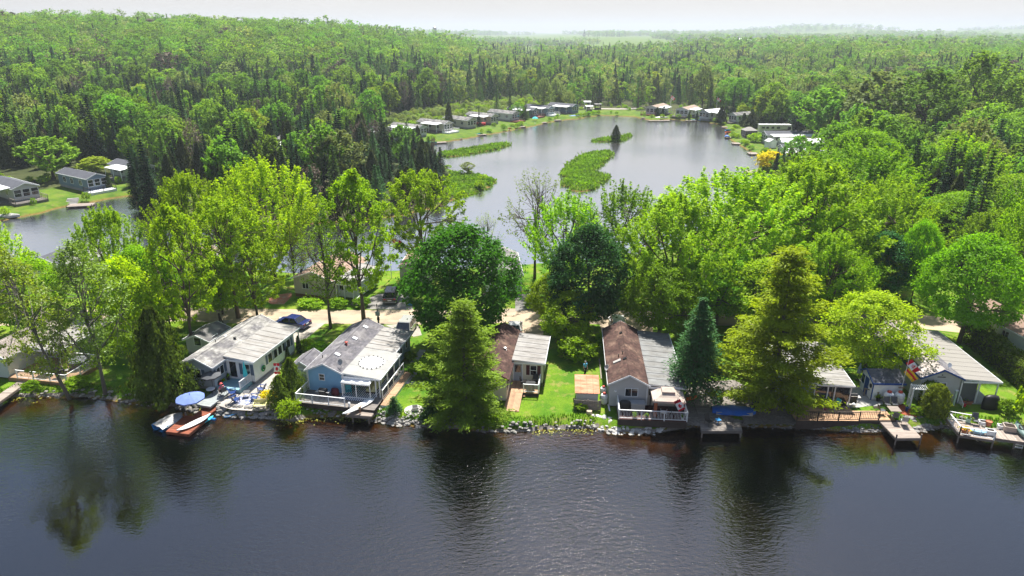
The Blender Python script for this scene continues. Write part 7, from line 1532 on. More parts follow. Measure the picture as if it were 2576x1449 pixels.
# motorhome, shed, gazebo
p = g(*zD(1815, 520)); t = thing('motorhome', 'cream motorhome with brown swoosh stripe parked behind the right bank homes', 'motorhome', p, R(-3)); L = 11.5; b = MB(); b.prism([(-L / 2, .6), (L / 2 - .5, .6), (L / 2, 1.2), (L / 2 - .5, 3.2), (-L / 2, 3.2)], -1.25, 1.25, T=Matrix.Rotation(R(90), 4, 'X')); obj('body', b, M('cream_motorhome_paint', (.6, .56, .48), .4, .03), t)
b = MB(); b.box(-L / 2 - .1, -1.3, 3.205, L / 2 - .5, 1.3, 3.3); obj('roof', b, m_white, t)
for x in (-4.5, -3, -1.2, .8): b = MB(); b.box(x - .5, -1.28, 1.9, x + .5, -1.251, 2.6); obj('window', b, m_glass, t)
b = MB(); b.box(L / 2 - 1.7, -1.28, 1.5, L / 2 - .6, -1.251, 2.6); obj('window', b, m_glass, t); b = MB(); b.slab((-2, -1.27, 1.3), (5, -1.27, 1.75), (5, -1.255, 1.75), (-2, -1.255, 1.3), .3); obj('stripe', b, M('brown_stripe', (.12, .07, .05), .4, .03), t)
for x in (-3.2, 3.6):
    for s in (-1, 1): b = MB(); b.lathe((0, 0, 0), [(.1, -.14), (.45, -.14), (.45, .14), (.1, .14)], 14, T=Matrix.Translation((x, s * 1.12, .45)) @ Matrix.Rotation(R(90), 4, 'X')); obj('wheel', b, m_tyre, t)
for x in (-3, 0, 3): b = MB(); b.box(x - .4, -.35, 3.305, x + .4, .35, 3.5); obj('roof_unit', b, m_white, t)
p = g(*zD(1790, 695)); t = thing('garden_shed', 'small white gabled shed in front of the right bank homes', 'shed', p, R(10)); obj('wall', gable_body(2.6, 2.6, 2.0, 2.7), m_swhite, t); gable_roof(t, 2.6, 2.6, 2.0, 2.7, m_white, shingles=False, oh=.12, ohf=.12); door(t, 'F', -.002, 0, .05, .9, 1.8, m_white)
p = g(*zD(1503, 560)); t = thing('gazebo', 'dark screened gazebo with grey hip roof on the right bank', 'gazebo', p, .1); b = MB(); b.add([(-2.2, -2.2, 2.4), (2.2, -2.2, 2.4), (2.2, 2.2, 2.4), (-2.2, 2.2, 2.4), (-.5, -.5, 3.4), (.5, -.5, 3.4), (.5, .5, 3.4), (-.5, .5, 3.4)], [(0, 1, 5, 4), (1, 2, 6, 5), (2, 3, 7, 6), (3, 0, 4, 7), (4, 5, 6, 7), (3, 2, 1, 0)]); obj('roof', b, m_taupe, t)
b = MB(); b.box(-1.9, -1.9, .3, 1.9, 1.9, 2.35); obj('screen_panel', b, m_glass, t); b = MB(); b.box(-2.6, -3.0, -.4, 2.6, 2.1, .28); obj('deck', b, m_woodg, t)
for sx in (-1, 1):
    for sy in (-1, 1): b = MB(); b.box(sx * 1.95 - .07, sy * 1.95 - .07, .3, sx * 1.95 + .07, sy * 1.95 + .07, 2.42); obj('post', b, m_woodd, t)
def pole(label, px, py, h, tr=True):
    t = thing('utility_pole', label, 'utility pole', g(px, py)); b = MB(); b.tube([(0, 0, 0), (0, 0, h)], [.2, .14], 8); obj('post', b, m_barkg, t); b = MB(); b.box(-.9, -.06, h - .9, .9, .06, h - .75); obj('cross_arm', b, m_barkg, t)
    b = MB(); b.lathe((.45, 0, h - 2.2), [(.32, 0), (.34, .1), (.34, 1.0), (.2, 1.15), (.02, 1.2)], 10); obj('transformer', b, m_white, t)
pole('utility pole with grey transformer standing among the right bank cedars', *zD(1705, 300), 10.5); pole('utility pole behind the far end of the left row', *zC(498, 175), 10)
def flagp(label, px, py, h):
    t = thing('flag_pole', label, 'flag', g(px, py)); b = MB(); b.tube([(0, 0, 0), (0, 0, h)], .05, 6); obj('pole', b, m_white, t); flag_cloth(t, 2.0, 1.1, Matrix.Translation((0, 0, h - .6)) @ Matrix.Rotation(R(40), 4, 'Y'), CA, leaf=.75, amp=.15)
flagp('red and white flag beside the tall clipped cedars on the far bank', *zD(555, 280), 8); flagp('red and white flag behind the low white roofed home on the right bank', *zD(1108, 290), 7.5); flagp('red and white flag among leaves beside the pond inlet', 985, 700, 7)
# picnic shelters on the far lawn
for i, (x, y, s, lab) in enumerate(((835, 235, 1.3, 'tall open shelter with white roof beside the track at the far lawn'), (860, 272, 1., 'small white roofed picnic shelter on the far lawn'), (972, 245, 1., 'low dark box shelter on the far lawn'))):
    t = thing('picnic_shelter', lab, 'shelter', g(*zC(x, y)), 0)
    for sx in (-1, 1):
        for sy in (-1, 1): b = MB(); b.box(sx * 1.3 - .1, sy - .1, 0, sx * 1.3 + .1, sy + .1, 2.2 * s); obj('post', b, m_trim if i < 2 else m_woodd, t)
    b = MB(); b.slab((-1.7, -1.4, 2.5 * s), (1.7, -1.4, 2.5 * s), (1.7, 1.4, 2.7 * s), (-1.7, 1.4, 2.7 * s), .2); obj('roof', b, m_white if i < 2 else m_shg, t); b = MB(); b.box(-1.2, -.8, .3, 1.2, .8, .8); obj('table', b, m_woodd, t)
strip('path', [tuple(g(*zC(a, b)))[:2] for a, b in ((715, 215), (820, 222), (1000, 232), (1200, 238), (1350, 236), (1500, 225))], 2.2, m_drive, .02)
# docks and boats round the pond
def fdock(label, px, py, w, d, rz, mat=None):
    c = g(px, py, .4); u = Vector((math.cos(rz), math.sin(rz), 0)); v = Vector((-u.y, u.x, 0)); C = [c - u * w / 2 - v * d / 2, c + u * w / 2 - v * d / 2, c + u * w / 2 + v * d / 2, c - u * w / 2 + v * d / 2]
    dock('dock', label, C, .4, mat or m_wood, 0, ph=.3, depth=.8)
for a in (('white dock with steps below the denim blue home', *zA(880, 775), 4.8, 2.6, .25), ('dock with steps at the left edge of the channel', *zA(50, 875), 3.5, 3, .4), ('dock under the dark porch home, red stairs beside it', *zB(1110, 700), 7, 2.2, .35), ('white dock below the white balustrade deck', *zB(1360, 640), 6, 2.4, .3),
          ('dock beside the turquoise boat', *zB(1770, 580), 4.5, 2.2, .3), ('dock with an orange boat at its end', *zB(2090, 505), 6, 2.4, .25), ('dock left of the white umbrella boat', *zB(2345, 462), 5.5, 2.4, .2), ('dock by the red deck home', *zC(190, 410), 7.5, 3.2, .2), ('small dock below the blue home with white deck', *zC(430, 380), 4.2, 2.4, .2),
          ('dock below the navy screened home', *zC(600, 345), 4.5, 2.2, .0), ('dock step at the far right corner deck', *zC(1590, 352), 3.4, 1.6, 0), ('long low dock on the far right bank', *zD(420, 360), 9, 2, 0), ('dock between the two column cedars', *zD(810, 360), 4.5, 2, -.1), ('upper dock with a brown canoe on the right bank', *zD(1285, 440), 6.5, 2.4, -.2), ('dock with blue cover on the right bank', *zD(1310, 560), 5.2, 3, -.1),
          ('dock with a red kayak on the right bank', *zD(1400, 635), 5, 3, -.1), ('wide dock below the white shed', *zD(1640, 755), 7, 3.4, 0), ('dark dock jutting out left of the canopy', *zD(1580, 975), 5.2, 3, 0)): fdock(*a)
for lab, k, px, py, mt, L, rz in (('turquoise boat moored below the plain taupe home', 'r', *zB(1700, 592), m_turq, 4, .2), ('long dark teal boat beside the dock of the dark porch home', 'r', *zB(1010, 722), m_teal, 5, -.1), ('green kayak at the bank below the cedars', 'k', *zB(760, 790), M('bright_green_plastic', (.02, .4, .14), .5, .05), 4, -.1), ('bright blue kayak at the end of the white dock', 'k', *zB(1450, 640), m_sky, 3.5, .3),
                                  ('orange boat at the end of a left row dock', 'r', *zB(2170, 510), m_orange, 4, .2), ('white boat with blue canopy by the red deck home', 'r', *zC(108, 440), m_white, 4, .2), ('boat with blue cover below the navy screened home', 'c', *zC(670, 345), m_white, 4.5, .2), ('white boat lying on the bank at the left edge of the channel', 'c', *zA(95, 920), m_white, 4.2, .15),
                                  ('pale blue rowboat beside the column cedars', 'r', *zD(870, 368), M('pale_blue_hull', (.3, .5, .65), .5, .05), 4, 0), ('orange pedal boat on the right bank', 'r', *zD(1297, 515), m_orange, 4.5, .1), ('blue pedal boat above the orange one', 'r', *zD(1285, 487), M('mid_blue_hull', (.06, .22, .45), .5, .05), 4, .1), ('brown canoe on the upper right bank dock', 'k', *zD(1290, 425), M('canoe_wood', (.35, .2, .1), .5, .1), 5, -.05),
                                  ('blue covered boat at the end of a right bank dock', 'c', *zD(1243, 568), m_sky, 2.8, 1.4), ('red kayak standing on the right bank', 'k', *zD(1432, 612), m_red, 3.2, 1.2), ('upturned silver boat on the far right bank', 'c', *zD(455, 340), m_grey, 5.5, 0), ('white boat pulled up among the left row docks', 'r', *zB(1960, 490), m_white, 4.5, 2.6), ('white boat leaning on the bank below the sixth home', 'r', *zB(2185, 430), m_white, 3.6, 2.4)):
    p = g(px, py, .05)
    (kayak('kayak', lab, p, rz, mt, L, .9, .5, 'boats round the pond') if k == 'k' else rowboat('boat', lab, p, rz, mt, L, 1.6, .6, group='boats round the pond', cover=(m_tarpb if k == 'c' and 'blue' in lab else m_tarps) if k == 'c' else None))
t = thing('beach_umbrella', 'turquoise umbrella on the dock by the red deck home', 'umbrella', g(*zC(160, 400), .4)); b = MB(); b.tube([(0, 0, 0), (0, 0, 1.8)], .04, 5); obj('pole', b, m_white, t); b = MB(); b.lathe((0, 0, 1.3), [(1.3, 0), (.8, .4), (.02, .7)], 8); obj('canopy', b, m_turq, t)
t = thing('porch_slide', 'red plastic tub on the porch of the fifth home in the left row', 'tub', g(*zB(1790, 445), LAND + .3)); b = MB(); b.tube([(-1.7, 0, .6), (1.7, 0, .6)], .6, 10); obj('body', b, m_red, t); b = MB(); b.box(-1.2, -.4, 0, 1.2, .4, .2); obj('base', b, m_dark, t)
# steps of the denim blue home
t = thing('garden_steps', 'stone steps down to the white dock below the denim blue home', 'steps', g(*zA(770, 745)), .3)
for k in range(5): b = MB(); b.box(-1.1, -.4 + k * .5, -.5, 1.1, .1 + k * .5, -.35 + k * .18); obj('step', b, m_conc, t)
# ------------------------------------------------------------ farm on the horizon
sp_ = hit(*(1106, 91)); k_ = 1950 / sp_.y if sp_.y > 2600 else 1.; fx, fy = (1106 - 1288) / FPX * 1750, 1750.; fz = CAM_Z - math.tan(PITCH - math.atan((724.5 - 90.5) / FPX)) * fy; fz = max(LAND + float(hill(fx, fy)) - 1, min(fz, LAND + float(hill(fx, fy)) + 1))
t = thing('silo', 'tall grey silo beside the barns on the horizon', 'silo', (fx, fy, fz - .5)); b = MB(); b.lathe((0, 0, 0), [(4.6, 0), (4.6, 32)], 14); obj('body', b, m_conc, t); b = MB(); b.lathe((0, 0, 32), [(4.8, 0), (3.9, 2), (1.8, 3.6), (.1, 4)], 14); obj('roof', b, m_steel, t); b = MB(); b.lathe((6.5, 0, 0), [(2.4, 0), (2.4, 16), (.1, 18)], 12); obj('annex', b, m_conc, t)
for dx, L, lab in ((-18, 24, 'long barn with pale roof left of the silo'), (-46, 14, 'small farmhouse at the left end of the farm'), (14, 14, 'low barn right of the silo')):
    t = thing('barn', lab, 'barn', (fx + dx, fy + 5, fz - .5), R(90)); obj('wall', gable_body(9, L, 5, 8), m_swhite, t); gable_roof(t, 9, L, 5, 8, m_metalroof, shingles=False, oh=.5)
for px, py, L, lab in ((2070, 91.5, 75, 'very long white barn far off on the right horizon'), (1881, 95, 30, 'white farmhouse far off below the wooded rise'), (1950, 93, 22, 'white barn left of the very long one on the horizon'), (1825, 90, 20, 'distant white house on the right horizon')):
    y = 1900.; x = (px - 1288) / FPX * y; z = LAND + float(hill(x, y)); t = thing('barn', lab, 'barn', (x + L / 2, y, z), R(90)); obj('wall', gable_body(12, L, 5, 8.5), m_swhite, t); gable_roof(t, 12, L, 5, 8.5, m_white, shingles=False, oh=.5)
FIELDS = []
for nm, pts, mt in (('field', [(1150, 96), (1265, 95), (1262, 104), (1180, 113)], m_field), ('field', [(1005, 128), (1060, 127), (1055, 140), (1010, 141)], m_field), ('field', [(2470, 146), (2600, 144), (2600, 158), (2478, 158)], m_field), ('tilled_field', [(2455, 140), (2600, 138), (2600, 144), (2470, 146)], m_fieldt), ('field', [(1840, 100), (1930, 99), (1925, 108), (1850, 109)], m_field), ('tilled_field', [(1318, 141), (1350, 141), (1345, 156), (1324, 156)], m_fieldt), ('field', [(1100, 96.5), (1140, 96), (1140, 99), (1105, 100)], m_field)):
    P = [hit(*p) for p in pts]; b = MB(); b.add([(p.x, p.y, p.z + .5) for p in P], [(0, 3, 2, 1)][:1] if 0 else [(0, 1, 2, 3)]); obj(nm, b, mt, kind='structure'); FIELDS.append(np.array([(p.x, p.y) for p in P]))

# ------------------------------------------------------------ forest
def low(name, kind, mat, n, seed, H=14, Rr=4.):
    if kind == 'cone': return bushy(name, mat, H, Rr, n, 26 / math.sqrt(n) * .55, seed, power=1.0, up=-.5)
    if kind == 'col': return bushy(name, mat, H, Rr, n, 26 / math.sqrt(n) * .55, seed, power=.62)
    nc = max(14, n // 14); return broadleaf(name, mat, H, Rr, H * .22, nc, max(1, n // nc), 30 / math.sqrt(n) * .62, 'round' if kind == 'round' else 'vase', seed, clump=.2, inner=.12, lobes=.2, limbs=3)
SPEC = {'spruce': (L_spr2, 'cone', 14, 2.4, 'spruce_tree'), 'fir': (L_spruce, 'cone', 14, 2.9, 'spruce_tree'), 'cedar': (L_cedard, 'col', 11, 2.2, 'cedar_tree'), 'tamarack': (L_tam, 'cone', 14, 2.7, 'tamarack_tree'),
        'maple': (F_maple, 'round', 15, 5.4, 'broadleaf_tree'), 'light': (F_light, 'vase', 13, 3.9, 'broadleaf_tree'), 'lime': (F_lime, 'round', 11, 3.6, 'broadleaf_tree'), 'grey': (L_greyg, 'vase', 14, 4.2, 'willow_tree'), 'bare': (L_bare, 'vase', 13, 2.8, 'bare_tree')}
PROTO = {}
for si, (k, (mt, kind, H, r_, nm)) in enumerate(SPEC.items()):
    for v in range(2):
        sd_ = 100 + si * 10 + v
        if kind == 'cone': near = conifer(k, mt, H, r_, .5, 32, 8, 4, 6 if k != 'tamarack' else 5, .42, sd_, droop=-.32 if k != 'tamarack' else -.05, power=.95, ragged=.25, asp=2.2)
        elif kind == 'col': near = bushy(k, mt, H, r_, 3200, .5, sd_, power=.6)
        elif k == 'bare': near = broadleaf(k, mt, H, r_, 3, 110, 14, .42, 'vase', sd_, spray=.9, clump=.16, inner=.4, limbs=14, twigs=30, bark=m_barkg, trunk_r=.16)
        else: near = broadleaf(k, mt, H, r_, H * .2, 190, 17, .62, 'round' if kind == 'round' else 'vase', sd_, spray=.8 if kind == 'vase' else 0, clump=.14, inner=.15, lobes=.28, limbs=6, trunk_r=.25)
        PROTO[k, 'N', v] = near; PROTO[k, 'M', v] = low(k + '_mid', kind, mt, 520 if kind != 'round' else 620, sd_ + 5, H, r_); PROTO[k, 'F', v] = low(k + '_far', kind, mt, 110, sd_ + 7, H, r_)
def mixw(x, y, hz_, n1):
    if SPIT_IN: return dict(spruce=.30, fir=.12, cedar=.42, bare=.03, light=.07, tamarack=.06)
    if 2 < hz_ < 8.5 and y < 480: return dict(spruce=.22, fir=.14, cedar=.12, tamarack=.2, light=.08, maple=.12, grey=.07, bare=.05)
    if hz_ > 3.5: return dict(maple=.52 + .2 * n1, light=.12, lime=.05, grey=.12, bare=.06, spruce=.03, tamarack=.08)
    if x > 95 and y < 460: return dict(light=.34, grey=.2, maple=.14, lime=.1, spruce=.10, cedar=.07, fir=.05)
    if x < -25 and y < 345: return dict(spruce=.31, fir=.12, cedar=.15, light=.13, maple=.08, lime=.06, tamarack=.09, bare=.05, grey=.03)
    if y < 700: return dict(cedar=.28 + .2 * n1, spruce=.19, fir=.12, tamarack=.18, light=.07, grey=.10, maple=.06, lime=.02)
    return dict(spruce=.22, cedar=.2, fir=.1, maple=.22, grey=.14, light=.09, tamarack=.03)
FR = random.Random(8); cand = []
CLEAR = [px_poly(p, .7) for p in ([(1830, 325), (2075, 318), (2080, 410), (1905, 425)], [(1590, 310), (1590, 272), (1700, 262), (1835, 285), (1845, 330)], [(1440, 300), (1445, 268), (1600, 266), (1610, 300)], [(-80, 570), (-80, 440), (60, 430), (330, 420), (345, 500), (20, 560)])]
MEADOW = px_poly([(945, 345), (940, 305), (1060, 285), (1200, 262), (1320, 250), (1445, 250), (1440, 268), (1300, 285), (1150, 312), (1050, 340)], .7)
from mathutils import noise as mn
bands = [(100, 335, 4.7, 'N'), (335, 700, 5.6, 'M'), (700, 1350, 8.5, 'F'), (1350, 2700, 14, 'F'), (2700, 5600, 30, 'F')]
PTS = []
for y0, y1, s, lod in bands:
    ny_ = int((y1 - y0) / s); yy = y0 + (np.arange(ny_) + .5) * s
    for y in yy:
        hx = .80 * y + 40; nx_ = int(2 * hx / s)
        for i in range(nx_): PTS.append((-hx + (i + .5) * s + FR.uniform(-.48, .48) * s, y + FR.uniform(-.48, .48) * s, s, lod))
PX = np.array([p[0] for p in PTS]); PY = np.array([p[1] for p in PTS]); nearm = PY < 480
wd = np.full(len(PTS), -99.); wd[nearm] = water_d(PX[nearm], PY[nearm], False); pond_d = np.full(len(PTS), -99.); pond_d[nearm] = sdf(POND, PX[nearm], PY[nearm])
spit = np.full(len(PTS), -99.); spit[nearm] = sdf(SPIT, PX[nearm], PY[nearm]); clr = np.max([sdf(c, PX, PY) for c in CLEAR], axis=0); mead = sdf(MEADOW, PX, PY); fld = np.max([sdf(c, PX, PY) for c in FIELDS], axis=0); HZ = hill(PX, PY)
hd = np.full(len(PTS), 99.)
for (ax, ay, bx, by) in HOMES:
    ex, ey = bx - ax, by - ay; t_ = np.clip(((PX - ax) * ex + (PY - ay) * ey) / (ex * ex + ey * ey), 0, 1); hd = np.minimum(hd, np.hypot(PX - ax - t_ * ex, PY - ay - t_ * ey))
for i, (x, y, s, lod) in enumerate(PTS):
    SPIT_IN = spit[i] > 0
    if wd[i] > -1.6 or hd[i] < 5.5 or clr[i] > 0 or fld[i] > -4: continue
    if not SPIT_IN and wd[i] > -9 and not (x > 60 and y < 200): continue
    if y < 106 and x < 60: continue
    if x < 62 and y < 120 and pond_d[i] < 0 and not SPIT_IN and x > -60: continue
    if y < 118 and x < -60: continue
    if mead[i] > 0: continue
    n1 = mn.noise((x * .012, y * .012, 3.3)); n2 = mn.noise((x * .03, y * .03, 9.1)); n3 = mn.noise((x * .0016, y * .0022, 1.7))
    if y > 1100 and n3 < .15: continue
    if FR.random() < (.34 if HZ[i] > 3.5 else .05): continue
    w = mixw(x, y, HZ[i], n1); ks = list(w); tot = sum(max(0, w[k]) for k in ks)
    if n2 > .28 and y < 900:
        k = 'spruce' if n1 > 0 else 'cedar'
        if HZ[i] > 8.5: k = 'maple'
        if x > 95 and y < 460: k = 'grey' if n1 > 0 else 'light'
        if FR.random() < .4: k = FR.choices(ks, [max(.001, w[q_]) for q_ in ks])[0]
    else: k = FR.choices(ks, [max(.001, w[q_]) for q_ in ks])[0]
    sc_ = FR.choice((FR.uniform(.5, 1.), FR.uniform(.75, 1.25))) * (1.0 if lod in 'NM' else 1.1 if s < 10 else 1.5 if s < 20 else 2.4)
    if lod == 'F' and s > 10: vs_ = sc_ * .6
    else: vs_ = sc_ * FR.uniform(.9, 1.12)
    if HZ[i] > 3.5: sc_ *= 1.3; vs_ *= 1.12
    if x > 95 and y < 420: vs_ *= .92
    if not SPIT_IN and pond_d[i] > -16: vs_ *= .6; sc_ *= .7
    if SPIT_IN:
        f_ = max(.62, min(1, (-x - 5) / 40)); vs_ *= .95 * f_ * (.75 if spit[i] < 5 else 1); sc_ *= .6 + .4 * f_
    cand.append((x, y, LAND + HZ[i] - .15, k, lod, sc_, vs_, FR.uniform(0, 6.28), FR.randrange(2)))
# shrubs of the wet meadow
MEADOW_PTS = []
for _ in range(900):
    a, b = MEADOW.min(0), MEADOW.max(0); x, y = FR.uniform(a[0], b[0]), FR.uniform(a[1], b[1])
    if sdf(MEADOW, [x], [y])[0] > 0 and min(math.hypot(x - h[0], y - h[1]) for h in HOMES) > 4: MEADOW_PTS.append((x, y))
def zone(x, y, hz_, sp):
    if sp: return 'on the conifer point'
    if hz_ > 3.5: return 'on the left hill'
    if x < -55 and y < 300: return 'behind the left channel'
    if x < 60: return 'behind the pond'
    if y < 190: return 'at the right edge'
    return 'right of the pond'
NAMES = {'spruce': 'slender dark spruce', 'fir': 'blue green fir', 'cedar': 'dull olive cedar', 'tamarack': 'soft tamarack', 'maple': 'round mid green maple', 'light': 'light green tree', 'lime': 'yellow green tree', 'grey': 'silvery green tree', 'bare': 'leafless brown tree'}
LM = [(h[0], h[1], n) for h, n in zip(HOMES, ['the left edge home', 'the denim blue home', 'the half hidden awning home', 'the first left row home', 'the dark porch home', 'the balustrade home', 'the plain taupe home', 'the fifth left row home', 'the sixth left row home', 'the red deck home', 'the white deck home', 'the navy porch home', 'the far corner home', 'the tan roofed home', 'the red trimmed home', 'the small white home', 'the long grey roofed home', 'the white roofed home', 'the lower awning home', 'the hidden white roof', 'the white glimpsed building', 'the grey glimpsed building', 'the white vehicle shed'])]
LM += [(*g(px, py)[:2], n) for px, py, n in ((1250, 460, 'the grassy tip'), (2000, 300, 'the motorhome'), (1910, 290, 'the utility pole'), (1525, 280, 'the far lawn'), (2412, 830, 'the broad round maple'), (2400, 500, 'the lane end'), (2560, 420, 'the right picture edge'), (2300, 330, 'the right hand slope'), (10, 330, 'the left picture edge'), (250, 300, 'the hill foot'), (600, 280, 'the middle of the slope'), (385, 520, 'the channel mouth'), (750, 555, 'the channel bend'), (1000, 540, 'the pond inlet'), (1938, 428, 'the golden yellow shrub'), (2240, 330, 'the motorhome spruce'), (2150, 420, 'the canopy edge'), (2450, 260, 'the upper right slope'), (2380, 380, 'the pale budding maple'), (2560, 600, 'the flat topped maple'), (2150, 240, 'the right hand woodland edge'), (150, 400, 'the lime tree at left'), (90, 420, 'the leftmost lawn'), (450, 360, 'the spruce group at left'))]
def near_lm(x, y):
    m = min(LM, key=lambda m: (m[0] - x) ** 2 + (m[1] - y) ** 2); dx, dy = x - m[0], y - m[1]
    return (('right of ' if dx > 0 else 'left of ') if abs(dx) > abs(dy) else ('behind ' if dy > 0 else 'before ')) + m[2]
byk = {}
for i, c in enumerate(cand):
    a = abs(c[0]) < .76 * c[1] * 1.02 + 6
    if a and c[4] == 'N': byk.setdefault(SPEC[c[3]][4], []).append((-c[6] * SPEC[c[3]][2] / (c[1] + 20), i))
LIM = {'spruce_tree': 190, 'cedar_tree': 170, 'broadleaf_tree': 200, 'willow_tree': 90, 'tamarack_tree': 70, 'bare_tree': 60}; single = set()
for nm, l in byk.items():
    l.sort()
    for _, i in l[:LIM[nm]]:
        single.add(i); x, y, z, k, lod, sx_, sz_, rz_, v = cand[i]; ht = SPEC[k][2] * sz_; kk = ('tall ' if ht > 14.5 else 'small ' if ht < 9.5 else '') + NAMES[k]; lab = kk + ' ' + zone(x, y, float(hill(x, y)), sdf(SPIT, [x], [y])[0] > 0) + ', ' + near_lm(x, y)
        r = thing(nm, lab, 'tree', (x, y, z), rz_, NAMES[k] + 's ' + zone(x, y, float(hill(x, y)), sdf(SPIT, [x], [y])[0] > 0)); r.scale = (sx_, sx_, sz_); pr = PROTO[k, 'N', v]; link('trunk', pr[0], r); link('crown', pr[1], r)
# everything beyond those: one object per kind of wood, scattered with geometry nodes
def scatter(name, rows, protos):
    """rows: x y z sx sz rot index"""
    A = np.array(rows, float); me = bpy.data.meshes.new(name); me.vertices.add(len(A)); me.vertices.foreach_set('co', A[:, :3].ravel())
    for nm, ty, d in (('scl', 'FLOAT_VECTOR', np.stack([A[:, 3], A[:, 3], A[:, 4]], 1)), ('rot', 'FLOAT_VECTOR', np.stack([0 * A[:, 5], 0 * A[:, 5], A[:, 5]], 1))):
        at = me.attributes.new(nm, ty, 'POINT'); at.data.foreach_set('vector', d.astype(np.float32).ravel())
    at = me.attributes.new('idx', 'INT', 'POINT'); at.data.foreach_set('value', A[:, 6].astype(np.int32))
    o = link(name, me, kind='stuff'); ng = bpy.data.node_groups.new(name, 'GeometryNodeTree'); ng.interface.new_socket('Geometry', in_out='INPUT', socket_type='NodeSocketGeometry'); ng.interface.new_socket('Geometry', in_out='OUTPUT', socket_type='NodeSocketGeometry')
    N = ng.nodes; Lk = ng.links; gi = N.new('NodeGroupInput'); go = N.new('NodeGroupOutput'); g2 = N.new('GeometryNodeGeometryToInstance')
    for i, (tr, cr) in reversed(list(enumerate(protos))):
        j = N.new('GeometryNodeJoinGeometry')
        for m_ in (tr, cr):
            src = bpy.data.objects.new(m_.name + '_source', m_); oi = N.new('GeometryNodeObjectInfo'); oi.inputs['Object'].default_value = src; oi.inputs['As Instance'].default_value = False; Lk.new(oi.outputs['Geometry'], j.inputs[0])
        Lk.new(j.outputs[0], g2.inputs[0])
    ip = N.new('GeometryNodeInstanceOnPoints'); ip.inputs['Pick Instance'].default_value = True
    mp = N.new('GeometryNodeMeshToPoints'); Lk.new(gi.outputs[0], mp.inputs[0]); Lk.new(mp.outputs[0], ip.inputs['Points']); Lk.new(g2.outputs[0], ip.inputs['Instance'])
    for nm, ty, so in (('scl', 'FLOAT_VECTOR', 'Scale'), ('rot', 'FLOAT_VECTOR', 'Rotation'), ('idx', 'INT', 'Instance Index')):
        na = N.new('GeometryNodeInputNamedAttribute'); na.data_type = ty; na.inputs['Name'].default_value = nm; Lk.new(na.outputs['Attribute'], ip.inputs[so])
    Lk.new(ip.outputs[0], go.inputs[0]); md = o.modifiers.new('scatter', 'NODES'); md.node_group = ng; return o
keys = sorted({(c[3], c[4], c[8]) for c in cand}); kid = {k: i for i, k in enumerate(keys)}
for nm, f in (('near_woods', lambda c: c[4] == 'N'), ('woods', lambda c: c[4] == 'M'), ('distant_woods', lambda c: c[4] == 'F')):
    rows = [(c[0], c[1], c[2], c[5], c[6], c[7], 0, c[3], c[4], c[8]) for i, c in enumerate(cand) if i not in single and f(c)]
    ks = sorted({(r[7], r[8], r[9]) for r in rows}); kid = {k: i for i, k in enumerate(ks)}
    scatter(nm, [r[:6] + (kid[r[7], r[8], r[9]],) for r in rows], [PROTO[k][:2] for k in ks])
mp1 = broadleaf('meadow_shrub', L_greyg, 3, 1.9, .2, 60, 12, .4, 'round', 301, clump=.22, inner=.2, limbs=3, trunk_r=.05); mp2 = broadleaf('meadow_shrub_b', L_lime, 2.4, 1.6, .2, 50, 12, .4, 'round', 302, clump=.22, inner=.2, limbs=3, trunk_r=.05)
scatter('wet_meadow_shrubbery', [(x, y, LAND, FR.uniform(.5, 1.2), FR.uniform(.5, 1.1), FR.uniform(0, 6), int(FR.random() < .3)) for x, y in MEADOW_PTS], [mp1[:2], mp2[:2]])
# undergrowth along banks and under the canopy at right
UR = []
for _ in range(9000):
    x, y = FR.uniform(-190, 190), FR.uniform(104, 400); UR.append((x, y))
UA = np.array(UR); d = sdf(POND, UA[:, 0], UA[:, 1]); cl2 = np.max([sdf(c, UA[:, 0], UA[:, 1]) for c in CLEAR], axis=0)
UR = [(x, y, LAND + float(hill(x, y)), FR.uniform(.35, .8), FR.uniform(.3, .7), FR.uniform(0, 6), FR.randrange(2)) for (x, y), dd, c_ in zip(UR, d, cl2) if (-3.2 < dd < -.4) or (dd < -18 and FR.random() < .2) or (-18 < dd < -3.2 and FR.random() < .07)]
u1 = broadleaf('bank_shrub', L_mid, 2.4, 1.6, .1, 45, 10, .42, 'round', 303, clump=.24, inner=.2, limbs=3, trunk_r=.05)
scatter('bank_undergrowth', [r for r in UR if min(math.hypot(r[0] - (h[0] + h[2]) / 2, r[1] - (h[1] + h[3]) / 2) for h in HOMES) > 7], [u1[:2], mp2[:2]])
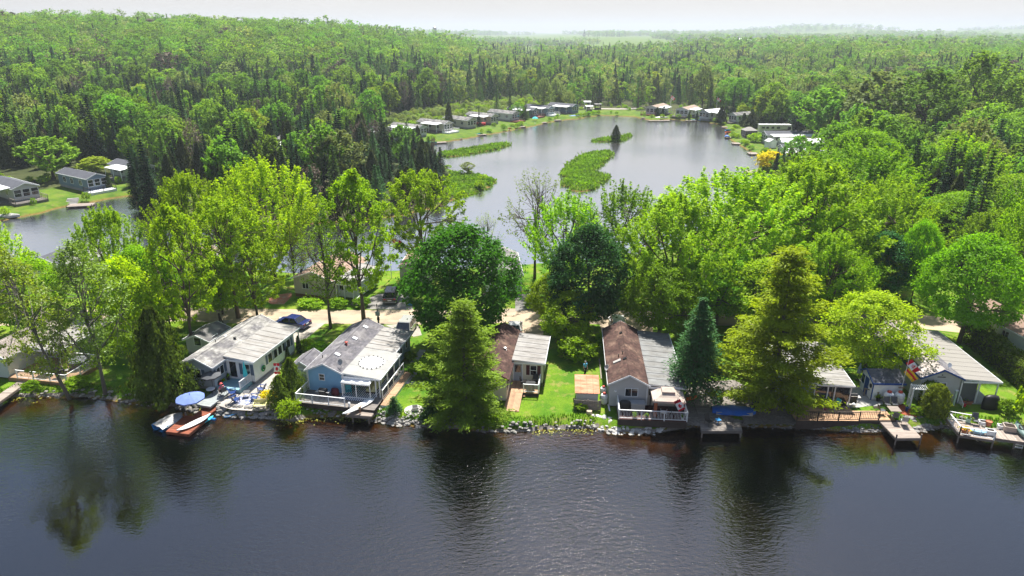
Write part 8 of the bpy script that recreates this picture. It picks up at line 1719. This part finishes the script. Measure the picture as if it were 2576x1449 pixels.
# named trees and shrubs round the pond
nt_ = [('cedar_tree', 'dark tree standing alone on the small far island', PROTO['cedar', 'N', 1], *zC(1205, 628), *[zC(0, 445)[1]], 26), ('willow_shrub', 'round willow bush on the grassy tip of the conifer point', PROTO['grey', 'N', 1], *zB(1580, 1165), zB(0, 1005)[1], 34), ('golden_shrub', 'bright golden yellow shrub at the right shore of the pond', T_gold, 1938, 428, 382, 66),
       ('cedar_tree', 'tall clipped cedar left of the flag on the far bank', T_col, *zD(398, 305), zD(0, 200)[1], 14), ('cedar_tree', 'broad clipped cedar beside the tan roofed home', T_col, *zD(478, 300), zD(0, 190)[1], 17), ('cedar_tree', 'column cedar left of the pale blue rowboat', T_col, *zD(785, 345), zD(0, 250)[1], 8), ('cedar_tree', 'column cedar right of the pale blue rowboat', T_col, *zD(878, 362), zD(0, 255)[1], 9),
       ('cedar_tree', 'dark round cedar at the bend of the right bank', PROTO['cedar', 'N', 0], *zD(1170, 390), zD(0, 190)[1], 32), ('cedar_tree', 'cedar left of the small white home on the right bank', PROTO['cedar', 'N', 1], *zD(1440, 430), zD(0, 270)[1], 24), ('spruce_tree', 'dark spruce right of the motorhome', PROTO['spruce', 'N', 0], *zD(2080, 490), zD(0, 85)[1], 60), ('cedar_tree', 'first of the broad cedars left of the motorhome', PROTO['cedar', 'N', 1], *zD(1530, 465), zD(0, 255)[1], 44), ('cedar_tree', 'middle one of the broad cedars behind the motorhome', PROTO['cedar', 'N', 0], *zD(1680, 440), zD(0, 262)[1], 44), ('cedar_tree', 'last of the broad cedars behind the motorhome', PROTO['cedar', 'N', 1], *zD(1840, 430), zD(0, 275)[1], 44),
       ('broadleaf_tree', 'tallest grey green poplar on the right hand slope', T_tall, 2310, 400, 182, 190), ('broadleaf_tree', 'tall fresh green poplar right of the tallest one', T_tall, 2430, 390, 142, 200), ('broadleaf_tree', 'tall poplar near the right picture edge above the lane', T_tall, 2540, 400, 200, 190), ('broadleaf_tree', 'pale green willow above the motorhome', PROTO['light', 'N', 1], 2060, 360, 230, 130), ('broadleaf_tree', 'silvery poplar above the pale budding maple', PROTO['grey', 'N', 1], 2200, 380, 190, 190), ('spruce_tree', 'tall dark spruce at the right above the lane', PROTO['fir', 'N', 1], 2480, 480, 300, 110), ('broadleaf_tree', 'round bright maple above the lane', PROTO['maple', 'N', 0], 2260, 420, 305, 100),
       ('shrub', 'round bush left of the long grey roofed home', T_bush, *zD(1590, 620), zD(0, 520)[1], 40), ('broadleaf_tree', 'bright lime tree with flat spreading crown beside the denim blue home', PROTO['lime', 'N', 0], *zA(1050, 440), zA(0, 258)[1], 78), ('broadleaf_tree', 'fresh green tree behind the denim blue home', PROTO['light', 'N', 1], *zA(590, 500), zA(0, 60)[1], 120), ('cedar_tree', 'column cedar right of the denim blue home', T_col, *zA(1195, 610), zA(0, 430)[1], 15),
       ('spruce_tree', 'big dark spruce at the mouth of the left channel', T_spr2, 385, 530, 352, 70), ('spruce_tree', 'leaning dark spruce over the left channel', T_spr2, 350, 522, 375, 50), ('spruce_tree', 'broad spruce at the left end of the conifer point', T_spr2, 596, 520, 330, 90), ('cedar_tree', 'cedar before the second home of the left row', PROTO['cedar', 'N', 0], *zB(840, 770), zB(0, 445)[1], 22), ('cedar_tree', 'cedar before the first home of the left row', PROTO['cedar', 'N', 1], *zB(600, 800), zB(0, 570)[1], 26), ('bare_tree', 'dead grey trunk at the end of the conifer point', PROTO['bare', 'N', 0], *zB(1080, 1030), zB(0, 640)[1], 18),
       ('broadleaf_tree', 'bright green tree on the lawn behind the conifer point', PROTO['lime', 'N', 1], 803, 372, 298, 58), ('broadleaf_tree', 'pale green spreading tree in the middle of the conifer point', PROTO['grey', 'N', 1], 860, 480, 335, 120)]
for nm, lab, pr, x, y, top, wd_ in nt_: tree_at(nm, lab, pr, x, y, top, wd_, cat='shrub' if 'shrub' in nm else 'tree')
RNG = np.random.default_rng(41); Cr = []
for poly, n in zip(ISLES, (350, 700, 250)):
    for _ in range(n):
        i = RNG.integers(len(poly)); f = RNG.random(); p = poly[i] * (1 - f) + poly[(i + 1) % len(poly)] * f; c_ = poly.mean(0); p = p + (c_ - p) * RNG.random() ** 2 * .25; Cr.append((p[0] + RNG.normal() * .3, p[1] + RNG.normal() * .3, .25 + .5 * RNG.random()))
Cr = np.array(Cr); n = len(Cr); link('marsh_reeds', leaf_mesh('marsh_reeds', Cr, RNG.normal(size=(n, 3)), .6 + .9 * RNG.random(n), L_olive, RNG.random(n) * .7, 4., RNG.normal(size=(n, 3)) * .3 + np.array([0, 0, 1.])), kind='stuff')
# marsh plants on the islands and the grassy tip
RNG = np.random.default_rng(31); C = []
for poly, n in [(p, m) for p, m in zip(ISLES, (2200, 5200, 1200))] + [(px_poly([(1128, 440), (1225, 447), (1250, 456), (1232, 470), (1190, 488), (1150, 500), (1120, 490)]), 2200)]:
    a, b = poly.min(0), poly.max(0); X = RNG.uniform(a[0], b[0], n * 3); Y = RNG.uniform(a[1], b[1], n * 3); ok = sdf(poly, X, Y) > -.3 + .9 * np.sin(X * 1.3) * np.sin(Y * .9 + X * .4); X, Y = X[ok][:n], Y[ok][:n]; C.append(np.stack([X, Y, ground_z(X, Y) + .12 + .25 * RNG.random(len(X)) * (1 + np.sin(X * .7) * np.cos(Y * .5))], 1))
C = np.concatenate(C); n = len(C); pt = .5 + .5 * np.sin(C[:, 0] * .55 + 2 * np.sin(C[:, 1] * .3)) * np.cos(C[:, 1] * .42); link('marsh_grass', leaf_mesh('marsh_grass', C, RNG.normal(size=(n, 3)) + np.array([0, -.3, .5]), (.35 + .7 * RNG.random(n)) * (.7 + .7 * pt), L_grass, .15 + .35 * RNG.random(n) + .5 * pt, 2.2, RNG.normal(size=(n, 3)) * .7 + np.array([0, 0, 1.])), kind='stuff')

# ------------------------------------------------------------ summer haze
hz = MB(); hz.box(-9500, -380, -4.5, 9500, 9300, 120)
mh = bpy.data.materials.new('haze'); mh.use_nodes = True; nt = mh.node_tree
for n in list(nt.nodes):
    if n.type != 'OUTPUT_MATERIAL': nt.nodes.remove(n)
pv = nd(nt, 'ShaderNodeVolumePrincipled', Density=.00022, Anisotropy=.3); pv.inputs['Color'].default_value = (.66, .735, .82, 1)
nt.links.new(pv.outputs[0], nt.nodes['Material Output'].inputs['Volume'])
ho = obj('haze', hz, mh, kind='stuff')
